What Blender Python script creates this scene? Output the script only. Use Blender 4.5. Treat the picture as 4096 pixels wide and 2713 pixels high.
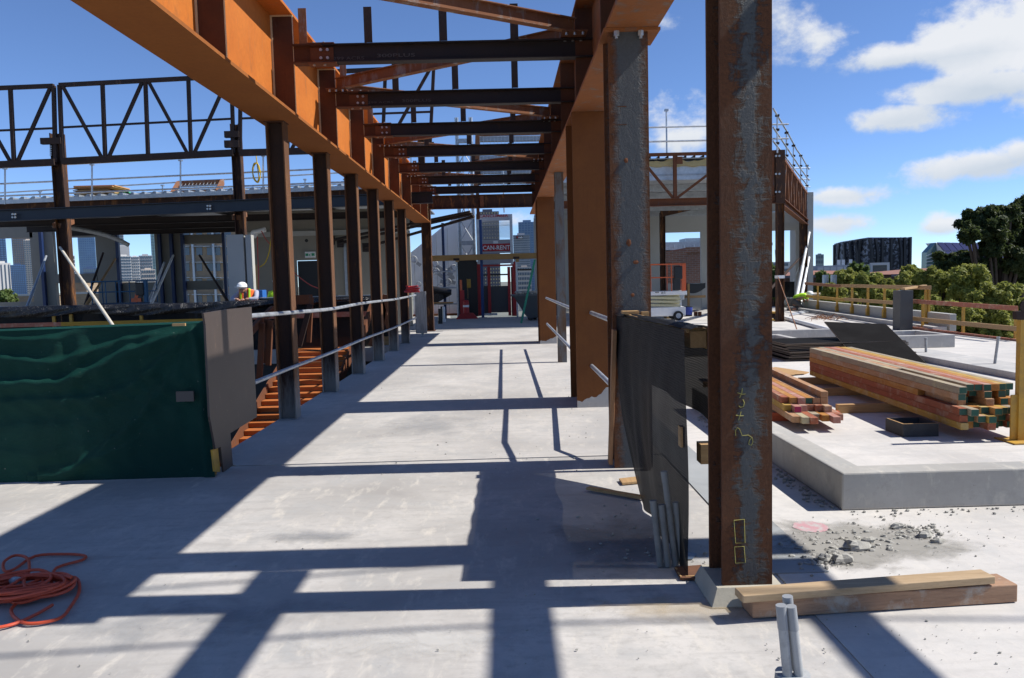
import bpy, math, random
from mathutils import Vector, Matrix
random.seed(7)
sc = bpy.context.scene
for o in list(bpy.data.objects): bpy.data.objects.remove(o)
COL = sc.collection

# ---------------------------------------------------------------- camera
FPX = 3124.0            # focal length in photo pixels (4096 wide)
EYE = Vector((0, 0, 1.6))
def _axes(vx=2012, vy=1121, roll=.0255):
    Fc = Vector((vx-2048, 1356.5-vy, -FPX)).normalized()
    d = Vector((1, roll, 0)); Xc = (d - d.dot(Fc)*Fc).normalized()
    return Xc, Fc, Xc.cross(Fc)
AX = _axes()
CM = Matrix((AX[0], AX[1], AX[2]))          # camera -> world
cam = bpy.data.objects.new('camera', bpy.data.cameras.new('camera'))
COL.objects.link(cam)
cam.data.sensor_width = 36; cam.data.sensor_fit = 'HORIZONTAL'
cam.data.lens = 36*FPX/4096
cam.data.clip_start = .05; cam.data.clip_end = 12000
cam.matrix_world = Matrix.Translation(EYE) @ CM.to_4x4()
sc.camera = cam
sc.render.resolution_x = 1024; sc.render.resolution_y = 678

def ray(x, y): return CM @ Vector((x-2048, 1356.5-y, -FPX))
def G(x, y, z=0.0):                         # photo pixel -> point on the level z
    r = ray(x, y); return EYE + r*((z-EYE.z)/r.z)
def D(x, y, d):                             # photo pixel -> point on the upright plane Y = d
    r = ray(x, y); return EYE + r*(d/r.y)
def XP(x, y, a):                            # photo pixel -> point on the upright plane X = a
    r = ray(x, y); return EYE + r*(a/r.x)

# ---------------------------------------------------------------- sun, sky, exposure
SUN_EL = math.radians(47.5); SUN_AZ = math.radians(-1.0)   # azimuth from +X
S = Vector((math.cos(SUN_EL)*math.cos(SUN_AZ), math.cos(SUN_EL)*math.sin(SUN_AZ), math.sin(SUN_EL)))
sun = bpy.data.objects.new('sun', bpy.data.lights.new('sun', 'SUN'))
sun.data.energy = 5.0; sun.data.angle = math.radians(.53); sun.data.color = (1, .97, .92)
sun.rotation_euler = S.to_track_quat('Z', 'Y').to_euler(); COL.objects.link(sun)
SKY = .087
world = bpy.data.worlds.new('World'); sc.world = world; world.use_nodes = True
wn = world.node_tree.nodes; wl = world.node_tree.links; wn.clear()
def wnode(t, **k):
    n = wn.new(t)
    for a, b in k.items(): setattr(n, a, b)
    return n
wo = wnode('ShaderNodeOutputWorld'); bg = wnode('ShaderNodeBackground'); bg.inputs[1].default_value = SKY
sky = wnode('ShaderNodeTexSky', sky_type='NISHITA', sun_disc=False)
sky.sun_elevation = SUN_EL; sky.sun_rotation = math.radians(90) - SUN_AZ
sky.altitude = 4000; sky.air_density = 1.0; sky.dust_density = 0.0; sky.ozone_density = 3.0
world.cycles.sampling_method = 'MANUAL'; world.cycles.sample_map_resolution = 512
tc = wnode('ShaderNodeTexCoord')
def wmath(op, a, b=None, c=None):
    n = wnode('ShaderNodeMath', operation=op)
    for i, v in enumerate((a, b, c)):
        if v is None: continue
        if isinstance(v, (int, float)): n.inputs[i].default_value = v
        else: wl.new(v, n.inputs[i])
    return n.outputs[0]
def wdot(vec):
    n = wnode('ShaderNodeVectorMath', operation='DOT_PRODUCT'); wl.new(tc.outputs['Generated'], n.inputs[0])
    n.inputs[1].default_value = vec; return n.outputs['Value']
def wnoise(scale, detail, rough, off=0, distort=0):
    m = wnode('ShaderNodeMapping'); m.inputs['Location'].default_value = (off, off*1.7, off*.3)
    m.inputs['Scale'].default_value = (1, 1, 1.35)
    wl.new(tc.outputs['Generated'], m.inputs[0])
    n = wnode('ShaderNodeTexNoise'); n.inputs['Scale'].default_value = scale; n.inputs['Detail'].default_value = detail
    n.inputs['Roughness'].default_value = rough; n.inputs['Distortion'].default_value = distort
    wl.new(m.outputs[0], n.inputs['Vector']); return n.outputs['Fac']
clouds = []   # (pixel x, y, half width, half height, weight) in photo pixels
for c in [(3930, 170, 250, 140, 1.05), (3560, 235, 190, 60, 1.0), (3820, 355, 290, 65, 1.0), (3590, 475, 190, 62, 1.05),
          (3900, 660, 300, 75, 1.0), (4090, 600, 150, 65, 1.0), (3370, 785, 200, 60, 1.0), (3330, 890, 175, 55, .9),
          (3760, 905, 95, 45, .9), (3120, 70, 190, 150, .62), (3300, 160, 120, 90, .55), (2720, 560, 260, 170, .72), (2640, 80, 200, 120, .55),
          (3270, 240, 90, 50, .45), (2080, 40, 160, 60, .3), (1800, 350, 120, 40, .25), (4330, 330, 190, 190, 1.0), (590, 1040, 45, 22, .5), (2060, 890, 130, 55, .6),
          (3130, 980, 190, 60, .45)]:
    clouds.append((ray(c[0], c[1]).normalized(), c[2]/FPX, c[3]/FPX, c[4]))
for i in range(7):                          # the same fair-weather clouds go on round the horizon
    a = math.radians(60 + 240*(i+.5)/7 + random.uniform(-6, 6)); e = math.radians(random.uniform(9, 38))
    az = math.pi/2 - math.radians(40) - a
    clouds.append((Vector((math.cos(e)*math.cos(az), math.cos(e)*math.sin(az), math.sin(e))), random.uniform(.1, .22), random.uniform(.04, .08), .9))
field = None; shade = None
for d, rx, ry, w in clouds:
    t = d.cross(Vector((0, 0, 1))).normalized(); b = t.cross(d).normalized()
    u = wdot(t/rx); v = wdot(b/ry); f = wdot(d)
    rr = wmath('ADD', wmath('MULTIPLY', u, u), wmath('MULTIPLY', v, v))
    val = wmath('MULTIPLY', wmath('SUBTRACT', 1.0, wmath('MULTIPLY', wmath('SQRT', rr), .62)), w)
    val = wmath('MULTIPLY', val, wmath('GREATER_THAN', f, 0.1))
    field = val if field is None else wmath('MAXIMUM', field, val)
    sv = wmath('MULTIPLY', v, wmath('MAXIMUM', val, 0.0))
    shade = sv if shade is None else wmath('ADD', shade, sv)
n1 = wnoise(7.5, 10, .60, 3.1, .15); n2 = wnoise(24, 9, .62, 9.0, .1)
fn = wmath('ADD', wmath('MULTIPLY', wmath('SUBTRACT', n1, .5), 1.35), wmath('MULTIPLY', wmath('SUBTRACT', n2, .5), .8))
dens = wmath('ADD', field, fn)
mr = wnode('ShaderNodeMapRange', interpolation_type='SMOOTHSTEP'); wl.new(dens, mr.inputs[0])
mr.inputs[1].default_value = .37; mr.inputs[2].default_value = .76; mr.inputs[4].default_value = .96
cs = wnode('ShaderNodeMapRange'); wl.new(wmath('ADD', shade, wmath('MULTIPLY', fn, .6)), cs.inputs[0])
cs.inputs[1].default_value = -.45; cs.inputs[2].default_value = .25; cs.clamp = True
ccol = wnode('ShaderNodeMixRGB'); wl.new(cs.outputs[0], ccol.inputs[0])
ccol.inputs[1].default_value = (.45/SKY, .50/SKY, .56/SKY, 1); ccol.inputs[2].default_value = (.62/SKY, .635/SKY, .66/SKY, 1)
skm = wnode('ShaderNodeMixRGB', blend_type='MULTIPLY'); skm.inputs[0].default_value = 1
wl.new(sky.outputs[0], skm.inputs[1]); skm.inputs[2].default_value = (1.10, 1.22, 1.42, 1)
mx = wnode('ShaderNodeMixRGB'); wl.new(mr.outputs[0], mx.inputs[0]); wl.new(skm.outputs[0], mx.inputs[1]); wl.new(ccol.outputs[0], mx.inputs[2])
wl.new(mx.outputs[0], bg.inputs[0]); wl.new(bg.outputs[0], wo.inputs[0])
vs = sc.view_settings; vs.view_transform = 'Standard'; vs.look = 'None'; vs.exposure = 0.46; vs.gamma = 1; vs.use_curve_mapping = False
sc.render.engine = 'CYCLES'

# ---------------------------------------------------------------- mesh helpers
Z3 = Vector((0, 0, 1)); X3 = Vector((1, 0, 0)); Y3 = Vector((0, 1, 0))
def V(*a): return Vector(a)
class MB:
    def __init__(s): s.v = []; s.f = []
    def add(s, vs, fs):
        n = len(s.v); s.v += [tuple(v) for v in vs]; s.f += [tuple(i+n for i in f) for f in fs]; return s
    def bx(s, x0, x1, y0, y1, z0, z1):
        x0, x1 = sorted((x0, x1)); y0, y1 = sorted((y0, y1)); z0, z1 = sorted((z0, z1))
        return s.add([(x, y, z) for z in (z0, z1) for y in (y0, y1) for x in (x0, x1)],
                     [(0, 2, 3, 1), (4, 5, 7, 6), (0, 1, 5, 4), (2, 6, 7, 3), (0, 4, 6, 2), (1, 3, 7, 5)])
    def prism(s, poly, o, u, v, d):          # polygon in the (u,v) plane at o, pushed along d
        n = len(poly); o = Vector(o); d = Vector(d)
        a = [o + u*p[0] + v*p[1] for p in poly]; b = [p + d for p in a]
        if u.cross(v).dot(d) < 0: a, b = b, a
        return s.add(a + b, [tuple(range(n))[::-1], tuple(range(n, 2*n))] + [(i, (i+1) % n, n+(i+1) % n, n+i) for i in range(n)])
    def frame(s, p, q, up):
        p = Vector(p); q = Vector(q); d = q-p; t = d.normalized(); up = Vector(up)
        sd = t.cross(up)
        if sd.length < 1e-4: sd = t.cross(X3 if abs(t.x) < .9 else Y3)
        sd.normalize(); return p, d, sd, sd.cross(t).normalized()
    def bar(s, p, q, w, h, up=Z3):
        p, d, a, b = s.frame(p, q, up)
        return s.prism([(-w/2, -h/2), (w/2, -h/2), (w/2, h/2), (-w/2, h/2)], p, a, b, d)
    def ib(s, p, q, h, b, tw=.01, tf=.014, up=Z3):
        p, d, a, c = s.frame(p, q, up); H = h/2; B = b/2; w = tw/2; t = H-tf
        return s.prism([(-B, -H), (B, -H), (B, -t), (w, -t), (w, t), (B, t), (B, H), (-B, H), (-B, t), (-w, t), (-w, -t), (-B, -t)], p, a, c, d)
    def ch(s, p, q, h, b, t=.012, up=Z3):     # channel, open to the side
        p, d, a, c = s.frame(p, q, up); H = h/2
        return s.prism([(0, -H), (b, -H), (b, -H+t), (t, -H+t), (t, H-t), (b, H-t), (b, H), (0, H)], p, a, c, d)
    def tube(s, pts, r, n=8, cap=True):
        pts = [Vector(p) for p in pts]; m = len(pts); rs = r if isinstance(r, (list, tuple)) else [r]*m
        base = len(s.v); ref = None
        for i, p in enumerate(pts):
            t = (pts[min(i+1, m-1)] - pts[max(i-1, 0)]).normalized()
            if ref is None: ref = t.cross(Z3 if abs(t.z) < .9 else X3).normalized()
            ref = (ref - t*ref.dot(t)).normalized(); b = t.cross(ref)
            for k in range(n):
                an = 2*math.pi*k/n; s.v.append(tuple(p + (ref*math.cos(an) + b*math.sin(an))*rs[i]))
        for i in range(m-1):
            for k in range(n):
                a = base+i*n+k; b2 = base+i*n+(k+1) % n; s.f.append((a, b2, b2+n, a+n))
        if cap: s.f.append(tuple(base+k for k in range(n))[::-1]); s.f.append(tuple(base+(m-1)*n+k for k in range(n)))
        return s
    def cyl(s, c, r, h, n=16, ax=Z3, r2=None):
        c = Vector(c); return s.tube([c, c+Vector(ax)*h], [r, r if r2 is None else r2], n)
    def sph(s, c, r, n=10, m=7, sc3=(1, 1, 1), jit=0, rnd=random):
        c = Vector(c); base = len(s.v); s.v.append((c.x, c.y, c.z-r*sc3[2]))
        for i in range(1, m):
            ph = math.pi*i/m
            for k in range(n):
                a = 2*math.pi*k/n; j = 1+rnd.uniform(-jit, jit)
                s.v.append((c.x+r*sc3[0]*math.sin(ph)*math.cos(a)*j, c.y+r*sc3[1]*math.sin(ph)*math.sin(a)*j, c.z-r*sc3[2]*math.cos(ph)*j))
        s.v.append((c.x, c.y, c.z+r*sc3[2])); top = len(s.v)-1
        for k in range(n):
            s.f.append((base, base+1+(k+1) % n, base+1+k)); s.f.append((top, base+1+(m-2)*n+k, base+1+(m-2)*n+(k+1) % n))
            for i in range(m-2):
                a = base+1+i*n+k; b = base+1+i*n+(k+1) % n; s.f.append((a, b, b+n, a+n))
        return s
    def grid(s, fn, nu, nv):                 # sheet fn(u,v)
        b = len(s.v)
        for j in range(nv+1):
            for i in range(nu+1): s.v.append(tuple(fn(i/nu, j/nv)))
        for j in range(nv):
            for i in range(nu):
                a = b+j*(nu+1)+i; s.f.append((a, a+1, a+nu+2, a+nu+1))
        return s
def B(): return MB()
def tag(o, label=None, cat=None, group=None, kind=None):
    for k, v in (('label', label), ('category', cat), ('group', group), ('kind', kind)):
        if v: o[k] = v
    return o
def E(name, loc, label, cat, group=None):
    o = bpy.data.objects.new(name, None); COL.objects.link(o); o.location = loc; o.empty_display_size = .1
    return tag(o, label, cat, group)
def wloc(o):
    l = Vector(o.location)
    return l
def obj(name, mb, mat, parent=None, label=None, cat=None, group=None, kind=None, smooth=False, bevel=0, solid=0, sub=0):
    me = bpy.data.meshes.new(name)
    me.from_pydata(mb.v, [], mb.f); me.validate(); me.update()
    if mat: me.materials.append(mat)
    if smooth:
        for p in me.polygons: p.use_smooth = True
        try: me.set_sharp_from_angle(angle=math.radians(50))
        except Exception: pass
    o = bpy.data.objects.new(name, me); COL.objects.link(o)
    if parent:
        o.parent = parent
        if parent.type == 'EMPTY': o.matrix_parent_inverse = Matrix.Translation(-Vector(parent.location))
    if solid:
        m = o.modifiers.new('solid', 'SOLIDIFY'); m.thickness = solid; m.offset = 0
    if sub:
        m = o.modifiers.new('sub', 'SUBSURF'); m.levels = sub; m.render_levels = sub
    if bevel:
        m = o.modifiers.new('bevel', 'BEVEL'); m.width = bevel; m.segments = 2; m.limit_method = 'ANGLE'; m.angle_limit = math.radians(40)
    return tag(o, label, cat, group, kind)
def dup(o, off, parent=None, label=None, group=None, mat=None):    # copy of one object (shares its mesh)
    c = o.copy(); COL.objects.link(c); c.location = Vector(o.location)+Vector(off)
    if parent is not None and c.parent != parent: c.parent = parent
    if label: c['label'] = label
    if group: c['group'] = group
    return c
def duptree(o, off, label=None, rz=None):
    c = dup(o, off, label=label)
    if rz is not None: c.rotation_euler = (0, 0, rz)
    for ch in [x for x in bpy.data.objects if x.parent == o]:
        k = ch.copy(); COL.objects.link(k); k.parent = c
        for g in [x for x in bpy.data.objects if x.parent == ch]:
            h = g.copy(); COL.objects.link(h); h.parent = k
    return c

# ---------------------------------------------------------------- materials
MATS = {}
class NT:
    def __init__(s, name):
        s.m = bpy.data.materials.new(name); s.m.use_nodes = True
        s.t = s.m.node_tree; s.n = s.t.nodes; s.b = s.n['Principled BSDF']; s.co = None
    def node(s, t, **k):
        n = s.n.new(t)
        for a, b in k.items(): setattr(n, a, b)
        return n
    def lk(s, a, b): s.t.links.new(a, b)
    def coord(s, scale=(1, 1, 1), which='Object', rnd=False):
        c = s.node('ShaderNodeTexCoord'); m = s.node('ShaderNodeMapping'); m.inputs['Scale'].default_value = scale
        s.lk(c.outputs[which], m.inputs[0])
        if rnd:
            oi = s.node('ShaderNodeObjectInfo'); mm = s.node('ShaderNodeMath', operation='MULTIPLY'); mm.inputs[1].default_value = 37.0
            s.lk(oi.outputs['Random'], mm.inputs[0]); cb = s.node('ShaderNodeCombineXYZ')
            for i in range(3): s.lk(mm.outputs[0], cb.inputs[i])
            s.lk(cb.outputs[0], m.inputs['Location'])
        return m.outputs[0]
    def noise(s, co, scale, detail=6, rough=.6, dist=0):
        n = s.node('ShaderNodeTexNoise'); n.inputs['Scale'].default_value = scale; n.inputs['Detail'].default_value = detail
        n.inputs['Roughness'].default_value = rough; n.inputs['Distortion'].default_value = dist; s.lk(co, n.inputs['Vector']); return n.outputs['Fac']
    def ramp(s, f, a, b, ca=0.0, cb=1.0):
        r = s.node('ShaderNodeMapRange', clamp=True); s.lk(f, r.inputs[0])
        r.inputs[1].default_value = a; r.inputs[2].default_value = b; r.inputs[3].default_value = ca; r.inputs[4].default_value = cb; return r.outputs[0]
    def mix(s, f, a, b, blend='MIX'):
        n = s.node('ShaderNodeMixRGB', blend_type=blend)
        for i, v in ((0, f), (1, a), (2, b)):
            if isinstance(v, (int, float)): n.inputs[i].default_value = v
            elif isinstance(v, (tuple, list)): n.inputs[i].default_value = (*v[:3], 1)
            else: s.lk(v, n.inputs[i])
        return n.outputs[0]
    def math(s, op, a, b=None):
        n = s.node('ShaderNodeMath', operation=op)
        for i, v in enumerate((a, b)):
            if v is None: continue
            if isinstance(v, (int, float)): n.inputs[i].default_value = v
            else: s.lk(v, n.inputs[i])
        return n.outputs[0]
    def col(s, c):
        if isinstance(c, (tuple, list)): s.b.inputs['Base Color'].default_value = (*c[:3], 1)
        else: s.lk(c, s.b.inputs['Base Color'])
    def rough(s, r):
        if isinstance(r, (int, float)): s.b.inputs['Roughness'].default_value = r
        else: s.lk(r, s.b.inputs['Roughness'])
    def bump(s, h, strength=.3, dist=.01):
        n = s.node('ShaderNodeBump'); n.inputs['Strength'].default_value = strength; n.inputs['Distance'].default_value = dist
        s.lk(h, n.inputs['Height']); s.lk(n.outputs[0], s.b.inputs['Normal'])
def metal(name, c, rough=.45, metallic=.6, var=.25, scale=6):
    if name in MATS: return MATS[name]
    t = NT(name); co = t.coord(rnd=True); f = t.noise(co, scale, 7, .65)
    t.col(t.mix(t.ramp(f, .3, .75), tuple(x*(1-var) for x in c), tuple(min(1, x*(1+var)) for x in c)))
    t.b.inputs['Metallic'].default_value = metallic; t.rough(t.ramp(f, .3, .7, rough*.8, min(1, rough*1.3)))
    MATS[name] = t.m; return t.m
def paint(name, c, rough=.5, dirt=.35, scale=5, spec=.4, bump=0):
    if name in MATS: return MATS[name]
    t = NT(name); co = t.coord(rnd=True); f = t.noise(co, scale, 8, .7); g = t.noise(co, scale*9, 5, .7)
    c2 = t.mix(t.ramp(f, .45, .8), c, tuple(x*(1-dirt) + .08*dirt for x in c))
    t.col(t.mix(t.ramp(g, .58, .75, 0, dirt), c2, tuple(x*.45 + .05 for x in c))); t.rough(t.ramp(f, .3, .8, rough*.85, min(1, rough*1.25)))
    t.b.inputs['Specular IOR Level'].default_value = spec
    if bump: t.bump(g, bump, .01)
    MATS[name] = t.m; return t.m
def rust(name, c1, c2, c3=None, patch=.55, scale=3.0, streak=True, rough=.85, bump=.35, soft=.16, fine=40):
    """c1 main tone, c2 second tone in soft clouds, c3 mill scale left in patches"""
    if name in MATS: return MATS[name]
    t = NT(name); co = t.coord(rnd=True); f = t.noise(co, scale, 8, .65, .3); g = t.noise(co, fine, 6, .75)
    base = t.mix(t.ramp(f, .32, .72), c1, c2)
    base = t.mix(t.ramp(g, .35, .75, 0, .5), base, tuple(x*.55 for x in c1))
    if streak:
        st = t.noise(t.coord((14, 14, .5), rnd=True), 3, 5, .6)
        base = t.mix(t.ramp(st, .55, .8, 0, .4), base, tuple(x*.5 for x in c2))
    r = rough
    if c3:
        p = t.noise(t.coord((5, 5, 1.5), rnd=True), 1.5, 10, .62, .5)
        k = t.ramp(p, patch-soft/2, patch+soft/2); base = t.mix(k, base, t.mix(t.ramp(g, .3, .7), c3, tuple(x*.7 for x in c3)))
        r = t.ramp(k, 0, 1, rough, .55)
    t.col(base); t.rough(r); t.b.inputs['Specular IOR Level'].default_value = .3
    h = t.math('ADD', t.math('MULTIPLY', g, .5), f); t.bump(h, bump, .008)
    MATS[name] = t.m; return t.m
def concrete(name, c, var=.22, scale=1.3, dark=.3, bump=.25, spots=.5, streak=None, warm=(1.0, .95, .84)):
    if name in MATS: return MATS[name]
    t = NT(name); co = t.coord(); f = t.noise(co, scale, 10, .62, .4); g = t.noise(co, scale*5.5, 8, .7, .2); h = t.noise(co, 90, 4, .8); w = t.noise(co, scale*.45, 6, .55)
    a = t.mix(t.ramp(f, .3, .7), tuple(x*(1-var) for x in c), tuple(min(.9, x*(1+var*.6)) for x in c))
    a = t.mix(t.ramp(w, .5, .72, 0, .55), a, tuple(x*y for x, y in zip(c, warm)))
    a = t.mix(t.ramp(g, .56, .8, 0, dark), a, tuple(x*.55 for x in c))
    a = t.mix(t.ramp(h, .62, .78, 0, spots), a, tuple(x*.5 for x in c))
    if streak:
        st = t.noise(t.coord(streak), 4, 6, .65); a = t.mix(t.ramp(st, .5, .75, 0, .3), a, tuple(x*.6 for x in c))
    t.col(a); t.rough(t.ramp(f, .3, .7, .75, .95)); t.b.inputs['Specular IOR Level'].default_value = .25
    t.bump(t.math('ADD', t.math('MULTIPLY', h, .35), g), bump, .006)
    MATS[name] = t.m; return t.m
def slabmat(name, c, seed=0.0, contrast=1.0):
    t = NT(name); co = t.coord(); m = t.node('ShaderNodeMapping'); m.inputs['Location'].default_value = (seed, seed*2.1, 0); t.lk(co, m.inputs[0]); co = m.outputs[0]
    ms = t.node('ShaderNodeMapping'); ms.inputs['Scale'].default_value = (.55, 3.2, 1); ms.inputs['Rotation'].default_value = (0, 0, .12); t.lk(co, ms.inputs[0]); st = ms.outputs[0]
    ms2 = t.node('ShaderNodeMapping'); ms2.inputs['Scale'].default_value = (2.2, .7, 1); ms2.inputs['Rotation'].default_value = (0, 0, -.5); t.lk(co, ms2.inputs[0]); st2 = ms2.outputs[0]
    big = t.noise(co, .55, 8, .6, .5); mid = t.noise(co, 2.6, 9, .66, .6); fine = t.noise(co, 16, 7, .72); gr = t.noise(co, 110, 4, .8); sk = t.noise(st, 3.0, 9, .68, .4); sk2 = t.noise(st2, 4, 8, .7, .3); ln = t.noise(co, 1.1, 5, .55, .8); sp = t.noise(co, 38, 3, .5)
    k = contrast; D_ = lambda f: tuple(x*f for x in c)
    a = t.mix(t.ramp(big, .35, .68), D_(1-.15*k), D_(1.10))
    a = t.mix(t.ramp(mid, .48, .70, 0, min(.9, .5*k)), a, tuple(x*y for x, y in zip(c, (.74, .77, .80))))
    a = t.mix(t.ramp(sk, .50, .72, 0, min(.9, .5*k)), a, D_(.72)); a = t.mix(t.ramp(sk2, .54, .72, 0, min(.9, .45*k)), a, tuple(x*y for x, y in zip(c, (1.18, 1.15, 1.08))))
    a = t.mix(t.ramp(fine, .5, .75, 0, min(.9, .4*k)), a, D_(.7)); a = t.mix(t.ramp(gr, .55, .8, 0, .35), a, D_(.6))
    hair = t.ramp(t.math('ABSOLUTE', t.math('SUBTRACT', ln, .5)), .0, .005, .12, 0); a = t.mix(hair, a, D_(.55))
    a = t.mix(t.ramp(sp, .74, .78, 0, .7), a, D_(.42))
    t.col(a); t.rough(t.ramp(big, .3, .7, .62, .9)); t.b.inputs['Specular IOR Level'].default_value = .3
    t.bump(t.math('ADD', t.math('MULTIPLY', gr, .3), t.math('ADD', t.math('MULTIPLY', fine, .5), mid)), .18, .006)
    MATS[name] = t.m; return t.m
def bandrust(name, rustc, rust2, grey, x0, x1, centre, half, amt, seed=0):
    """column flange: mill scale left in a band (by X across the flange), rust eating in from the edges"""
    t = NT(name); co = t.coord(); sx = t.node('ShaderNodeSeparateXYZ'); t.lk(co, sx.inputs[0])
    u = t.ramp(sx.outputs[0], x0, x1); d = t.math('ABSOLUTE', t.math('SUBTRACT', u, centre))
    n = t.noise(t.coord((7, 7, 3.2)), 2.6, 10, .66, .8); n2 = t.noise(t.coord((2, 2, 9)), 6, 8, .65, .5); f = t.noise(co, 60, 6, .75); l = t.noise(co, 4, 6, .6)
    v = t.math('ADD', t.math('SUBTRACT', half, d), t.math('ADD', t.math('MULTIPLY', t.math('SUBTRACT', n, .5), amt), t.math('MULTIPLY', t.math('SUBTRACT', n2, .5), amt*.7)))
    k = t.ramp(v, -.09, .12)
    r = t.mix(t.ramp(l, .3, .7), rustc, rust2); r = t.mix(t.ramp(f, .4, .75, 0, .7), r, tuple(x*.4 for x in rust2))
    g = t.mix(t.ramp(f, .35, .7), grey, tuple(x*.72 for x in grey))
    t.col(t.mix(k, r, g)); t.rough(t.ramp(k, 0, 1, .9, .6)); t.b.inputs['Specular IOR Level'].default_value = .3
    h = t.math('ADD', t.math('MULTIPLY', k, 1.2), t.math('ADD', t.math('MULTIPLY', f, .6), n)); t.bump(h, .8, .01); return t.m
def timber(name, c, c2, along='X', rough=.75, wear=None):
    if name in MATS: return MATS[name]
    t = NT(name); sc3 = {'X': (.6, 9, 9), 'Y': (9, .6, 9), 'Z': (9, 9, .6)}[along]
    f = t.noise(t.coord(sc3, rnd=True), 3.5, 8, .65, .6); g = t.noise(t.coord(tuple(x*4 for x in sc3), rnd=True), 4, 5, .7); p = t.noise(t.coord(rnd=True), 4.5, 8, .7, .3)
    a = t.mix(t.ramp(f, .35, .65), c, c2); a = t.mix(t.ramp(g, .5, .8, 0, .6), a, tuple(x*.45 for x in c2))
    if wear: a = t.mix(t.ramp(p, .5, .62, 0, .85), a, wear)
    t.col(a); t.rough(rough); t.b.inputs['Specular IOR Level'].default_value = .25; t.bump(t.math('ADD', f, t.math('MULTIPLY', g, .6)), .35, .004)
    MATS[name] = t.m; return t.m
def plain(name, c, rough=.6, metallic=0, emit=None, spec=.4):
    if name in MATS: return MATS[name]
    t = NT(name); co = t.coord(rnd=True); f = t.noise(co, 25, 4, .6)
    t.col(t.mix(t.ramp(f, .3, .7), tuple(x*.85 for x in c), c)); t.rough(rough); t.b.inputs['Metallic'].default_value = metallic; t.b.inputs['Specular IOR Level'].default_value = spec
    MATS[name] = t.m; return t.m
def glass(name, c, rough=.08, metallic=.0, spec=.8):
    if name in MATS: return MATS[name]
    t = NT(name); f = t.noise(t.coord(rnd=True), .12, 3, .5)
    t.col(t.mix(f, tuple(x*.6 for x in c), tuple(x*1.3 for x in c))); t.rough(rough); t.b.inputs['Metallic'].default_value = metallic; t.b.inputs['Specular IOR Level'].default_value = spec
    MATS[name] = t.m; return t.m

M_gird = rust('girder_rust', (.52, .16, .022), (.43, .115, .014), (.36, .125, .03), .64, scale=1.6, streak=False, bump=.12, fine=22)
M_rgird = rust('right_girder_rust', (.30, .105, .03), (.20, .075, .03), (.16, .12, .10), .62, 1.8, bump=.15)
M_stiff = rust('stiffener_rust', (.12, .045, .02), (.055, .026, .018), (.20, .18, .16), .74, 2.2, bump=.15)
M_soff = rust('shaded_soffit_rust', (.30, .10, .018), (.24, .075, .014), None, scale=1.6, streak=False, bump=.12, fine=22)  # darker copy of the girder rust: underside shade put into the colour
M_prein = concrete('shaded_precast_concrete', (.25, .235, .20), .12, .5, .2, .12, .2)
M_weld = paint('weld_bead', (.62, .50, .30), .6, .3)
M_dark = rust('mill_scale_steel', (.022, .017, .017), (.036, .024, .02), (.085, .04, .018), .70, 2.5, bump=.12, rough=.6)
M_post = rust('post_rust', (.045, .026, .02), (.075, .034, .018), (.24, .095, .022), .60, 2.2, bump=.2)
M_brace = rust('brace_rust', (.27, .115, .05), (.20, .08, .04), (.30, .27, .24), .60, 3, bump=.2)
M_colA = bandrust('scaled_column_steel', (.135, .052, .021), (.09, .037, .018), (.07, .074, .075), 1.033, 1.276, .56, .20, 1.1)
M_colB = bandrust('grey_column_steel', (.165, .058, .02), (.11, .045, .02), (.085, .089, .092), .90, 1.222, .52, .37, .42)
M_colC = rust('brown_column_plate', (.18, .064, .016), (.125, .044, .014), None, scale=2.0, bump=.12)
M_frame = rust('dark_frame_steel', (.035, .026, .024), (.065, .035, .024), (.10, .05, .03), .66, 2, bump=.15)
M_stair = rust('stair_rust', (.44, .135, .03), (.32, .09, .02), None, scale=2.5, bump=.25)
M_rustm = rust('truss_rust', (.17, .06, .024), (.11, .045, .024), (.09, .07, .065), .66, 3, bump=.2)
M_galv = metal('galvanised_tube', (.50, .52, .54), .42, .75)
M_galvd = metal('dull_galvanised_sheet', (.38, .41, .44), .5, .6)
M_bolt = metal('zinc_bolt', (.45, .45, .44), .4, .7)
M_slab = slabmat('slab_concrete', (.455, .428, .392), 0, 1.5)
M_slab2 = slabmat('near_slab_concrete', (.475, .447, .41), 5.3, 2.1)
M_slabr = slabmat('bright_slab_concrete', (.54, .51, .47), 11.7, 1.1)
M_hob = slabmat('hob_concrete', (.45, .425, .38), 21.0, 2.2)
M_hobt = slabmat('old_hob_concrete', (.48, .46, .43), 27.0, 1.8)
M_pre = concrete('precast_panel_concrete', (.40, .40, .375), .1, .5, .2, .12, .2)
M_grey = concrete('dark_screed_concrete', (.30, .31, .31), .15, 2, .3, .2, .4)
M_lam = timber('pine_timber', (.46, .29, .13), (.35, .20, .085), 'X')
M_lamy = timber('pine_timber_lengthwise', (.44, .28, .13), (.34, .20, .09), 'Y')
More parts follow.
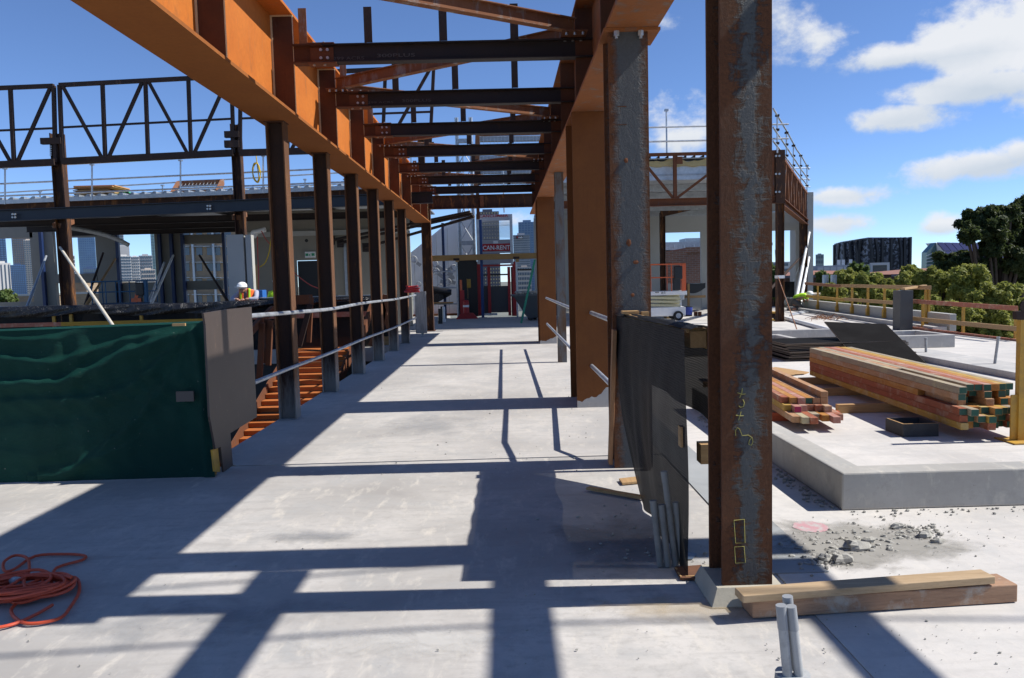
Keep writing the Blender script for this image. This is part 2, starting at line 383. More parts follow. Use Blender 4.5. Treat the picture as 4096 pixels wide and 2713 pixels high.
def splashed(name, src_c1, src_c2, edge, h=.42):
    t = NT(name); co = t.coord(rnd=True); cw = t.coord(); sx = t.node('ShaderNodeSeparateXYZ'); t.lk(cw, sx.inputs[0]); f = t.noise(co, 2.2, 8, .65, .3); g = t.noise(t.coord((8, 8, 1.2), rnd=True), 3, 8, .7); n = t.noise(co, 40, 5, .7)
    a = t.mix(t.ramp(f, .35, .7), src_c1, src_c2); a = t.mix(t.ramp(g, .6, .72, 0, .7), a, edge); a = t.mix(t.ramp(n, .4, .8, 0, .4), a, tuple(x*.5 for x in src_c1))
    z = t.math('ADD', sx.outputs[2], t.math('MULTIPLY', t.math('SUBTRACT', g, .5), .9)); a = t.mix(t.ramp(z, h*.35, h*1.25, .8, 0), a, (.30, .29, .265))
    t.col(a); t.rough(.8); t.b.inputs['Specular IOR Level'].default_value = .3; t.bump(t.math('ADD', n, f), .2, .008); return t.m
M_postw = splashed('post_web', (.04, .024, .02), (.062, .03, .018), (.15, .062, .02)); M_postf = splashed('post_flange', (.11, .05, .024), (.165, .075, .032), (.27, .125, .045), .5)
M_formply = paint('form_plywood_face', (.06, .052, .05), .45, .5, 3)
M_black = plain('black_plastic', (.012, .012, .014), .35)
M_rubber = plain('black_rubber', (.02, .02, .02), .8)
M_yel = paint('yellow_paint', (.50, .28, .035), .55, .6)
M_orange = paint('orange_paint', (.62, .12, .035), .45, .25)
M_white = paint('white_paint', (.78, .78, .76), .5, .12)
M_red = paint('red_paint', (.42, .02, .02), .45, .3)
M_blue = paint('blue_paint', (.012, .03, .10), .45, .3)
M_blk = plain('black_steel', (.015, .015, .016), .5)
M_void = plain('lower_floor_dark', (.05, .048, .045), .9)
# ================================================================ setting: ground, slabs
gm = concrete('city_ground', (.16, .165, .14), .3, .02, .3, .05, .1)
obj('ground', B().bx(-6000, 6000, -3000, 9000, -19, -18.5), gm, kind='structure')
def slab(name, poly, z, th, mat):
    return obj(name, B().prism(poly, (0, 0, z-th), X3, Y3, (0, 0, th)), mat, kind='structure')
slab('near_floor_slab', [(-30, -8), (1.42, -8), (1.42, 6.93), (-30, 6.93)], -.005, .35, M_slab2)
slab('walkway_slab', [(-2.44, 6.94), (1.42, 6.94), (1.42, 34), (-2.74, 34), (-2.74, 7.7), (-2.70, 7.35), (-2.60, 7.1)], 0, .35, M_slab)
slab('roof_terrace_slab', [(1.424, -8), (11.3, -8), (11.3, 20), (13.0, 34), (13.0, 40), (1.424, 40)], -.002, .35, M_slabr)
slab('far_floor_slab', [(-32, 19.6), (-2.744, 19.6), (-2.744, 40), (-32, 40)], 0, .35, M_slab)
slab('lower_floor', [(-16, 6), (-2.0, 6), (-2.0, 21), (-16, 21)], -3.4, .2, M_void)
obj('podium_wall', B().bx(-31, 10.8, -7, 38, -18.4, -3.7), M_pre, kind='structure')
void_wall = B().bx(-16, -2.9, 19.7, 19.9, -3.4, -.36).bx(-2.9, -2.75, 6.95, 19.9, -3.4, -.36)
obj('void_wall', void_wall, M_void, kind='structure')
obj('screed_strip', B().bx(1.40, 1.70, 4.05, 9.0, -.001, .003), M_grey, kind='structure')

# ================================================================ main steel frame over the walkway
FY = [9.05 + 2.235*k for k in range(8)]            # frame lines
ROW = ['nearest', 'second', 'third', 'fourth', 'fifth', 'sixth', 'seventh', 'farthest']
# left plate girder
LX0, LX1, LZ0, LZ1 = -2.80, -2.29, 3.51, 4.66; LW = -2.545
lg = E('plate_girder', (LW, 14.7, LZ0), 'bright orange rusted plate girder with stiffeners above the left posts', 'girder')
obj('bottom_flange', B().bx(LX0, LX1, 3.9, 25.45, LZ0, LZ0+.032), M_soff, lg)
obj('top_flange', B().bx(LX0, LX1, 3.9, 25.45, LZ1-.032, LZ1), M_gird, lg)
obj('web', B().bx(LW-.01, LW+.01, 3.9, 25.45, LZ0+.032, LZ1-.032), M_gird, lg)
st0 = obj('stiffener', B().bx(LW+.01, LX1-.006, 9.05-.011, 9.05+.011, LZ0+.032, LZ1-.032), M_stiff, lg)
st1 = obj('stiffener', B().bx(LX0+.006, LW-.01, 9.05-.011, 9.05+.011, LZ0+.032, LZ1-.032), M_stiff, lg)
wb0 = obj('weld_bead', B().bx(LW+.0102, LW+.03, 9.05-.02, 9.05-.0112, LZ0+.033, LZ1-.033).bx(LW+.03, LX1-.01, 9.05-.02, 9.05-.0112, LZ1-.05, LZ1-.033).bx(LX1-.0055, LX1+.0005, 9.05-.009, 9.05+.009, LZ0+.034, LZ1-.034), M_weld, lg)
for k in range(-2, 8):
    if k == 0: continue
    for s in (st0, st1, wb0): dup(s, (0, 2.235*k, 0), lg)
# right plate girder
RX0, RX1, RZ0, RZ1 = .88, 1.30, 3.60, 4.66; RW = 1.09
rg = E('plate_girder', (RW, 14, RZ0), 'dull brown rusted plate girder resting on the right row of columns', 'girder')
obj('bottom_flange', B().bx(RX0, RX1, 3.62, 24.3, RZ0, RZ0+.03), M_rgird, rg)
obj('top_flange', B().bx(RX0, RX1, 3.62, 24.3, RZ1-.03, RZ1), M_rgird, rg)
obj('web', B().bx(RW-.009, RW+.009, 3.62, 24.3, RZ0+.03, RZ1-.03), M_rgird, rg)
s0 = obj('stiffener', B().bx(RX0+.006, RW-.009, 9.05-.01, 9.05+.01, RZ0+.03, RZ1-.03), M_stiff, rg)
s1 = obj('stiffener', B().bx(RW+.009, RX1-.006, 9.05-.01, 9.05+.01, RZ0+.03, RZ1-.03), M_stiff, rg)
for k in range(-2, 7):
    if k: dup(s0, (0, 2.235*k, 0), rg); dup(s1, (0, 2.235*k, 0), rg)

# cross beams with stub connections and bolts
BZ0, BZ1 = 4.085, 4.288; BZ = (BZ0+BZ1)/2
boltm = B()
for dx in (0, .075):
    for dz in (-.045, .045): boltm.cyl((-1.98+dx, 0, dz), .017, -.022, 8, Y3)
bolth = B()
for dx in (-.06, .06):
    for z in (BZ1-BZ, BZ0-BZ-.028): bolth.cyl((-2.0+dx, -.035, z), .016, .028, 8)
marks = ['with bolted end plates', 'above the first posts', 'with a brace bolted on top', 'in mid walkway', 'past mid walkway', 'near the far end', 'close to the far end', 'last before the far frame']
def crossbeam(y, label):
    e = E('cross_beam', (-.6, y, BZ0), label, 'steel beam', 'cross beams over the walkway')
    obj('beam', B().ib((-1.96, y, BZ), (RW-.012, y, BZ), BZ1-BZ0, .14, .009, .012), M_dark, e)
    obj('stub_bracket', B().ib((LX1+.002, y, BZ), (-1.962, y, BZ), BZ1-BZ0+.004, .15, .012, .014), M_stiff, e)
    obj('splice_plate', B().bx(-2.12, -1.80, y-.085, y+.085, BZ0-.013, BZ0-.001).bx(-2.12, -1.82, y-.08, y+.08, BZ1+.002, BZ1+.012).bx(-2.10, -1.84, y-.018, y-.006, BZ-.075, BZ+.075), M_rustm, e)
    b = B().add([(x, yy+y-.02, z+BZ) for x, yy, z in boltm.v], boltm.f).add([(x, yy+y, z+BZ) for x, yy, z in bolth.v], bolth.f)
    obj('bolt', b, M_bolt, e, kind='stuff')
    return e
for k, y in enumerate(FY[:7]): crossbeam(y, f'dark horizontal steel cross beam over the walkway, {ROW[k]} from the camera')
for k, y in ((-1, 6.815), (-2, 4.58)): crossbeam(y, f'dark cross beam overhead, {"one" if k==-1 else "two"} bay before the nearest visible one')
# short upright posts on the beams
pn = ['by the left girder', 'left of the walkway centre', 'right of the walkway centre', 'by the right girder']
for k, y in enumerate(FY[:7]):
    for i, x in enumerate((-2.17, -1.44, -.60, .24)):
        if k == 0 and i == 3: x = .20
        m = B().bx(x-.045, x+.045, y-.04, y-.03, BZ1+.013, BZ1+.40).bx(x-.045, x-.035, y-.03, y+.05, BZ1+.013, BZ1+.40)
        obj('stub_post', m, M_frame if i else M_brace, label=f'short steel angle upright on the {ROW[k]} cross beam {pn[i]}', cat='steel post', group='short uprights on the cross beams')
# plan bracing zigzag
zz = [(-2.25, 6.85), (.86, 9.0), (-2.25, 11.33), (.86, 13.47), (-2.25, 15.8), (.86, 17.95), (-2.25, 20.27), (.86, 22.4)]
for i in range(7):
    (xa, ya), (xb, yb) = zz[i], zz[i+1]; za = BZ1+.10; 
    if i % 2 == 0: p, q = V(xa, ya+.15, BZ1+.10), V(xb, yb-.12, BZ1+.10)
    else: p, q = V(xa, ya+.12, BZ1+.10), V(xb, yb-.15, BZ1+.10)
    e = E('plan_brace', (p+q)/2, f'rusty diagonal roof brace between the plate girders, {ROW[i]} of the zigzag', 'steel brace', 'diagonal braces between the girders')
    obj('channel', B().ib(p, q, .15, .10, .008, .010), M_brace, e)
    for c in (p, q): obj('gusset_plate', B().bx(c.x-.14, c.x+.14, c.y-.12, c.y+.12, BZ1+.0125, BZ1+.0245), M_rustm, e)
    bo = B()
    for c in (p, q):
        for a in (-.09, 0, .09): bo.cyl((c.x+a, c.y-.08, BZ1-.02), .016, .03, 8)
    obj('bolt', bo, M_bolt, e, kind='stuff')
# far end frame
e = E('end_beam', (-.7, 25.2, 3.92), 'deep brown beam closing the far end of the girders', 'steel beam')
obj('beam', B().ib((-2.3, 25.2, 4.12), (1.6, 25.2, 4.12), .42, .2, .012, .018), M_post, e)
obj('stiffener', B().bx(-.62, -.60, 25.1, 25.19, 3.94, 4.3).bx(-.66, -.55, 25.09, 25.098, 3.95, 4.30), M_rustm, e)

# left posts
for k in range(6):
    y = 9.25 + 2.252*k; x0, x1 = -2.712, -2.503
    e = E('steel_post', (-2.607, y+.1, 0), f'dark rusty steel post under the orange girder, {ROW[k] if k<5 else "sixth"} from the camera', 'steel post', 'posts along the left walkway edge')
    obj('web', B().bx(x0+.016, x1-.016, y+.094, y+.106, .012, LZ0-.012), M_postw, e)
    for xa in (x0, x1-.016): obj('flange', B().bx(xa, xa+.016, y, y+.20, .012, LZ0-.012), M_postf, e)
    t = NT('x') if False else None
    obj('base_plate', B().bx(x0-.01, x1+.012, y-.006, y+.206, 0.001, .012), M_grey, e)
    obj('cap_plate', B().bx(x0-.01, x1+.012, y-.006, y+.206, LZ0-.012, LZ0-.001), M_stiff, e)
e = E('end_column', (-2.45, 25.7, 0), 'dark brown steel column carrying the far end of the orange girder', 'steel column')
obj('column', B().ib((-2.45, 25.62, .001), (-2.45, 25.62, 4.3), .30, .28, .014, .02, up=X3), M_post, e)
obj('base_plate', B().bx(-2.64, -2.26, 25.44, 25.8, .001, .022), M_rustm, e)

# right columns
def icol(name, label, x0, x1, y0, y1, z1, mat, webmat=None, tf=.022, z0=.0):
    e = E(name, ((x0+x1)/2, (y0+y1)/2, z0), label, 'steel column')
    obj('front_flange', B().bx(x0, x1, y0, y0+tf, z0, z1), mat, e)
    obj('rear_flange', B().bx(x0, x1, y1-tf, y1, z0, z1), mat, e)
    xm = (x0+x1)/2; obj('web', B().bx(xm-.008, xm+.008, y0+tf, y1-tf, z0, z1), webmat or mat, e)
    return e
cA = icol('front_column', 'large flaking rusty grey column in the right foreground', 1.033, 1.276, 3.70, 3.955, 3.60, M_colA, M_post, z0=.085)
obj('grout_plinth', B().add([(.965, 3.64, .0), (1.36, 3.64, .0), (1.36, 4.02, .0), (.965, 4.02, .0), (1.0, 3.675, .085), (1.32, 3.675, .085), (1.32, 3.985, .085), (1.0, 3.985, .085)],
    [(0, 3, 2, 1), (4, 5, 6, 7), (0, 1, 5, 4), (1, 2, 6, 5), (2, 3, 7, 6), (3, 0, 4, 7)]), concrete('grout', (.40, .37, .30), .2, 4, .4, .4, .5), cA)
cB = icol('bolted_column', 'grey mill scale column with bolted cap plate behind the black mesh', .90, 1.222, 6.47, 6.80, 3.575, M_colB, M_post, z0=.0)
obj('cap_plate', B().bx(.862, 1.318, 6.43, 6.86, 3.575, 3.598), M_rgird, cB)
bm = B()
for x in (.965, 1.16): bm.cyl((x, 6.445, 3.535), .024, .04, 6).cyl((x, 6.445, 3.515), .014, .02, 8)
for x in (.97, 1.16): bm.cyl((x, 6.83, 3.535), .024, .04, 6)
obj('bolt', bm, M_bolt, cB, kind='stuff')
obj('scale_blister', B().sph((1.045, 6.467, 1.88), .02, 9, 6, (1, .25, 1.5), .25).sph((1.10, 6.467, 1.72), .019, 9, 6, (1.3, .25, .8), .25).sph((1.03, 6.467, 2.55), .02, 8, 5, (1, .3, 1), .2).sph((1.07, 6.467, 1.45), .015, 8, 5, (1, .3, 1), .2).bx(.965, 1.04, 6.458, 6.469, 2.98, 2.985).bx(.965, 1.04, 6.458, 6.469, 2.835, 2.84), M_rustm, cB)
cC = icol('plate_column', 'wide smooth brown column with grout splash at its foot in the right row', .878, 1.30, 9.575, 10.48, 3.598, M_colC, M_stiff)
cD = icol('plate_column', 'farthest wide brown column of the right row', .878, 1.30, 19.30, 20.2, 3.598, M_colC, M_stiff)
for c, y, zz0 in ((cC, 9.575, .30), (cD, 19.30, .22)):
    n = 14; top = [zz0*(.30+.05*math.sin(i*.9+y)+.03*math.sin(i*2.3)+.62*(i/n)**2.2) for i in range(n+1)]
    obj('grout_splash', B().prism([(.880+.418*i/n, top[i]) for i in range(n+1)] + [(1.298, .0), (.880, .0)], (0, y-.003, .0), X3, Z3, (0, .0026, 0)), M_hobt, c)
icol('thin_column', 'narrow grey column between the two wide brown columns', 1.02, 1.185, 14.86, 15.03, 3.598, rust('thin_column_steel', (.13, .075, .04), (.09, .06, .045), (.13, .135, .14), .45, 3, bump=.3), tf=.014)
# yellow chalk marks on the columns (raised crayon lines)
M_chalk = plain('yellow_crayon', (.36, .32, .09), .8)
def stroke(pts, y, r=.0032): return [V(*XZ(p, y)) for p in pts]
def XZ(p, y):
    w = D(p[0], p[1], y); return (w.x, y-.001, w.z)
def z33(x, y): return (2048+x/2.3125, 1356+y/2.3125)
mk = B()
for line in ([(2085, 498), (2130, 512), (2158, 508)], [(2130, 455), (2125, 500), (2105, 545)], [(2135, 560), (2148, 590), (2140, 625), (2112, 632), (2096, 618)], [(2070, 705), (2110, 712), (2142, 710)], [(2118, 672), (2105, 720), (2095, 752)], [(2070, 895), (2066, 850), (2085, 820), (2105, 835), (2130, 895), (2185, 890), (2222, 915), (2228, 955), (2212, 985), (2190, 975), (2195, 940), (2215, 915)]):
    mk.tube([V(*XZ(z33(*p), 3.70)) for p in line], .0019, 5)
def z43(x, y): return (2048+x/2.3096, 2034+y/2.3096)
for line in ([(2050, 110), (2145, 100), (2152, 318), (2065, 320), (2050, 110)], [(2055, 355), (2143, 350), (2155, 500), (2065, 505), (2055, 355)]):
    mk.tube([V(*XZ(z43(*p), 3.70)) for p in line], .0019, 5)
obj('crayon_mark', mk, M_chalk, cA, smooth=True)
# overhead steel to the right rear (outside the frame, throws the foreground shadows)
e = E('roof_steelwork', (3.6, 4.4, 0), 'roof frame beams overhead beside the front column', 'steel frame')
obj('edge_beam', B().bx(1.32, 5.1, 4.26, 4.60, 3.70, 3.86), M_dark, e)
for x in (2.285, 3.605): obj('rafter', B().bx(x-.064, x+.064, -3, 4.255, 3.78, 3.98), M_dark, e)
obj('rafter', B().bx(5.02, 5.16, -3, 4.2, 3.78, 3.98), M_dark, e)
for x in (5.2,): obj('prop', B().bx(x-.08, x+.08, -2.0, -1.84, 0, 3.78), M_dark, e)
obj('tail_beam', B().bx(1.75, 5.3, -2.05, -1.8, 3.62, 3.778), M_dark, e)
obj('prop', B().bx(1.85, 2.0, -2.0, -1.85, 0, 3.62), M_dark, e)
cab = [V(-3+.45*i, 3.32+.10*math.sin(i*.35), 7.0 - .25*math.sin(i/26*math.pi*1.0)+.02*i) for i in range(40)]
obj('overhead_cable', B().tube(cab, .017, 6), M_rubber, label='black cable slung high above the walkway', cat='cable', smooth=True)
cab2 = [V(-3+.45*i, 3.5+.012*i*i*.12, 7.2+.035*i) for i in range(28)]
obj('overhead_cable', B().tube(cab2, .015, 6), M_rubber, label='second cable slung above the first', cat='cable', smooth=True)

# handrails
def hrail(pts, label, r=.0245):
    m = B().tube(pts, r, 10); return obj('handrail', m, M_galv, label=label, cat='handrail', smooth=True)
def sm(pts, n=6):                                    # Catmull-Rom through points
    pts = [Vector(p) for p in pts]; out = []; P = [pts[0]*2-pts[1]] + pts + [pts[-1]*2-pts[-2]]
    for i in range(1, len(P)-2):
        for k in range(n):
            t = k/n; a, b, c, d = P[i-1:i+3]
            out.append(.5*((2*b)+(c-a)*t+(2*a-5*b+4*c-d)*t*t+(3*b-a-3*c+d)*t**3))
    out.append(pts[-1]); return out
XR = -2.475
def zq(x, y): return (900+x/2.959, 1150+y/2.959)
hrail(sm([XP(*zq(a, b), XR) for a, b in ((292, 338), (740, 302), (1260, 255), (1600, 192), (1850, 160), (2030, 138), (2260, 90))]), 'upper galvanised pipe handrail along the left posts')
hrail(sm([XP(*zq(a, b), XR) for a, b in ((340, 1130), (800, 945), (1260, 770), (1640, 610), (1860, 530), (2030, 465), (2260, 360))]), 'lower galvanised pipe handrail along the left posts', .022)
def z23(x, y): return (2048+x/2.3125, 678+y/2.3125)
RXh = .985
for (pa_, pb_, yend, lab) in ((z23(318, 1190), z23(530, 1278), 10.49, 'upper galvanised handrail between the wide brown columns'), (z23(325, 1430), z23(460, 1568), 10.49, 'lower galvanised handrail between the wide brown columns')):
    p0_, p1_ = XP(*pa_, RXh), XP(*pb_, RXh); k_ = (yend-p0_.y)/(p1_.y-p0_.y); hrail([p0_+(p0_-p1_).normalized()*.05, p1_, p0_+(p1_-p0_)*k_], lab)
hrail([XP(*z23(732, 1327), 0.995) if False else D(*z23(732, 1327), 9.572), D(*z23(925, 1400), 7.6), V(1.0, 6.805, 1.03)], 'upper galvanised handrail from wide column to bolted column')
hrail([D(*z33(738, 250), 9.572), D(*z33(938, 445), 7.2), V(.98, 6.805, .36)], 'lower galvanised handrail from wide column to bolted column')
e = E('rail_end_post', (-2.44, 23.6, 0), 'weathered grey timber post at the end of the left handrails', 'post')
tl = XP(*z22_(1482, 1135), -2.5) if False else None
pa = D(1024+1490/2.3125, 678+1500/2.3125, 23.0)
obj('board', B().bx(pa.x-.03, pa.x+.30, 22.95, 23.0, .10, 1.33), timber('weathered_board', (.36, .35, .34), (.22, .21, .2), 'Z'), e)
obj('stake', B().bx(pa.x+.12, pa.x+.19, 23.002, 23.07, 0, 1.2), M_galvd, e)
# ================================================================ near left: green guard, form-ply panel, cord
def fabric(name, c, stripe=90, trans=0.0, spots=False, axis='Z', fold=.2):
    t = NT(name); co = t.coord(); w = t.node('ShaderNodeTexWave', wave_type='BANDS', bands_direction=axis); w.inputs['Scale'].default_value = stripe; w.inputs['Distortion'].default_value = .6; w.inputs['Detail'].default_value = 1
    t.lk(co, w.inputs['Vector']); f = t.noise(co, 3, 6, .6)
    a = t.mix(w.outputs['Fac'], tuple(x*.55 for x in c), c); a = t.mix(t.ramp(f, .4, .8, 0, .35), a, tuple(x*1.5+.01 for x in c))
    if spots:
        n = t.noise(co, 48, 3, .5); g = t.noise(co, 1.6, 3, .5)
        a = t.mix(t.math('MULTIPLY', t.ramp(n, .735, .77), t.ramp(g, .40, .62)), a, (.55, .55, .5))
    t.col(a); t.rough(.62); t.b.inputs['Specular IOR Level'].default_value = .16
    cr = t.noise(t.coord((3, 3, 9)), 2.2, 8, .7, 1.0); t.bump(t.math('ADD', t.math('MULTIPLY', w.outputs['Fac'], .12), cr), .55, .03)
    if trans:
        s = t.ramp(w.outputs['Fac'], .2, .8, trans, trans*.35); tr = t.node('ShaderNodeBsdfTransparent'); mx = t.node('ShaderNodeMixShader')
        t.lk(s, mx.inputs[0]); t.lk(t.b.outputs[0], mx.inputs[1]); t.lk(tr.outputs[0], mx.inputs[2]); t.lk(mx.outputs[0], t.n['Material Output'].inputs[0])
    return t.m
M_green = fabric('green_shade_cloth', (.0045, .047, .035), 60, 0, True)
M_mesh = fabric('black_shade_cloth', (.012, .012, .0125), 22, .055)
GY = 6.55
pl = D(0, 1311, GY); pr_ = D(795, 1288, GY); bl = D(0, 1925, GY)
gx1 = -2.475; pinx, pinz = pr_.x+.02, pr_.z-.01
def zc(x, y): p = D(x/2.3125, 1278+y/2.3125, GY); return (p.x, p.z)
RID = [([(1760, 30), (1500, 95), (1250, 175), (900, 290), (500, 375), (0, 372), (-900, 380)], .050, .045),
       ([(1760, 60), (1560, 150), (1240, 285), (900, 445), (500, 575), (0, 615), (-900, 640)], .085, .055),
       ([(1740, 90), (1640, 220), (1550, 310), (1400, 480), (1200, 640), (850, 705), (400, 760), (0, 775), (-900, 800)], .055, .055),
       ([(1720, 250), (1640, 470), (1480, 705), (1280, 905), (1050, 1085), (900, 1260), (700, 1380)], .050, .060),
       ([(1430, 1000), (1100, 1185), (950, 1275), (600, 1420)], .030, .040),
       ([(1300, 30), (900, 60), (500, 150), (0, 180), (-900, 190)], .030, .030),
       ([(1000, 900), (600, 1000), (200, 980), (-900, 1000)], .028, .070), ([(900, 1150), (400, 1250), (0, 1200), (-900, 1230)], .022, .06)]
RID = [([zc(*p) for p in r][::-1], A_, w_) for r, A_, w_ in RID]
def lerp_tab(tab, x):
    if x <= tab[0][0]: return tab[0][1], 0 if x < tab[0][0]-.3 else 1
    for (x0, z0), (x1, z1) in zip(tab, tab[1:]):
        if x <= x1: k = (x-x0)/max(1e-6, x1-x0); k = k*k*(3-2*k)*.5+k*.5; return z0+(z1-z0)*k, 1
    return tab[-1][1], max(0, 1-(x-tab[-1][0])/.05)
VR = [zc(1785, 40), zc(1850, 300), zc(1880, 600), zc(1910, 1000), zc(1930, 1400)]; VR = sorted((z, x) for x, z in VR)
def cloth(u, v):
    x = -6.2 + (gx1-.02*(1-v)+6.2)*u; ztop = pl.z - .03 + (pr_.z-pl.z+.02)*max(0, min(1, (x-pl.x)/(pinx-pl.x)))
    z = ztop*(1-v); d = 0
    for tab, A_, w_ in RID:
        zr, on = lerp_tab(tab, x); t_ = (z-zr+.018*math.sin(6*x+zr*5))/w_
        tap = min(1, max(0, (tab[-1][0]+.02-x)/.35)) if on else 0
        d += .62*on*A_*(.35+.65*tap)*(math.exp(-(t_*.62)**2) if t_ < 0 else math.exp(-(t_*1.5)**2))
    xr_v, _ = lerp_tab(VR, z); d += .030*math.exp(-((x-xr_v)/.035)**2)
    edge = min(1, v*9)*min(1, (1-v)*5+.25)
    d += edge*(.010*math.sin(5.3*x+3.1*z+1.3*math.sin(4*z))+.006*math.sin(13*x-9*z+2*math.sin(7*x))+.0035*math.sin(31*x+17*z+3*math.sin(9*z)))
    y = GY-.016-d*min(1, v*14+.15)
    if u > .975: y = y*(1-(u-.975)/.025)+(GY-.03)*((u-.975)/.025)
    return (x, min(y, GY-.012), max(.004, z))
gg = E('mesh_guard', (-4.3, GY, 0), 'dark green shade cloth guard draped across the left foreground', 'barrier')
obj('shade_cloth', B().grid(cloth, 280, 130), M_green, gg, smooth=True)
obj('cloth_top', B().grid(lambda u, v: (-6.2+(gx1-.03+6.2)*u, GY-.02+.11*v, cloth(u, 0)[2]+.016*math.sin(v*math.pi)), 60, 6), M_green, gg, smooth=True)
for px, py, w, h in ((718, 1299, .105, .022), (743, 1585, .145, .085)):
    c = D(px, py, GY-.08); obj('batten_block', B().bx(c.x-w/2, c.x+w/2, c.y-.02, c.y+.002, c.z-h/2, c.z+h/2), M_formply if h > .05 else M_lam, gg)
obj('top_rail', B().bx(-6.2, gx1-.03, GY+.0, GY+.09, 1.12, 1.165), M_lam, gg)
obj('guard_post', B().bx(-2.56, -2.50, GY+.02, GY+.08, 0, 1.12), M_yel, gg); obj('guard_post', B().bx(-4.66, -4.60, GY+.02, GY+.08, 0, 1.12), M_yel, gg)
# form-ply end panel (stands edge-on to the cloth)
pp = [XP(x, y, -2.462) for x, y in ((807, 1253), (900, 1238), (1000, 1228), (1010, 1420), (1022, 1668), (915, 1733), (925, 1862), (888, 1889), (876, 1788), (856, 1797), (832, 1667), (815, 1300))]
t = NT('form_ply_panel'); co = t.coord(); f = t.noise(co, 2.5, 8, .65); g = t.noise(co, 45, 4, .6); h = t.noise(t.coord((6, 6, 1.2)), 5, 6, .7)
t.col(t.mix(t.ramp(g, .70, .74, 0, .8), t.mix(t.ramp(h, .62, .8, 0, .5), t.mix(f, (.043, .031, .026), (.07, .053, .045)), (.24, .14, .08)), (.5, .42, .3))); t.rough(.5)
e = E('plywood_board', (-2.462, 7.0, 0), 'grey form plywood board standing at the right end of the green cloth', 'board')
obj('sheet', B().prism([(p.y, p.z) for p in pp], (-2.464, 0, 0), Y3, Z3, (.017, 0, 0)), t.m, e)
yb = [XP(x, y, -2.46) for x, y in ((853, 1800), (876, 1790), (886, 1888), (862, 1886))]
obj('yellow_bracket', B().prism([(p.y, p.z) for p in yb], (-2.482, 0, 0), Y3, Z3, (.014, 0, 0)), M_yel, e)
# orange extension cord
rc = random.Random(3); cc = G(95, 2375); pts = []
for i in range(15):
    rx = rc.uniform(.17, .30); ry = rc.uniform(.11, .19); ox = rc.uniform(-.05, .05); oy = rc.uniform(-.05, .04); ph = rc.uniform(0, 6.28); tl = rc.uniform(-.5, .5)
    for k in range(9):
        a = ph+k*2*math.pi/9; x = rx*math.cos(a); y = ry*math.sin(a)
        pts.append(V(cc.x+ox+x*math.cos(tl)-y*math.sin(tl), cc.y+oy+x*math.sin(tl)*.6+y*math.cos(tl), .012+.0036*i+rc.uniform(0, .016)))
tail = [G(x, y, z) for x, y, z in ((180, 2330, .05), (225, 2272, .012), (330, 2240, .01), (335, 2222, .01), (250, 2217, .01), (140, 2225, .01), (60, 2275, .012), (20, 2285, .012), (15, 2250, .02), (60, 2222, .025), (110, 2235, .03), (115, 2290, .05), (90, 2320, .06))]
e = E('extension_cord', cc, 'tangled orange extension cord coiled on the floor at lower left', 'cord')
M_cord = plain('orange_cord', (.60, .085, .035), .45)
cordp = sm(pts+tail, 4)
obj('cable', B().tube(cordp, .0085, 7), M_cord, e, smooth=True)
lp = sm([G(x, y, .012) for x, y in ((230, 2330), (300, 2310), (318, 2360), (280, 2430), (235, 2475), (120, 2495), (65, 2475), (45, 2440), (80, 2400))], 6)
obj('loop', B().tube(lp, .0085, 7), M_cord, e, smooth=True)
lp = sm([G(x, y, .012) for x, y in ((-150, 2530), (-30, 2515), (60, 2495), (150, 2455), (210, 2420))], 6)
obj('loop', B().tube(lp, .0085, 7), M_cord, e, smooth=True)
c = G(52, 2322, .05); obj('socket', B().cyl(c, .022, .055, 12, (.8, -.5, .1)), plain('clear_socket', (.35, .37, .38), .3), e, smooth=True)

# ================================================================ near right: black mesh guard and bits
MX = .985
tA = XP(2484, 1262, MX); tB = XP(2768, 1318, MX)
bA = G(2608, 1992); bB = G(2815, 2205)
def mesh(u, v):                                     # u from far (0) to near (1), v top to floor
    top = tA.lerp(V(MX, 4.06, tB.z), u); bot = V(1.0, 5.62, .0).lerp(V(.985, 4.02, .0), u)
    k = v**1.6
    p = top.lerp(bot, v); p.y = top.y + (bot.y-top.y)*k
    p.x -= .045 + .035*math.sin(math.pi*min(1, v*1.1))*math.sin(2.2+u*7+v*1.5)*.6 + (.015*math.sin(u*19+v*4)*v + .006*math.sin(u*37+v*7+2*math.sin(v*5)))*(1-u**4) + .06*max(0, .5-abs(v-.62))*(1-u)
    p.z = max(.003, p.z); return p
mg = E('mesh_guard', (MX, 5.2, 0), 'black shade cloth guard hung between the bolted column and the front column', 'barrier')
obj('shade_cloth', B().grid(mesh, 60, 60), M_mesh, mg, smooth=True)
obj('cloth_top', B().grid(lambda u, v: (MX-.01+.12*v, tA.y+(4.06-tA.y)*u, tA.z+(tB.z-tA.z)*u + .02*math.sin(v*math.pi)+.002*math.sin(u*40)), 50, 6), M_mesh, mg, smooth=True)
obj('cloth_back', B().grid(lambda u, v: (MX+.115+.015*math.sin(u*17), tA.y+(4.06-tA.y)*u, (tA.z+(tB.z-tA.z)*u)-.5*v), 40, 10), M_mesh, mg, smooth=True)
zt = tB.z-.005
obj('top_rail', B().bx(MX+.01, MX+.095, 4.16, 6.44, zt-.10, zt-.012), M_lamy, mg)
obj('cross_rail', B().bx(MX+.1, 1.33, 4.20, 4.29, zt-.11, zt-.02), M_lam, mg)
obj('low_rail', B().bx(MX+.09, 1.34, 4.27, 4.37, .55, .66), M_lam, mg)
obj('guard_post', B().bx(MX+.14, MX+.20, 6.36, 6.42, 0, zt), M_lam, mg)
for px, py, y in ((2518, 1248, 6.3), (2778, 1320, 4.25)):
    c = D(px, py, y); obj('ply_cap', B().bx(c.x-.06, c.x+.07, y-.06, y+.06, c.z-.012, c.z+.008), M_lam, mg)
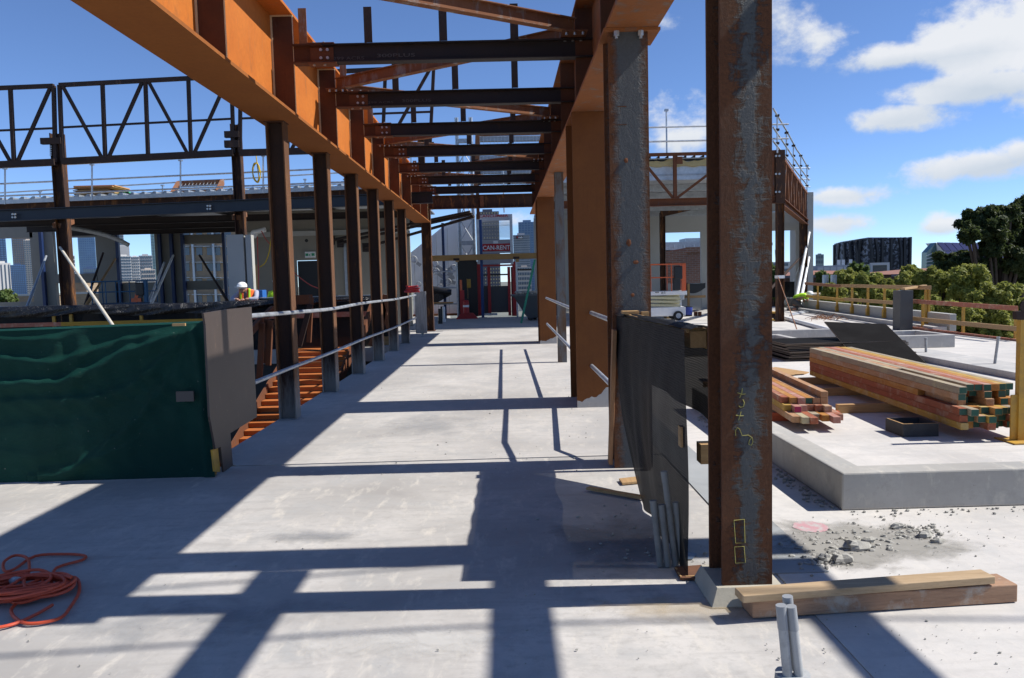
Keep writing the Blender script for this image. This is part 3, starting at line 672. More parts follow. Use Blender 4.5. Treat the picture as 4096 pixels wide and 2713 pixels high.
c = XP(2732, 1745, .95); obj('tie_block', B().bx(.93, .955, c.y-.03, c.y+.03, c.z-.055, c.z+.055), M_lamy, mg)
a = G(2440, 1862); b = D(2479, 1318, 6.43)
obj('leaning_batten', B().bar(a+V(0, -.02, .02), b+V(-.045, 0, 0), .075, .035, X3), timber('stake_timber', (.36, .19, .09), (.27, .13, .06), 'Z'), label='rough brown timber stake leaning on the bolted column', cat='timber', bevel=.004)
M_cond = paint('grey_conduit', (.36, .365, .36), .65, .7, 12)
M_cond2 = paint('dusty_conduit', (.21, .205, .19), .75, .7, 12)
e = E('conduit_cluster', G(2690, 2262), 'four dusty grey conduits sticking up beside the black mesh', 'conduits')
for (x0, y0, x1, y1) in ((2642, 2266, 2613, 2005), (2672, 2266, 2645, 2022), (2703, 2262, 2657, 1888), (2733, 2262, 2702, 2012)):
    a = G(x0, y0); b = D(x1, y1, a.y+.03); obj('conduit', B().tube([a, b], .0185, 12), M_cond2, e, smooth=True)
    obj('taped_end', B().tube([b-(b-a).normalized()*.06, b+(b-a).normalized()*.004], .0205, 12), paint('dusty_tape', (.20, .20, .19), .5, .2), e, smooth=True)
def flat(name, pxs, z, th, mat, label, cat):
    ps = [G(x, y, z+th) for x, y in pxs]
    return obj(name, B().prism([(p.x, p.y) for p in ps], (0, 0, z), X3, Y3, (0, 0, th)), mat, label=label, cat=cat)
M_rplate = rust('rusty_plate', (.16, .07, .035), (.10, .05, .03), None, scale=6)
e = E('steel_plate', G(2755, 2290), 'small rusty steel plate with slots on the floor by the front column', 'plate')
ps = [G(x, y, .014) for x, y in ((2697, 2268), (2822, 2258), (2822, 2312), (2722, 2312))]
obj('plate', B().prism([(p.x, p.y) for p in ps], (0, 0, .002), X3, Y3, (0, 0, .012)), M_rplate, e)
for i, (x0, y0, x1, y1) in enumerate(((2701, 2271, 2708, 2278), (2713, 2290, 2725, 2308), (2742, 2306, 2780, 2304))):
    a, b = G(x0, y0, .015), G(x1, y1, .015); obj('slot', B().bar(a, b, .008, .004), M_lam, e)
flat('foil_scrap', ((2700, 2222), (2740, 2205), (2788, 2214), (2770, 2236), (2720, 2238)), .003, .002, plain('crumpled_foil', (.10, .13, .17), .35, .4), 'crumpled dark foil scrap at the foot of the conduits', 'scrap')
flat('plywood_offcut', ((2476, 1914), (2555, 1905), (2560, 1925), (2490, 1932)), .003, .016, M_lamy, 'brown plywood offcut on the floor under the black mesh', 'timber')
a, b = G(2352, 1952, .02), G(2575, 1990, .02)
obj('batten', B().bar(a, b, .055, .018), M_lam, label='thin loose batten lying in the shadow of the black mesh', cat='timber', bevel=.002)
# timbers and conduits beside the front column
M_oldb = timber('weathered_beam', (.38, .23, .14), (.27, .16, .10), 'X', wear=(.40, .36, .30))
M_plank = timber('pale_plank', (.46, .33, .20), (.36, .25, .14), 'X')
a, b = G(3012, 2478), G(4072, 2412)
dd = (b-a).normalized(); nrm = V(-dd.y, dd.x, 0)
obj('timber_beam', B().bar(a+nrm*.075+V(0, 0, .046), b+nrm*.075+V(0, 0, .046), .145, .088), M_oldb, label='thick weathered timber beam lying right of the front column', cat='timber', bevel=.006)
p0, p1 = G(2955, 2382, .112), G(3952, 2306, .118)
obj('plank', B().bar(p0, p1, .10, .036), M_plank, label='long thin plank resting over the thick timber beam', cat='timber', bevel=.004)
e = E('conduit_cluster', V(1.07, 2.93, 0), 'three grey taped conduits sticking out of the floor at lower right', 'conduits')
for i, (x1, y1, dy) in enumerate(((3150, 2388, .05), (3124, 2424, 0), (3164, 2428, 0))):
    b = D(x1, y1, 2.90+dy); a = V(b.x+.03*(1 if i else .2), b.y, 0)
    a = V(b.x+(.028, .030, .036)[i], b.y, 0)
    obj('conduit', B().tube([a, b], .0185, 14), M_cond, e, smooth=True)
    dr = (b-a).normalized(); obj('taped_end', B().tube([b-dr*.09, b+dr*.003], .0202, 14), paint('grey_tape', (.27, .28, .29), .5, .2), e, smooth=True)
obj('sleeve', B().cyl((1.085, 2.915, 0), .07, .05, 18, r2=.066), M_cond, e, smooth=True)
# dirt, rubble, marks
M_rub = concrete('rubble_grey', (.36, .345, .305), .25, 8, .4, .6, .6)
rr = random.Random(11)
def stone(mb, p, r):
    mb.sph((p.x, p.y, p.z+r*.45), r, 6, 4, (rr.uniform(.8, 1.5), rr.uniform(.7, 1.2), rr.uniform(.5, .8)), .32, rr)
mb = B()
def scatter(n, cx, cy, sx, sy, r0, r1, z=0):
    for i in range(n):
        p = G(rr.gauss(cx, sx), rr.gauss(cy, sy), z); stone(mb, p, r0*(r1/r0)**(rr.random()**2.2))
scatter(420, 3460, 2160, 120, 28, .0025, .017); scatter(240, 3660, 2132, 60, 16, .0025, .015); scatter(260, 3320, 2235, 62, 20, .0025, .017); scatter(90, 3250, 2160, 50, 12, .002, .009)
scatter(130, 3700, 2130, 260, 90, .002, .006)
obj('rubble', mb, M_rub, kind='stuff', label='grey broken concrete rubble swept on the bright slab', cat='rubble')
t = NT('dust_patch'); co = t.coord(); f = t.noise(co, 9, 8, .7); g = t.noise(co, 2.2, 6, .65, .4); at = t.node('ShaderNodeVectorMath', operation='DISTANCE'); mp = t.node('ShaderNodeMapping'); dcen = G(3440, 2180); mp.inputs['Location'].default_value = (-dcen.x/.62, -dcen.y/.42, 0); mp.inputs['Scale'].default_value = (1/.62, 1/.42, 0); t.lk(co, mp.inputs[0]); t.lk(mp.outputs[0], at.inputs[0])
al = t.math('SUBTRACT', t.math('ADD', 1.0, t.math('MULTIPLY', t.math('SUBTRACT', g, .5), 2.4)), at.outputs['Value']); t.col(t.mix(f, (.24, .225, .195), (.36, .34, .30))); t.rough(.95)
tr_ = t.node('ShaderNodeBsdfTransparent'); mxs = t.node('ShaderNodeMixShader'); t.lk(t.ramp(al, .0, .5, 0, .85), mxs.inputs[0]); t.lk(tr_.outputs[0], mxs.inputs[1]); t.lk(t.b.outputs[0], mxs.inputs[2]); t.lk(mxs.outputs[0], t.n['Material Output'].inputs[0])
def stain(nm, px, py, rx, ry, c1, c2, alpha, lab, z0=.0008, sc1=2.4):
    cen = G(px, py); t = NT(nm); co = t.coord(); f = t.noise(co, 9, 8, .7); g = t.noise(co, sc1, 7, .66, .4); at = t.node('ShaderNodeVectorMath', operation='DISTANCE'); mp = t.node('ShaderNodeMapping'); mp.inputs['Location'].default_value = (-cen.x/rx, -cen.y/ry, 0); mp.inputs['Scale'].default_value = (1/rx, 1/ry, 0); t.lk(co, mp.inputs[0]); t.lk(mp.outputs[0], at.inputs[0])
    al = t.math('SUBTRACT', t.math('ADD', .85, t.math('MULTIPLY', t.math('SUBTRACT', g, .5), 2.6)), at.outputs['Value']); t.col(t.mix(f, c1, c2)); t.rough(.95)
    tr_ = t.node('ShaderNodeBsdfTransparent'); mxs = t.node('ShaderNodeMixShader'); t.lk(t.ramp(al, .0, .8, 0, alpha), mxs.inputs[0]); t.lk(tr_.outputs[0], mxs.inputs[1]); t.lk(t.b.outputs[0], mxs.inputs[2]); t.lk(mxs.outputs[0], t.n['Material Output'].inputs[0])
    obj('floor_stain', B().grid(lambda u, v: (cen.x+rx*1.7*(2*u-1), cen.y+ry*1.7*(2*v-1), z0), 2, 2), t.m, kind='stuff', label=lab, cat='stain')
stain('dirt_under_mesh', 2520, 2190, .55, .75, (.20, .185, .16), (.30, .28, .25), .6, 'brownish dirt on the floor below the black mesh', .0032)
stain('rust_wash', 2720, 2440, .55, .22, (.40, .30, .17), (.46, .38, .26), .5, 'yellow brown rust wash on the floor at the front column', .0038, 3)
stain('damp_patch', 1250, 2150, .5, .18, (.22, .225, .235), (.28, .285, .29), .55, 'dark grey damp smudge on the floor in front of the step', .0032, 3)
stain('damp_patch', 800, 2480, .7, .3, (.26, .265, .275), (.32, .325, .33), .45, 'broad grey smudge on the floor near the orange cord', .0034, 3)
stain('pale_scuff', 1600, 2560, .6, .22, (.58, .56, .52), (.66, .64, .60), .5, 'pale scuffed patch on the near floor', .0036, 4)
stain('grey_scuff', 1700, 1700, .7, .9, (.28, .285, .29), (.34, .345, .35), .35, 'faint grey scuffs along the walkway', .0045, 2.5)
obj('dust_patch', B().grid(lambda u, v: (dcen.x+1.1*(2*u-1), dcen.y+.75*(2*v-1), .004), 2, 2), t.m, kind='stuff', label='grey brown dust smeared around the rubble', cat='dust')
mb = B()
for i in range(210):
    k = rr.random(); p = V(2.20-rr.random()**2*.12, 5.15+3.6*k, 0); stone(mb, p, rr.uniform(.004, .016))
for i in range(160):
    k = rr.random(); p = V(2.25+k*4, 5.08-rr.random()**2*.14, 0); stone(mb, p, rr.uniform(.003, .012))
obj('kerb_dirt', mb, M_rub, kind='stuff', label='crumbled concrete along the foot of the kerb', cat='rubble')
mb = B()
for i in range(120):
    p = G(rr.uniform(100, 2600), 1900+(rr.random()**.7)*800); stone(mb, p, .0016*(4)**(rr.random()**2.8))
for i in range(150):
    p = G(rr.gauss(2560, 170), rr.gauss(2180, 90)); stone(mb, p, .0025*(5)**(rr.random()**2.2))
for i in range(70):
    p = G(rr.uniform(3050, 4080), rr.uniform(2420, 2700)); stone(mb, p, .002*(3.8)**(rr.random()**2.6))
for i in range(110):
    p = G(rr.uniform(1500, 2400), rr.uniform(1500, 1900)); stone(mb, p, .0025*(4)**(rr.random()**2.2))
obj('floor_grit', mb, M_rub, kind='stuff', label='small grit and crumbs scattered over the floor slab', cat='grit')
for i, (x, y, r, nm) in enumerate(((3425, 2200, .05, 'largest dark angular concrete lump in the rubble'), (3367, 2252, .042, 'pale rounded concrete lump at the front of the rubble'), (3475, 2172, .03, 'concrete lump in the middle of the rubble heap'), (3695, 2150, .035, 'concrete lump at the right end of the rubble'), (3300, 2245, .035, 'concrete lump at the left end of the rubble'), (3590, 2115, .03, 'flat concrete flake at the back of the rubble'), (3750, 2172, .028, 'lone concrete sliver right of the rubble'))):
    m2 = B(); rr.seed(i+40); m2.sph(G(x, y)+V(0, 0, r*.4), r, 8, 6, (1.4, .9, .75), .3, rr); obj('concrete_lump', m2, M_rub, label=nm, cat='rubble')
c = G(3243, 2108, .002); m2 = B(); n = 40
m2.prism([((.108+.006*math.sin(i*5.1))*math.cos(i*2*math.pi/n), (.108+.006*math.sin(i*3.7))*math.sin(i*2*math.pi/n)) for i in range(n)], (c.x, c.y, .0012), X3, Y3, (0, 0, .003))
t = NT('pink_paint_patch'); co = t.coord(); f = t.noise(co, 14, 6, .65); t.col(t.mix(t.ramp(f, .45, .6), (.46, .25, .26), (.42, .40, .37))); t.rough(.8)
obj('floor_mark', m2, t.m, label='worn pink painted disc on the slab beside the rubble', cat='floor mark')

# ================================================================ right: kerb, timber stacks, plywood, hobs
KX, KY, KH, KW = 2.236, 5.12, .255, .195
e = E('concrete_kerb', (KX, KY, 0), 'raised grey concrete kerb turning a corner at lower right', 'kerb')
# each kerb length a piece of its own, butted at the pour joints
obj('kerb_length', B().prism([(KX, KY), (3.62, KY), (3.62, KY+KW), (KX+KW, KY+KW), (KX+KW, 9.3), (KX, 9.3)], (0, 0, -.001), X3, Y3, (0, 0, KH)), M_hob, e, bevel=.012)
obj('kerb_length', B().bx(3.626, 9.5, KY+.003, KY+KW, -.001, KH-.003), M_hob, e, bevel=.012)
tk = [timber('timber_red', (.34, .105, .05), (.25, .08, .042), 'Y', wear=(.36, .22, .15)), timber('timber_orange', (.43, .195, .045), (.33, .14, .035), 'Y', wear=(.42, .25, .10)),
      timber('timber_yellow', (.46, .29, .06), (.36, .21, .05), 'Y', wear=(.45, .34, .16)), timber('timber_grey', (.36, .30, .21), (.26, .21, .15), 'Y', wear=(.40, .34, .20)), timber('timber_tan', (.44, .25, .13), (.33, .18, .09), 'Y', wear=(.40, .30, .22)), timber('timber_pink', (.42, .20, .15), (.34, .15, .11), 'Y', wear=(.42, .31, .24))]
tn = ['red painted', 'orange', 'yellow', 'weathered grey', 'tan brown', 'faded pink']
M_gend = paint('green_end_paint', (.02, .085, .055), .7, .7); M_pend = paint('magenta_end_paint', (.40, .02, .09), .6, .3)
ords = ['first', 'second', 'third', 'fourth', 'fifth', 'sixth', 'seventh', 'eighth', 'ninth']
def beamY(e_name, x, y0, y1, z, w, h, mat, label, group, end=None, skew=0.0):
    p, q = V(x, y0, z+h/2), V(x+skew*(y1-y0), y1, z+h/2)
    o = E(e_name, V(x, y0, z), label, 'timber', group)
    obj('beam', B().bar(p, q, w, h), mat, o, bevel=.004)
    if end:
        d = (q-p).normalized(); obj('painted_end', B().bar(p-d*.0025, p-d*.0002, w-.008, h-.008), end, o)
rt = random.Random(5); W = .0765; Hh = .0655
s0_ = G(3238, 1500, .10); s1_ = G(3842, 1721, .10)
SX = s1_.x; SY0 = s1_.y; SY1 = s0_.y; SK = (s0_.x-s1_.x)/(s0_.y-s1_.y)
front = [2, 0, 0, 1, 4, 3]; topc = [3, 4, 3, 0, 5, 1, 2, 3]
for l in range(6):
    for i in range(8):
        if l == 5 and i == 1: y0, ln = SY0+1.5, None
        k = front[l] if i == 0 else (topc[i] if l == 5 else rt.choice([0, 0, 2, 4, 4, 3, 1]))
        y0 = SY0 + (rt.uniform(-.05, .30) if l in (3, 4) else rt.uniform(-.07, .12)) + (.0 if l < 3 else .06*(l-2)*(1 if i else .4))
        if i == 0: y0 = SY0 + (0, .02, .03, .85, .06, .04)[l]
        if l == 5 and i == 1: y0 = SY0+1.55
        if l == 3 and i in (3, 5): continue
        if l == 4 and i == 5: continue
        y1 = SY1 + (0 if i == 0 else rt.uniform(-.03, .1))
        x = SX + W*(i+.5) + rt.uniform(-.002, .002)
        x += SK*(y0-SY0)
        end = rt.choice([M_gend, M_gend, None]) if not (i == 0 and l in (0, 3)) else None
        beamY('stacked_timber', x, y0, y1, .10+l*(Hh+.001), W-.002, Hh, tk[k], f'{tn[k]} timber beam in the tall stack, {ords[l]} layer up, {ords[i]} from the left', 'timbers in the tall stack', end, SK)
rt.seed(9)
a = G(3170, 1692, .09); b = G(3381, 1690, .09); LXs = a.x; LYs = a.y; SK2 = .085
lay = [(7, [4, 3, 0, 3, 1, 5, 0]), (6, [2, 5, 5, 0, 0, 4]), (6, [0, 1, 5, 1, 4, 4]), (1, [4])]
for l, (n, cs_) in enumerate(lay):
    for i in range(n):
        ii = i if l < 3 else 5
        x = LXs + W*(ii+.5)
        y0 = LYs + (.0, .25, .37, .30)[l] + (rt.uniform(-.10, .12) if l < 3 else -.0)
        if l == 2 and i == 5: y0 = LYs+.30
        x += SK2*(y0-LYs)
        end = M_pend if (l == 1 and i == 1) else (M_gend if (l == 2 and i == 3) else None)
        beamY('stacked_timber', x, y0, LYs+4.2+rt.uniform(-.1, .1), .09+l*(Hh+.001), W-.002, Hh, tk[cs_[i]], f'{tn[cs_[i]]} timber beam in the low stack, {ords[l]} layer up, {ords[ii]} from the left', 'timbers in the low stack', end, SK2)
def bearer(x0, x1, y, h, mat, label, dy=.075): obj('bearer', B().bx(x0, x1, y-dy/2, y+dy/2, 0, h), mat, label=label, cat='timber', bevel=.003)
bearer(2.75, 3.62, LYs+.62, .088, timber('bearer_red', (.50, .11, .05), (.4, .09, .04), 'X'), 'red bearer under the near end of the low timber stack')
bearer(2.80, 3.9, LYs+3.2, .088, M_lam, 'pale bearer under the far end of the low timber stack')
bearer(3.75, 5.2, LYs+.98, .098, M_lam, 'brown bearer under the near end of the tall timber stack')
bearer(3.4, 5.2, LYs+2.25, .098, M_lam, 'brown bearer under the middle of the tall timber stack')
bearer(4.2, 5.2, LYs+3.3, .098, M_lam, 'brown bearer under the far end of the tall timber stack')
flat('plywood_offcut', ((3075, 1478), (3100, 1468), (3236, 1488), (3215, 1496), (3110, 1506)), .09, .015, M_lam, 'pale plywood sheet lying between the timber stacks', 'plywood')
# small formwork box
e = E('formwork_box', G(3680, 1750), 'small square black plywood formwork box on the bright slab', 'box')
bx0 = G(3612, 1749); S_ = .345; hb = .125
M_fb = paint('stained_form_ply', (.05, .05, .05), .75, .95, 8, .2)
for nm, (x0, x1, y0, y1) in (('side', (0, S_, 0, .017)), ('side', (0, S_, S_-.017, S_)), ('side', (0, .017, .018, S_-.018)), ('side', (S_-.017, S_, .018, S_-.018))):
    obj(nm, B().bx(bx0.x+x0, bx0.x+x1, bx0.y+y0, bx0.y+y1, 0, hb), M_fb, e)
obj('edge', B().bx(bx0.x+.0, bx0.x+.016, bx0.y+.018, bx0.y+S_-.018, hb, hb+.002).bx(bx0.x, bx0.x+S_, bx0.y, bx0.y+.016, hb, hb+.0022), M_lam, e)
# plywood stack
M_plyf = paint('film_ply', (.009, .008, .0075), .85, .15, 2, .05); M_plye = timber('ply_edge', (.20, .15, .11), (.13, .10, .08), 'X')
pf = G(3150, 1446); pr2 = G(3625, 1433)
rt.seed(21)
for i in range(11):
    ox, oy = rt.uniform(-.06, .08), rt.uniform(-.06, .06); a_ = rt.uniform(-.03, .03); z = .012+i*.0295
    m = B(); L, Wd = rt.choice([2.2, 2.25, 2.3, 1.7 if i in (3, 7) else 2.2]), 1.2
    u = V(math.cos(a_), math.sin(a_), 0); v = V(-math.sin(a_), math.cos(a_), 0)
    o = E('plywood_sheet', V(pf.x+ox, pf.y+oy, z), f'used black faced plywood sheet, {ords[i] if i<9 else ("tenth" if i==9 else "topmost")} from the bottom of the pile', 'plywood', 'plywood sheets in the pile')
    obj('core', B().prism([(0, 0), (L, 0), (L, Wd), (0, Wd)], (pf.x+ox, pf.y+oy, z), u, v, (0, 0, .017)), M_plye, o)
    obj('film_face', B().prism([(.002, .002), (L-.002, .002), (L-.002, Wd-.002), (.002, Wd-.002)], (pf.x+ox, pf.y+oy, z+.0172), u, v, (0, 0, .001)), M_plyf, o)
def sheet(A_, B_, C_, th, label):
    n = (B_-A_).cross(C_-B_).normalized(); D_ = A_+(C_-B_)
    o = E('plywood_sheet', C_, label, 'plywood')
    obj('core', B().prism([(0, 0), (1, 0), (1, 1), (0, 1)], A_, (B_-A_), (D_-A_), n*th*(1 if n.z < 0 else -1)), M_plye, o)
    obj('film_face', B().prism([(.003, .003), (.997, .003), (.997, .997), (.003, .997)], A_+n*(.0003 if n.z > 0 else -.0003), (B_-A_), (D_-A_), n*(.001 if n.z > 0 else -.001)), M_plyf, o)
sheet(D(3297, 1287, 15.0), D(3543, 1296, 14.75), G(3708, 1456), .017, 'large black plywood sheet tilted up against the pile')
sheet(D(3320, 1312, 14.9), D(3535, 1338, 14.55), G(3690, 1457), .017, 'second black plywood sheet tilted under the large one')
sheet(D(3380, 1330, 14.8), D(3590, 1345, 14.3), D(3640, 1400, 13.9), .017, 'small black plywood piece wedged between tilted sheets')
# square upstands on the terrace
def ring(x0, x1, y0, y1, h, w, label, mat=M_hobt):
    e = E('concrete_upstand', ((x0+x1)/2, (y0+y1)/2, 0), label, 'upstand')
    obj('wall', B().bx(x0, x1, y0, y0+w, -.001, h), mat, e, bevel=.01); obj('wall', B().bx(x0, x1, y1-w, y1, -.001, h), mat, e, bevel=.01)
    obj('wall', B().bx(x0, x0+w, y0+w+.002, y1-w-.002, -.001, h-.002), mat, e, bevel=.01); obj('wall', B().bx(x1-w, x1, y0+w+.002, y1-w-.002, -.001, h-.002), mat, e, bevel=.01)
ring(7.35, 9.2, 15.8, 17.25, .26, .12, 'square concrete upstand behind the tilted plywood')
ring(3.3, 6.05, 15.3, 17.1, .26, .14, 'square concrete upstand left of the plywood pile')
obj('concrete_upstand', B().bx(2.4, 7.85, 18.1, 18.26, -.001, .27), M_hobt, label='long low concrete upstand behind the left square upstand', cat='upstand', bevel=.01)
obj('concrete_upstand', B().bx(2.4, 7.0, 20.6, 20.78, -.001, .22), M_hobt, label='farthest low concrete upstand near the terrace corner column', cat='upstand', bevel=.01)
obj('low_plinth', B().bx(7.27, 8.0, 6.0, 14.6, -.001, .10), M_hobt, label='long low concrete plinth running right of the timber stacks', cat='plinth', bevel=.01)
for (x0, y0, x1, y1, z, lab) in ((3705, 1409, 3703, 1356, .1, 'short white pipe stub standing by the square upstand'), (3976, 1455, 3993, 1353, .1, 'tall white pipe stub on the low plinth')):
    a = G(x0, y0, z); b = D(x1, y1, a.y); obj('pipe_stub', B().tube([a-V(0, 0, .11), b], .022, 10).tube([b-V(0, 0, .002), b+V(0, 0, .02)], .028, 10), M_cond, label=lab, cat='pipe', smooth=True)
a = G(3905, 1480, .0); e = E('tap_fitting', a, 'white plastic pipe fitting with red cap lying on the slab', 'fitting')
obj('body', B().tube([a+V(0, -.1, .05), a+V(.12, -.1, .035), a+V(.22, -.12, .03)], .022, 8), M_white, e, smooth=True); obj('cap', B().cyl(a+V(-.02, -.1, .05), .03, .02, 8, X3), M_red, e)
# ================================================================ text helper
def text_mesh(s, size, bold=True, squash=1.0):
    cu = bpy.data.curves.new('lettering', 'FONT'); cu.body = s; cu.size = size; cu.extrude = .002; cu.align_x = 'LEFT'; cu.resolution_u = 3
    if bold: cu.offset = size*.018
    o = bpy.data.objects.new('lettering_tmp', cu); COL.objects.link(o); bpy.context.view_layer.update()
    dg = bpy.context.evaluated_depsgraph_get(); me = bpy.data.meshes.new_from_object(o.evaluated_get(dg))
    v = [tuple(x.co) for x in me.vertices]; f = [tuple(p.vertices) for p in me.polygons]
    bpy.data.objects.remove(o); bpy.data.meshes.remove(me)
    x0 = min(p[0] for p in v); x1 = max(p[0] for p in v); y0 = min(p[1] for p in v); y1 = max(p[1] for p in v)
    return [((x-x0)/(x1-x0), (y-y0)/(y1-y0), z) for x, y, z in v], f
def letters(name, s, p0, p1, y, mat, parent, bold=True, proud=.004):   # p0 = lower left, p1 = upper right (world x,z) on plane Y = y
    v, f = text_mesh(s, 1, bold); m = MB()
    m.add([(p0.x+(p1.x-p0.x)*a, y-proud+c*.5, p0.z+(p1.z-p0.z)*b) for a, b, c in v], f)
    return obj(name, m, mat, parent)
def W(x, y, A, Bq):                       # photo pixel -> upright plane through A and Bq
    n = V(Bq.y-A.y, -(Bq.x-A.x), 0); r = ray(x, y); t = n.dot(A-EYE)/n.dot(r); return EYE + r*t

# ================================================================ right building: truss, roof, walls
def Q(x, y): return (2420+x/2.751, 540+y/2.751)
TY = 25.75
def q(x, y, d=TY): return D(*Q(x, y), d)
tr = E('roof_truss', (5.3, TY, 3.9), 'rusty front roof truss of the right building, facing the camera', 'truss')
xl = 1.55; xr = q(1870, 200).x; zt1 = q(1200, 203).z; zb1 = q(1200, 730).z
obj('top_chord', B().bar((xl, TY, zt1), (xr, TY, zt1), .10, .10), M_rustm, tr)
obj('bottom_chord', B().ib((xl, TY, zb1), (xr, TY, zb1), .24, .18, .01, .016), M_rustm, tr)
xv = [q(770, 500).x - 3.13*k for k in (1, 0)] + [q(1838, 500).x]
for x in xv: obj('upright', B().bar((x, TY, zb1+.12), (x, TY, zt1-.05), .12, .11, X3), M_rustm, tr)
for a, b in ((xv[0], xv[1]), (xv[1], xv[2])):
    m_ = (a+b)/2+.35
    obj('diagonal', B().bar((a+.05, TY, zb1+.13), (m_, TY, zt1-.06), .08, .08), M_rustm, tr); obj('diagonal', B().bar((b-.06, TY, zb1+.13), (m_+.06, TY, zt1-.06), .08, .08), M_rustm, tr)
obj('corner_plate', B().bx(xr, xr+.30, TY-.1, TY+.1, zb1-.12, zt1+.05), M_post, tr)
bo = B()
for yy in (238, 435, 632):
    c = q(1885, yy); bo.cyl((c.x-.05, TY-.1, c.z), .035, -.03, 8, Y3).cyl((c.x+.06, TY-.1, c.z), .035, -.03, 8, Y3)
obj('bolt', bo, M_bolt, tr, kind='stuff')
c = q(815, 283); obj('gusset_plate', B().bx(c.x-.1, c.x+.1, TY-.08, TY-.06, c.z-.12, c.z+.12), M_rustm, tr)
# side truss going back along the right
PA = q(1905, 740); PB = D(*Q(2215, 995), 36.0)
sd = E('roof_truss', PA, 'rusty side roof truss receding from the corner of the right building', 'truss')
PAt = V(PA.x, PA.y, zt1); PBt = V(PB.x, PB.y, D(*Q(2215, 640), 36).z)
obj('top_chord', B().bar(PAt, PBt, .1, .1), M_rustm, sd); obj('bottom_chord', B().ib(V(PA.x, PA.y, zb1), V(PB.x, PB.y, PB.z+.12), .24, .22, .012, .02), M_rustm, sd)
for i in range(11):
    t_ = (i+.4)/11; a = V(PA.x, PA.y, zb1+.12).lerp(V(PB.x, PB.y, PB.z+.24), t_); b = PAt.lerp(PBt, t_)
    obj('upright', B().bar(a, b-V(0, 0, .05), .14, .10, X3), M_rustm, sd)
    if i < 10:
        t2 = (i+1.25)/11; b2 = PAt.lerp(PBt, t2) if i % 2 else PAt.lerp(PBt, t_+.02); a2 = V(PA.x, PA.y, zb1+.14).lerp(V(PB.x, PB.y, PB.z+.26), t_+.03 if i % 2 else t2)
        obj('diagonal', B().bar(a2, b2-V(0, 0, .06), .07, .07), M_brace, sd)
# roof of the right building
rf = E('building_roof', (5, 31, 4.4), 'galvanised metal deck roof of the right building behind the truss', 'roof')
def zroof(y): return 4.92-.047*(y-26.2)
mb = B().prism([(1.5, 26.2), (xr-.1, 26.2), (PB.x-.4, 36.6), (1.5, 36.6)], (0, 0, 0), X3, Y3, (0, 0, .01))
mb = B(); A0 = [(1.5, 26.2), (xr-.15, 26.2), (PB.x-.4, 36.4), (1.5, 36.4)]
mb.add([(x, y, zroof(y)) for x, y in A0]+[(x, y, zroof(y)+.05) for x, y in A0], [(3, 2, 1, 0), (4, 5, 6, 7), (0, 1, 5, 4), (1, 2, 6, 5), (2, 3, 7, 6), (3, 0, 4, 7)])
obj('soffit_deck', mb, M_galvd, rf)
M_ins = paint('yellow_insulation', (.48, .40, .20), .9, .3, 4)
mi = B(); n = 60
top = [q(530+ (1820-530)*i/n, 278+12*math.sin(i*.7)+8*math.sin(i*1.9), 26.3) for i in range(n+1)]; bot = [q(530+(1820-530)*i/n, 340+8*math.sin(i*1.3+1), 26.3) for i in range(n+1)]
x0 = 1.6; sh = [V(p.x-(top[0].x-x0)*(1-i/n), 26.15, p.z) for i, p in enumerate(top)]; sb = [V(p.x-(bot[0].x-x0)*(1-i/n), 26.15, p.z) for i, p in enumerate(bot)]
mi.prism([(p.x, p.z) for p in sh]+[(p.x, p.z) for p in reversed(sb)], (0, 26.1, 0), X3, Z3, (0, .3, 0)); obj('insulation', mi, M_ins, rf)
zi = q(1000, 270, 26.3).z; obj('roof_sheet', B().bx(1.5, xr-.1, 26.05, 36.2, zi, zi+.03), M_galvd, rf)
for i in range(24):
    x = 1.7+i*(xr-1.9)/24; obj('roof_rib', B().bx(x-.03, x+.03, 26.04, 36, zi+.0305, zi+.09), M_frame, rf)
zp = q(1000, 393, 26.3); obj('edge_purlin', B().bx(1.5, xr-.2, 26.22, 26.30, zp.z-.30, zp.z+.30), M_galv, rf)
for y in (28, 29.8, 31.6, 33.4, 35.2): obj('purlin', B().bx(1.5, xr-.1+(y-26)*.3, y-.04, y+.04, zroof(y)-.22, zroof(y)-.005), M_galvd, rf)
# columns of the right building
def hcol(x0, x1, y, z1, mat, label, d=.22):
    e = E('steel_column', ((x0+x1)/2, y, 0), label, 'steel column'); obj('column', B().ib(((x0+x1)/2, y+d/2, .012), ((x0+x1)/2, y+d/2, z1), x1-x0, d, .012, .018, up=X3), mat, e)
    obj('base_plate', B().bx(x0-.03, x1+.03, y-.03, y+d+.03, 0, .012), M_rustm, e); return e
a, b = D(3106, 1285, TY), D(3133, 1285, TY); hcol(a.x, b.x, TY-.1, zb1-.13, M_post, 'dark brown corner column of the right building')
a, b = D(*Q(612, 1200), 33.5), D(*Q(666, 1200), 33.5); hc = hcol(a.x, b.x, 33.5, 4.3, M_post, 'brown column with a haunched rafter inside the right building')
ps = [D(*Q(*p), 33.4) for p in ((640, 905), (640, 790), (1500, 775), (1500, 800), (1085, 785))]
ps = [D(*Q(*p), 33.4) for p in ((612, 905), (612, 800), (740, 780), (1180, 765), (1180, 775))]
obj('haunch', B().prism([(p.x, p.z) for p in ps], (0, 33.38, 0), X3, Z3, (0, .12, 0)), M_post, hc)
a, b = D(*Q(2138, 1200), 35.4), D(*Q(2212, 1200), 35.4); hcol(a.x, b.x, 35.2, 3.95, M_post, 'dark brown rear column under the side truss')
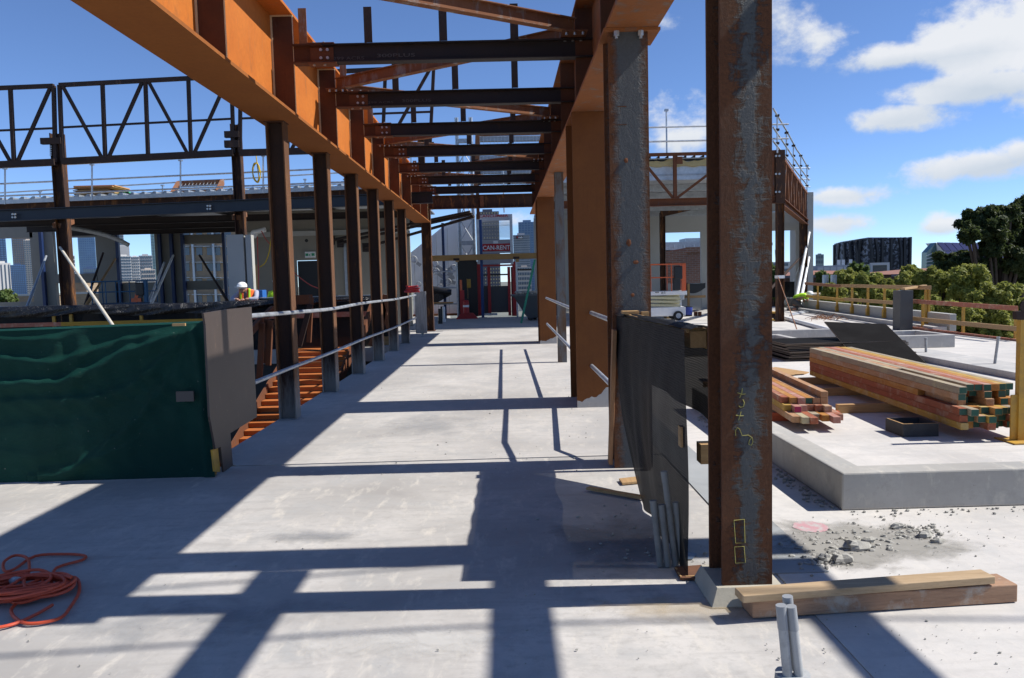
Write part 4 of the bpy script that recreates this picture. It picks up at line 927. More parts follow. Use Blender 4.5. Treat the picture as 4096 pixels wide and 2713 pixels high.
# precast rear wall with window openings
WY = 36.6
def wx(px): return D(px, 1100, WY).x
def wz(py, px=2750): return D(px, py, WY).z
pw = E('precast_wall', (8, WY, 0), 'grey precast concrete rear wall of the right building with window openings', 'wall')
X_ = [1.5, wx(2664), wx(2804), wx(3054), wx(3183), wx(3228)]
zo0, zo1 = wz(1133), wz(929); zo2 = wz(923, 3100)
obj('panel', B().bx(X_[0], X_[1], WY, WY+.18, 0, 4.45), M_pre, pw)
obj('panel', B().bx(X_[1]+.01, X_[2], WY, WY+.18, 0, zo0), M_pre, pw)
obj('panel', B().bx(X_[1]+.01, X_[3], WY, WY+.18, zo1, 4.45), M_pre, pw)
obj('panel', B().bx(X_[2]+.01, X_[3], WY-.002, WY+.18, 0, zo1-.005), M_pre, pw)
obj('panel', B().bx(X_[3]+.01, X_[5], WY, WY+.18, zo2, 4.45), M_pre, pw)
obj('panel', B().bx(X_[4], X_[5], WY, WY+.18, 0, zo2-.005), M_pre, pw)
ep = E('precast_panel', D(3241, 1230, 36.0), 'tall thin white precast panel at the right end of the building, propped', 'panel')
a, b = D(3230, 1000, 36.0), D(3253, 1000, 36.0)
obj('panel', B().bx(a.x, b.x, 36.0, 38.2, 0, D(3240, 769, 36.0).z), M_pre, ep)
# props
def prop(p, q_, r, mat, label, ends=True):
    e = E('raking_prop', q_, label, 'prop'); d = (q_-p).normalized(); L = (q_-p).length
    obj('outer_tube', B().tube([p+d*L*.45, q_], r, 10), mat, e, smooth=True); obj('inner_tube', B().tube([p, p+d*L*.46], r*.8, 10), mat, e, smooth=True)
    obj('shoe', B().bx(q_.x-.09, q_.x+.09, q_.y-.09, q_.y+.09, q_.z-.03, q_.z-.002+.0), M_galvd, e); return e
prop(D(3237, 930, 35.9), G(3176, 1240, .03), .075, M_white, 'long pale prop leaning on the white precast panel')
prop(D(3236, 1030, 35.9), G(3196, 1240, .03), .07, M_white, 'short pale prop leaning low on the white precast panel')
prop(D(3206, 1056, 35.5), G(3140, 1215, .03), .07, M_galv, 'grey prop behind the corner column of the right building')
prop(D(3222, 1008, 35.5), D(3060, 1180, 33.0), .06, M_frame, 'dark steel prop slanting down behind the corner column')
e = E('survey_rod', G(3188, 1320), 'thin rusty rod leaning from the corner column to the slab', 'rod')
obj('rod', B().tube([D(3112, 1108, 25.5), G(3188, 1320, .01)], .016, 6), M_brace, e); obj('tape_band', B().bx(D(3106, 1, TY).x-.01, D(3133, 1, TY).x+.01, TY-.13, TY+.14, D(3115, 1108, TY).z-.05, D(3115, 1108, TY).z+.05), M_white, e)
# scaffold tube edge rails on the roof
def tubeset(parent, lines, r=.024, mat=None, name='tube'):
    for ln in lines: obj(name, B().tube(ln, r, 8), mat or M_galv, parent, smooth=True)
er = E('edge_rail', (5, TY, zt1), 'galvanised scaffold tube edge rail along the front of the right roof', 'guard rail')
def zz13(x, y): return (2048+x/2.3125, y/2.3125)
f1 = D(2660, 510, TY).z; f2 = D(2660, 567, TY).z; xe = D(3152, 510, TY).x
tubeset(er, [[(1.6, TY-.05, f1), (xe, TY-.05, f1-.0)], [(1.6, TY-.05, f2), (xe, TY-.05, f2)]], .028, name='rail')
for x in (D(2420, 500, TY).x, D(2666, 500, TY).x, D(3051, 500, TY).x): obj('post', B().tube([(x, TY, zt1+.05), (x, TY, D(2666, 437, TY).z)], .028, 8).bx(x-.06, x+.06, TY-.06, TY+.06, D(2666, 445, TY).z, D(2666, 437, TY).z), M_galv, er)
sr = E('edge_rail', PAt, 'scaffold tube edge rail stepping back along the side roof truss', 'guard rail')
def SW(x, y): return W(x, y, PA, PB)
for pts in (((3093, 435), (3150, 530), (3186, 598), (3204, 622), (3236, 678)), ((3093, 510), (3128, 562), (3180, 640), (3206, 680), (3236, 722)), ((3093, 565), (3130, 612), (3180, 680), (3232, 745)),):
    obj('rail', B().tube([SW(*p) for p in pts], .03, 8), M_galv, sr, smooth=True)
for x, y0, y1 in ((3109, 458, 612), (3146, 528, 655), (3174, 580, 690), (3203, 620, 730), (3228, 660, 770)):
    obj('post', B().tube([SW(x, y1), SW(x, y0)], .028, 8), M_galv, sr, smooth=True)
    for t_ in (.03, .40, .75):
        c = SW(x, y0).lerp(SW(x, y1), t_); obj('coupler', B().bx(c.x-.055, c.x+.055, c.y-.05, c.y+.05, c.z-.035, c.z+.035), M_frame, sr)
for y in (672, 748, 717): obj('transom', B().tube([SW(3225, y)+V(-1.0, 0, 0), SW(3240, y)], .025, 8), M_galv, sr, smooth=True)

# ================================================================ scissor lift
def lift(base, sx, L, Wd, ztop, deckz, mats, name, label, text=None):
    e = E(name, base, label, 'scissor lift'); x, y, z = base
    body, rail, arm = mats
    obj('chassis', B().bx(x-L/2, x+L/2, y-Wd/2, y+Wd/2, .16, .48), body, e, bevel=.02)
    for sxx in (-.42, .42):
        for sy in (-1, 1):
            w = obj('wheel', B().cyl((x+sxx*L*.92, y+sy*(Wd/2+.03)-.06*sy, .17), .17, .12*sy, 20, Y3), M_rubber, e, smooth=True)
            obj('rim', B().cyl((x+sxx*L*.92, y+sy*(Wd/2+.092), .17), .095, .006*sy, 16, Y3), M_galvd, w)
    n = 3; h = (deckz-.52)/n
    for i in range(n):
        for s in (-1, 1):
            z0 = .50+i*h; z1 = .50+(i+1)*h
            obj('scissor_arm', B().bar((x-s*L*.43, y-Wd*.3+.08*s, z0+.02), (x+s*L*.43, y-Wd*.3+.08*s, z1-.02), .05, .08), arm, e)
    obj('deck', B().bx(x-L*.52, x+L*.52, y-Wd*.5, y+Wd*.5, deckz, deckz+.14), body, e, bevel=.01)
    r = B()
    x0, x1, y0, y1 = x-L*.5, x+L*.5, y-Wd*.48, y+Wd*.48
    for zz in (ztop, (ztop+deckz)/2+.08):
        for a, b in (((x0, y0), (x1, y0)), ((x0, y1), (x1, y1)), ((x0, y0), (x0, y1)), ((x1, y0), (x1, y1))): obj('guard_rail', B().tube([(a[0], a[1], zz), (b[0], b[1], zz)], .022, 8), rail, e, smooth=True)
    for px in (x0, x0+L*.25, x+L*.0, x1-L*.2, x1):
        for py in (y0, y1): obj('guard_post', B().tube([(px, py, deckz+.14), (px, py, ztop)], .022, 8), rail, e, smooth=True)
    obj('control_box', B().bx(x1-.42, x1-.12, y0-.09, y0+.05, ztop-.55, ztop-.08), M_black, e, bevel=.03); obj('control_stand', B().bx(x1-.14, x1-.02, y0-.035, y0+.035, deckz+.14, ztop-.02), rail, e)
    obj('manual_box', B().bx(x1-.45, x1-.18, y0-.07, y0+.04, deckz+.16, deckz+.62), M_black, e, bevel=.02)
    return e
lc = G(2560, 1285); LY = 28.0
xr_ = D(2742, 1100, LY).x; Ll = 2.5
lf = lift((xr_-Ll/2, LY+.4, 0), 1, Ll, .8, D(2700, 1056, LY).z, D(2700, 1180, LY).z, (M_white, M_orange, paint('beige_paint', (.55, .50, .30), .5, .2)), 'scissor_lift', 'white and orange scissor lift parked in the right building')
letters('maker_lettering', 'JLG', D(2645, 1177, LY-.02), D(2662, 1167, LY-.02), LY-.005, M_blk, lf)
letters('side_lettering', 'ES', D(2622, 1173, LY-.02), D(2636, 1167, LY-.02), LY-.005, M_blk, lf)
c = D(2697, 1230, 29.2); e = E('site_box', V(c.x, 29.5, 0), 'light grey steel site cabinet behind the scissor lift', 'cabinet')
zA = D(2697, 1200, 29.2).z
obj('body', B().bx(c.x-.30, c.x+.28, 29.2, 29.9, .07, zA), M_galv, e, bevel=.01); obj('lid', B().bx(c.x-.38, c.x+.36, 29.1, 30, zA+.002, zA+.24), M_galvd, e, bevel=.02); obj('skid', B().bx(c.x-.28, c.x+.1, 29.25, 29.8, 0, .068), M_lam, e)
obj('label_plate', B().bx(c.x-.27, c.x-.02, 29.192, 29.199, zA-.13, zA-.04), M_blue, e); obj('handle', B().bx(c.x-.18, c.x-.04, 29.185, 29.199, .42, .45), M_blk, e)
c = G(2758, 1266); e = E('bucket', c, 'blue and black bucket on the floor beside the scissor lift', 'bucket')
obj('body', B().cyl(c+V(0, .2, 0), .145, .36, 18, r2=.165), plain('blue_label', (.03, .06, .32), .4), e, smooth=True); obj('rim', B().cyl(c+V(0, .2, .36), .175, .035, 18), M_black, e, smooth=True); obj('base', B().cyl(c+V(0, .2, -.001), .148, .07, 18), M_black, e, smooth=True)
for px, lab in ((2783, 'left of two small rusty tins beside the bucket'), (2799, 'right of two small rusty tins beside the bucket')):
    c = G(px, 1264); obj('tin', B().cyl(c, .075, .16, 12).cyl(c+V(0, 0, .15), .08, .015, 12), M_rustm, label=lab, cat='tin', smooth=True)
c = G(2728, 1258); obj('red_reel', B().cyl(c+V(-.08, .5, .16), .16, .18, 18, X3).cyl(c+V(-.1, .5, .16), .18, .02, 18, X3).cyl(c+V(.1, .5, .16), .18, .02, 18, X3), M_red, label='red hose reel beside the site cabinet', cat='reel', smooth=True)
# mesh guard and timber rail inside the wall
gd = E('mesh_guard', D(2770, 1240, 36), 'black cloth sagging on timber rails inside the right building', 'barrier')
obj('cloth', B().grid(lambda u, v: (lambda p: (p.x, 35.9, p.z-.28*math.sin(math.pi*u)*(.2+.8*v)*.6))(D(2738+(2822-2738)*u, 1132+34*v*(1-.45*u), 35.9)), 20, 5), M_black, gd, smooth=True)
a, b = D(2725, 1188, 35.8), D(2822, 1186, 35.8); obj('rail', B().bar(a, b, .05, .11), M_lam, gd); c = D(2753, 1180, 35.75); obj('post', B().bx(c.x-.05, c.x+.05, 35.66, 35.74, 0, D(2753, 1135, 35.7).z), M_lam, gd)
gd = E('mesh_guard', D(3100, 1240, 37), 'dark mesh sheet hung across the far doorway of the right building', 'barrier')
obj('cloth', B().grid(lambda u, v: (lambda p: (p.x, 37.2+.05*math.sin(u*9), p.z))(D(3050+(3230-3050)*u, 1127+62*v, 37.2)), 20, 5), M_mesh, gd, smooth=True)
obj('guard_post', B().tube([D(3060, 1128, 37.3), V(D(3060, 1128, 37.3).x, 37.3, 0)], .03, 6), M_yel, gd); obj('guard_post', B().tube([D(3215, 1128, 37.3), V(D(3215, 1128, 37.3).x, 37.3, 0)], .03, 6), M_yel, gd)
# yellow compactor at the corner column
c = G(3085, 1284); e = E('plate_compactor', c, 'small yellow machine on the slab by the corner column', 'machine')
obj('engine', B().bx(c.x-.17, c.x+.17, c.y, c.y+.35, .09, .24), M_frame, e, bevel=.02); obj('cover', B().bx(c.x-.21, c.x+.21, c.y-.02, c.y+.38, .242, .31), M_yel, e, bevel=.02); obj('base', B().bx(c.x-.23, c.x+.23, c.y-.05, c.y+.4, .0, .06), M_yel, e, bevel=.02)
for s in (-1, 1): obj('wheel', B().cyl((c.x+.12*s, c.y-.05, .10), .07, -.04, 14, Y3), M_rubber, e, smooth=True)
# white pipe and tube bundle
obj('pvc_pipe', B().tube([G(3138, 1272, .06), G(3325, 1322, .06)], .06, 14), M_white, label='long white plastic pipe lying across the terrace', cat='pipe', smooth=True)
e = E('tube_bundle', G(3200, 1256), 'bundle of thin steel tubes lying by the parapet end', 'tubes')
for i in range(6): obj('tube', B().tube([G(3160+2*i, 1262-1.6*i, .03+.004*i), G(3242, 1246-1.8*i, .03+.004*i)], .024, 6), M_galv, e, smooth=True)
e = E('rebar_heap', G(3290, 1278), 'small heap of rusty reinforcing wire on the terrace', 'rebar'); rr.seed(77); mb = B()
for i in range(46):
    c = G(3300+rr.gauss(0, 26), 1278+rr.gauss(0, 4)); a = rr.uniform(0, 6.28); l = rr.uniform(.15, .5); mb.tube([c+V(0, 0, .02), c+V(math.cos(a)*l*.5, math.sin(a)*l*.3, .06+rr.random()*.1), c+V(math.cos(a)*l, math.sin(a)*l*.6, .02)], .008, 4)
obj('wires', mb, M_brace, e, kind='stuff')

# ================================================================ parapet and terrace guard rails
PP0, PP1 = V(11.42, 19.9, 0), V(12.95, 34.5, 0)
pd = (PP1-PP0).normalized(); pn_ = V(pd.y, -pd.x, 0)
e = E('parapet', PP0, 'low pale concrete parapet along the right edge of the terrace', 'parapet')
obj('upstand', B().bar(PP0+V(0, 0, .22)+pn_*.1, PP1+V(0, 0, .22)+pn_*.1, .16, .44), M_pre, e, bevel=.01)
obj('step', B().bar(PP0-pn_*.22+V(0, 0, .06), PP1-pn_*.22+V(0, 0, .06), .35, .121), M_hobt, e, bevel=.01)
g1 = E('guard_rail', PP0, 'timber rails on yellow posts along the parapet', 'guard rail')
GA, GB = PP0-pn_*.02, PP1-pn_*.02
def gp(x, y): return W(x, y, GA, GB)
for x, y0, y1 in ((3271, 1140, 1253), (3348, 1145, 1262), (3408, 1147, 1266), (3471, 1150, 1275), (3537, 1152, 1281), (3589, 1154, 1286)):
    a = gp(x, y1); b = gp(x, y0); b = V(a.x, a.y, b.z)
    p_ = obj('post', B().bx(a.x-.03, a.x+.03, a.y-.03, a.y+.03, max(.125, a.z), b.z), M_yel, g1); obj('clamp', B().bx(a.x-.06, a.x+.05, a.y-.06, a.y+.05, max(.126, a.z), a.z+.34), M_yel, p_)
M_rail1 = timber('rail_brown', (.34, .17, .10), (.26, .12, .07), 'X'); M_rail2 = timber('rail_tan', (.46, .30, .15), (.38, .24, .12), 'X')
def rl(x0, y0, x1, y1, f, mat, parent, h=.11, off=.06):
    a, b = f(x0, y0), f(x1, y1); a = a-pn_*off; b = b-pn_*off; obj('rail', B().bar(a, b, .045, h), mat, parent, bevel=.004)
rl(3226, 1134, 3372, 1145, gp, M_rail1, g1); rl(3370, 1143, 3732, 1151, gp, M_rail2, g1); rl(3232, 1185, 3385, 1200, gp, M_yel, g1); rl(3383, 1197, 3605, 1213, gp, M_rail2, g1)
HA, HB = G(3850, 1338), G(4062, 1362)
def hp(x, y): return W(x, y, HA, HB)
g2 = E('guard_rail', HA, 'red and tan timber guard rails with yellow posts at the right edge of the picture', 'guard rail')
for x, y0, y1 in ((3690, 1205, 1316), (3852, 1222, 1338), (4062, 1230, 1360)):
    a = hp(x, y1); b = hp(x, y0); a = V(a.x, a.y, 0); p_ = obj('post', B().bx(a.x-.028, a.x+.028, a.y-.028, a.y+.028, 0, b.z), M_yel, g2); obj('foot', B().bx(a.x-.12, a.x+.12, a.y-.1, a.y+.06, .0, .012), M_galvd, p_)
M_rail3 = timber('rail_red', (.42, .15, .09), (.33, .12, .08), 'X', wear=(.42, .26, .18))
rl(3600, 1201, 4080, 1234, hp, M_rail3, g2, .105); rl(3655, 1274, 4092, 1317, hp, M_rail2, g2, .105)
obj('toe_board', B().bar(hp(3660, 1318)-pn_*.1+V(0, 0, .0), hp(4300, 1398)-pn_*.1, .05, .16), M_rail3, g2)
for x, y0, y1, lab in ((3702, 1150, 1285, 'left of two'), (3714, 1150, 1290, 'right of two')):
    a = G(x, 1312); b = D(x, y0, a.y); obj('guard_post', B().bx(a.x-.03, a.x+.03, a.y-.03, a.y+.03, 0, b.z).bx(a.x-.06, a.x+.06, a.y-.06, a.y+.06, 0, .25), M_yel, label=lab+' yellow posts standing together behind the dark stub column', cat='post')
c0, c1 = G(3600, 1322), G(3662, 1322); e = E('stub_column', c0, 'dark grey plywood clad stub column rising from the terrace', 'column')
ztop = D(3630, 1162, c0.y).z
obj('shaft', B().bx(c0.x, c1.x, c0.y, c0.y+.4, 0, ztop), paint('dark_form_board', (.07, .068, .066), .55, .4, 4), e, bevel=.005)
obj('cap_batten', B().bar(D(3612, 1161, c0.y)+V(0, 0, .03), D(3700, 1143, c0.y+1.6), .1, .05), M_rail2, e)
yp = G(4068, 1768); e = E('guard_post', yp, 'tall scratched yellow guard post with base plate at the right edge', 'post')
obj('shaft', B().bx(yp.x+.01, yp.x+.085, yp.y, yp.y+.06, .012, 1.12), M_yel, e); obj('foot_plate', B().bx(yp.x-.10, yp.x+.2, yp.y-.12, yp.y+.18, 0, .012), M_yel, e); obj('gusset', B().prism([(-.05, 0), (.012, 0), (.012, .42), (-.05, .42)], (yp.x, yp.y+.02, .013), X3, Z3, (0, .012, 0)), M_yel, e)
obj('lifting_eye', B().cyl((yp.x+.06, yp.y-.004, 1.24), .06, .016, 14, Y3).bx(yp.x-.03, yp.x+.16, yp.y, yp.y+.06, 1.125, 1.2), M_frame, e)

# ================================================================ crouching worker
def person_mesh(edges, radii, verts, sub=2):
    me = bpy.data.meshes.new('body'); me.from_pydata(verts, edges, []); o = bpy.data.objects.new('body_tmp', me); COL.objects.link(o)
    m = o.modifiers.new('skin', 'SKIN'); m.use_smooth_shade = True
    for i, r in enumerate(radii): me.skin_vertices[0].data[i].radius = (r, r)
    me.skin_vertices[0].data[0].use_root = True
    s = o.modifiers.new('sub', 'SUBSURF'); s.levels = sub; s.render_levels = sub
    bpy.context.view_layer.update(); dg = bpy.context.evaluated_depsgraph_get(); out = bpy.data.meshes.new_from_object(o.evaluated_get(dg))
    v = [tuple(x.co) for x in out.vertices]; f = [tuple(p.vertices) for p in out.polygons]; bpy.data.objects.remove(o); bpy.data.meshes.remove(out)
    return v, f
M_skin = plain('skin', (.42, .22, .15), .6); M_hiv = plain('hi_vis_lime', (.42, .72, .02), .6); M_hivo = plain('hi_vis_orange', (.75, .13, .02), .6); M_trou = plain('work_trousers', (.09, .085, .08), .85); M_shirt = plain('pale_blue_shirt', (.36, .37, .46), .8); M_boot = plain('work_boots', (.06, .045, .035), .7); M_hat = paint('white_hard_hat', (.80, .80, .78), .35, .05)
def hand_parts(name_prefix, wrist, d, up, parent, mat):      # palm and five fingers
    d = d.normalized(); s = d.cross(up).normalized(); u = s.cross(d)
    vs = [wrist, wrist+d*.045, wrist+d*.085]; ed = [(0, 1), (1, 2)]; rs = [.026, .034, .030]
    for i, (o, l) in enumerate(((-.027, .065), (-.009, .075), (.009, .07), (.027, .055))):
        b = len(vs); vs += [wrist+d*.085+s*o, wrist+d*(.085+l*.55)+s*o*1.1-u*.008, wrist+d*(.085+l*.85)+s*o*1.1-u*.03]; ed += [(2, b), (b, b+1), (b+1, b+2)]; rs += [.011, .009, .007]
    b = len(vs); vs += [wrist+d*.04-s*.035, wrist+d*.075-s*.055-u*.015]; ed += [(1, b), (b, b+1)]; rs += [.012, .009]
    v, f = person_mesh(ed, rs, vs, 1); obj('hand', MB().add(v, f), mat, parent, smooth=True)
wp = G(3172, 1243); wp.z = 0
f0 = V(1, 0, 0); up_ = V(0, 0, 1); sdv = V(0, -1, 0)
def wpt(fx, sy, z): return wp + f0*fx + sdv*sy + V(0, 0, z)
pe = E('person', wp, 'worker in lime hi-vis top and white hard hat crouching by the white panel', 'person')
# kneeling, bent forward to the right
hip = wpt(0, 0, .42); chest = wpt(.42, 0, .62); neck = wpt(.55, 0, .68); head = wpt(.68, 0, .66)
vs_ = [hip, wpt(.2, 0, .53), chest, neck, wpt(.60, 0, .70)]
ed_ = [(0, 1), (1, 2), (2, 3), (3, 4)]; rs_ = [.17, .16, .165, .065, .055]
for s in (-1, 1):
    b = len(vs_); vs_ += [wpt(.02, .10*s, .38), wpt(.34, .17*s, .12 if s > 0 else .40), wpt(.0 if s > 0 else .30, .18*s, .08), wpt(-.12 if s > 0 else .42, .18*s, .06)]
    ed_ += [(0, b), (b, b+1), (b+1, b+2), (b+2, b+3)]; rs_ += [.11, .085, .06, .045]
    b = len(vs_); vs_ += [wpt(.46, .19*s, .64), wpt(.56, .24*s, .38), wpt(.74, .16*s, .20)]; ed_ += [(2, b), (b, b+1), (b+1, b+2)]; rs_ += [.07, .05, .036]
v, f = person_mesh(ed_, rs_, vs_)
obj('body', MB().add(v, f), M_skin, pe, smooth=True)
# clothing as children
v, f = person_mesh([(0, 1), (1, 2), (2, 3), (3, 4), (2, 5), (5, 6), (2, 7), (7, 8)], [.185, .18, .185, .09, .08, .082, .068, .082, .068], [hip+V(.02, 0, .02), wpt(.2, 0, .53), chest, neck-V(.03, 0, 0), neck, wpt(.46, .19, .64), wpt(.53, .23, .46), wpt(.46, -.19, .64), wpt(.53, -.23, .46)])
obj('hi_vis_top', MB().add(v, f), M_hiv, pe, smooth=True)
v, f = person_mesh([(0, 1), (1, 2), (2, 3), (0, 4), (4, 5), (5, 6)], [.19, .125, .10, .075, .125, .10, .075], [hip, wpt(.02, .10, .38), wpt(.34, .17, .12), wpt(-.0, .18, .085), wpt(.02, -.10, .38), wpt(.34, -.17, .40), wpt(.31, -.18, .10)])
obj('trousers', MB().add(v, f), M_trou, pe, smooth=True)
obj('head', B().sph(head, .105, 14, 10, (1.05, .85, 1.15)).sph(head+V(.10, 0, -.01), .022, 6, 5).sph(head+V(.0, -.09, 0), .025, 6, 5, (1, .4, 1.3)), M_skin, pe, smooth=True)
hh = head+V(.03, 0, .045); obj('hard_hat', B().sph(hh, .135, 16, 8, (1.1, .95, .85)).cyl(hh+V(.05, 0, -.02), .15, .014, 18), M_hat, pe, smooth=True)
for s in (-1, 1): hand_parts('h', wpt(.74, .16*s, .20), V(.6, 0, -.75), V(0, 0, 1) if True else up_, pe, M_skin)
for bx_, sy, z in ((-.2, .18, .05), (.42, -.18, .05)): c = wpt(bx_, sy, z); obj('boot', B().sph(c, .07, 10, 6, (1.9, .8, .75)), M_boot, pe, smooth=True)

# mill stencils on the two nearest cross beams
M_sten = plain('faint_stencil', (.10, .09, .085), .7)
def z12_(x, y): return (1024+x/2.3125, y/2.3125)
cbs = [o for o in bpy.data.objects if o.name.startswith('cross_beam')]
for y, spans in ((FY[0], (('36299 ACRS', 645, 560, 1000, 522), ('300PLUS', 1120, 532, 1470, 492))), (FY[1], (('36299 ACRS', 980, 962, 1270, 935), ('300PLUS', 1350, 946, 1620, 915)))):
    par = [o for o in cbs if abs(o.location.y-y) < .01][0]
    for s_, x0, y0, x1, y1 in spans: letters('mill_stencil', s_, D(*z12_(x0, y0), y-.005), D(*z12_(x1, y1), y-.005), y-.005, M_sten, par, False, .002)
# ================================================================ void: stair and lower structure
st = E('steel_stair', (-4.45, 18.9, 0), 'wide rusty steel stair descending into the floor void', 'stair')
SX0, SX1 = -5.2, -3.76; SG, SR = .295, .102
for k in range(0, 19):
    y = 18.9-SG*k; z = -.02-SR*k
    tr_ = obj('tread', B().bx(SX0, SX1, y-.03, y+SG-.05, z-.03, z), M_stair, st); obj('riser', B().bx(SX0, SX1, y-.028, y-.018, z-SR+.012, z-.031), M_stair, tr_)
obj('landing', B().bx(SX0, SX1, 19.145, 20.2, .001, .012), M_stair, st)
for x in (SX0-.03, SX1+.03): obj('stringer', B().bar((x, 19.2, .03), (x, 19.2-SG*19, .03-SR*19), .04, .34), M_rustm, st)
# raking stringers and handrail posts round the stair
bal = E('stair_balustrade', (-5.2, 18.9, 0), 'rusty steel balustrade posts and rails around the stair head', 'balustrade')
def zq5(x, y): return (900+x/2.959, 1150+y/2.959)
for a, b, d0, d1, w in (((1780, 120), (1560, 760), 19.0, 17.6, .20), ((560, 260), (300, 520), 18.0, 15.5, .16)): obj('raking_member', B().bar(D(*zq5(*a), d0), D(*zq5(*b), d1), .08, w), M_rustm, bal)
for a, b, d in (((1830, 90), (1990, 660), 19.4), ((1900, 85), (1830, 680), 19.4), ((1940, 180), (1720, 690), 19.4)): obj('bracing', B().bar(D(*zq5(*a), d), D(*zq5(*b), d), .06, .12), M_rustm, bal)
for x, y0, y1, d in ((825, 120, 690, 18.6), (1020, 120, 650, 18.8), (500, 380, 900, 16.5), (540, 390, 920, 16.4), (440, 420, 1080, 16.2)): obj('post', B().bar(D(*zq5(x, y0), d), D(*zq5(x-.05*(y1-y0), y1), d), .10, .10, X3), M_rustm, bal)
obj('head_rail', B().bar(D(*zq5(770, 150), 18.6), D(*zq5(1035, 140), 18.8), .1, .22), M_rustm, bal); obj('angle_brace', B().bar(D(*zq5(1010, 200), 18.7), D(*zq5(880, 690), 18.7), .06, .12), M_frame, bal)
# far side of void: barrier wrapped in black plastic
BY = 19.75
br = E('plastic_barrier', (-7, BY, 0), 'guard rail wrapped in shiny black plastic on the far side of the void', 'barrier')
t = NT('black_polythene'); co = t.coord((1, 1, 1)); f = t.noise(co, 5, 7, .65, 1.2); t.col((.010, .010, .012)); t.rough(t.ramp(f, .3, .7, .16, .45)); t.bump(f, 1.0, .06); M_poly = t.m
def ply_(u, v):
    x = -14.5+11.3*u; p = D(2012+3124*x/BY, 1100, BY); zt = 1.235+.012*math.sin(u*9)+.04*max(0, u-.6)
    hem = .22+.05*math.sin(u*11+1)+.06*math.sin(u*5.3)+.03*math.sin(u*31)
    return (x, BY-.05-.05*math.sin(v*math.pi)*(1+.6*math.sin(u*37))-.03*math.sin(u*60+v*9)*v, zt-hem*v)
obj('plastic_wrap', B().grid(ply_, 160, 14), M_poly, br, smooth=True)
obj('plastic_top', B().grid(lambda u, v: (-14.5+11.3*u, BY-.05+.14*v, 1.235+.012*math.sin(u*9)+.04*max(0, u-.6)+.012*math.sin(v*3.1)), 80, 4), M_poly, br, smooth=True)
obj('hanging_mesh', B().grid(lambda u, v: (-14.5+11.3*u, BY+.06+.02*math.sin(u*50), 1.1*(1-v)), 60, 4), M_mesh, br, smooth=True)
for x in (217, 286, 567, 830): 
    a = D(x, 1300, BY); obj('post', B().bx(a.x-.035, a.x+.035, BY-.02, BY+.04, 0, 1.2), M_yel, br)
a, b, c = D(0, 1303, BY-.06), D(245, 1297, BY-.06), D(820, 1282, BY-.06)
obj('mid_rail', B().bar(a+V(-1, 0, 0), b, .04, .10), M_rail3, br); obj('mid_rail', B().bar(b, c, .04, .095), timber('yellow_rail', (.48, .28, .04), (.38, .2, .03), 'X'), br)
obj('mid_rail', B().bar(D(1010, 1268, BY-.06), D(1480, 1255, BY-.06), .04, .13), M_rail3, br)
# dark hoarding on right of the void head
e = E('timber_hoarding', (-4.2, 20.2, 0), 'dark hoarding with pale coping round the stair head', 'hoarding')
obj('board', B().bx(-6.4, -2.95, 20.3, 20.36, 0, 1.28), M_black, e); obj('coping', B().bx(-6.3, -2.9, 20.2, 20.5, 1.285, 1.31), M_grey, e)
obj('plinth', B().bx(-9.5, -2.95, 20.2, 20.29, 0, .22), M_lam, e)
rr.seed(5); cp = D(1650, 1165, 20.4); pts = []
for i in range(40): a = i*.9; pts.append(V(cp.x+.22*math.cos(a)*rr.uniform(.5, 1), 20.35+.1*math.sin(a), 1.33+.004*i+rr.random()*.03))
obj('red_hose_coil', B().tube(sm(pts, 3), .02, 6), M_red, label='red hose coil lying on the hoarding coping near the walkway', cat='hose', smooth=True)

# ================================================================ left building: truss screen, columns, roof
LTY = 21.0
def zA1(x, y): return (x/2.3125, y/2.3125)
def pt(x, y, d=LTY): return D(x, y, d)
def ly_(v): return 880+v/3.383
def lcol(x0t, x1t, yt, x0b, name_lab):
    a = pt(x0t, yt); w = (x1t-x0t)/3124*LTY; e = E('screen_column', V(a.x+w/2, LTY, x0b), name_lab, 'steel column')
    obj('column', B().ib((a.x+w/2, LTY+.14, x0b+.001), (a.x+w/2, LTY+.14, a.z), w, .26, .014, .02, up=X3), M_post, e); return e, a
e1, a1 = lcol(195, 236, 532, 0, 'rusty column carrying the left end of the steel screen')
ZP = D(940, ly_(200), 21.0).z
e2, a2 = lcol(918, 952, 495, ZP, 'rusty column carrying the middle of the steel screen')
for e_, x0, x1, y0, y1 in ((e1, 170, 253, 555, 578), (e2, 902, 962, 528, 552), (e2, 902, 962, 565, 592)):
    a, b = pt(x0, y0), pt(x1, y1); obj('bracket', B().bx(a.x, b.x, LTY-.12, LTY-.002, b.z, a.z), M_frame, e_)
for e_, x, y0 in ((e1, 201, 585), (e2, 913, 0)):
    if y0:
        for k in range(5):
            c = pt(x, y0+9*k); obj('slot', B().bx(c.x-.02, c.x+.04, LTY-.004, LTY-.0005, c.z-.012, c.z+.012), M_galv, e_)
def screen(name_lab, pxs, y=LTY-.05):
    e = E('screen_frame', pt(pxs['bl'][0], pxs['bl'][1], y), name_lab, 'steel frame')
    for nm, (p, q_), s in pxs['bars']: obj(nm, B().bar(D(*p, y), D(*q_, y), s, s), M_frame, e)
    return e
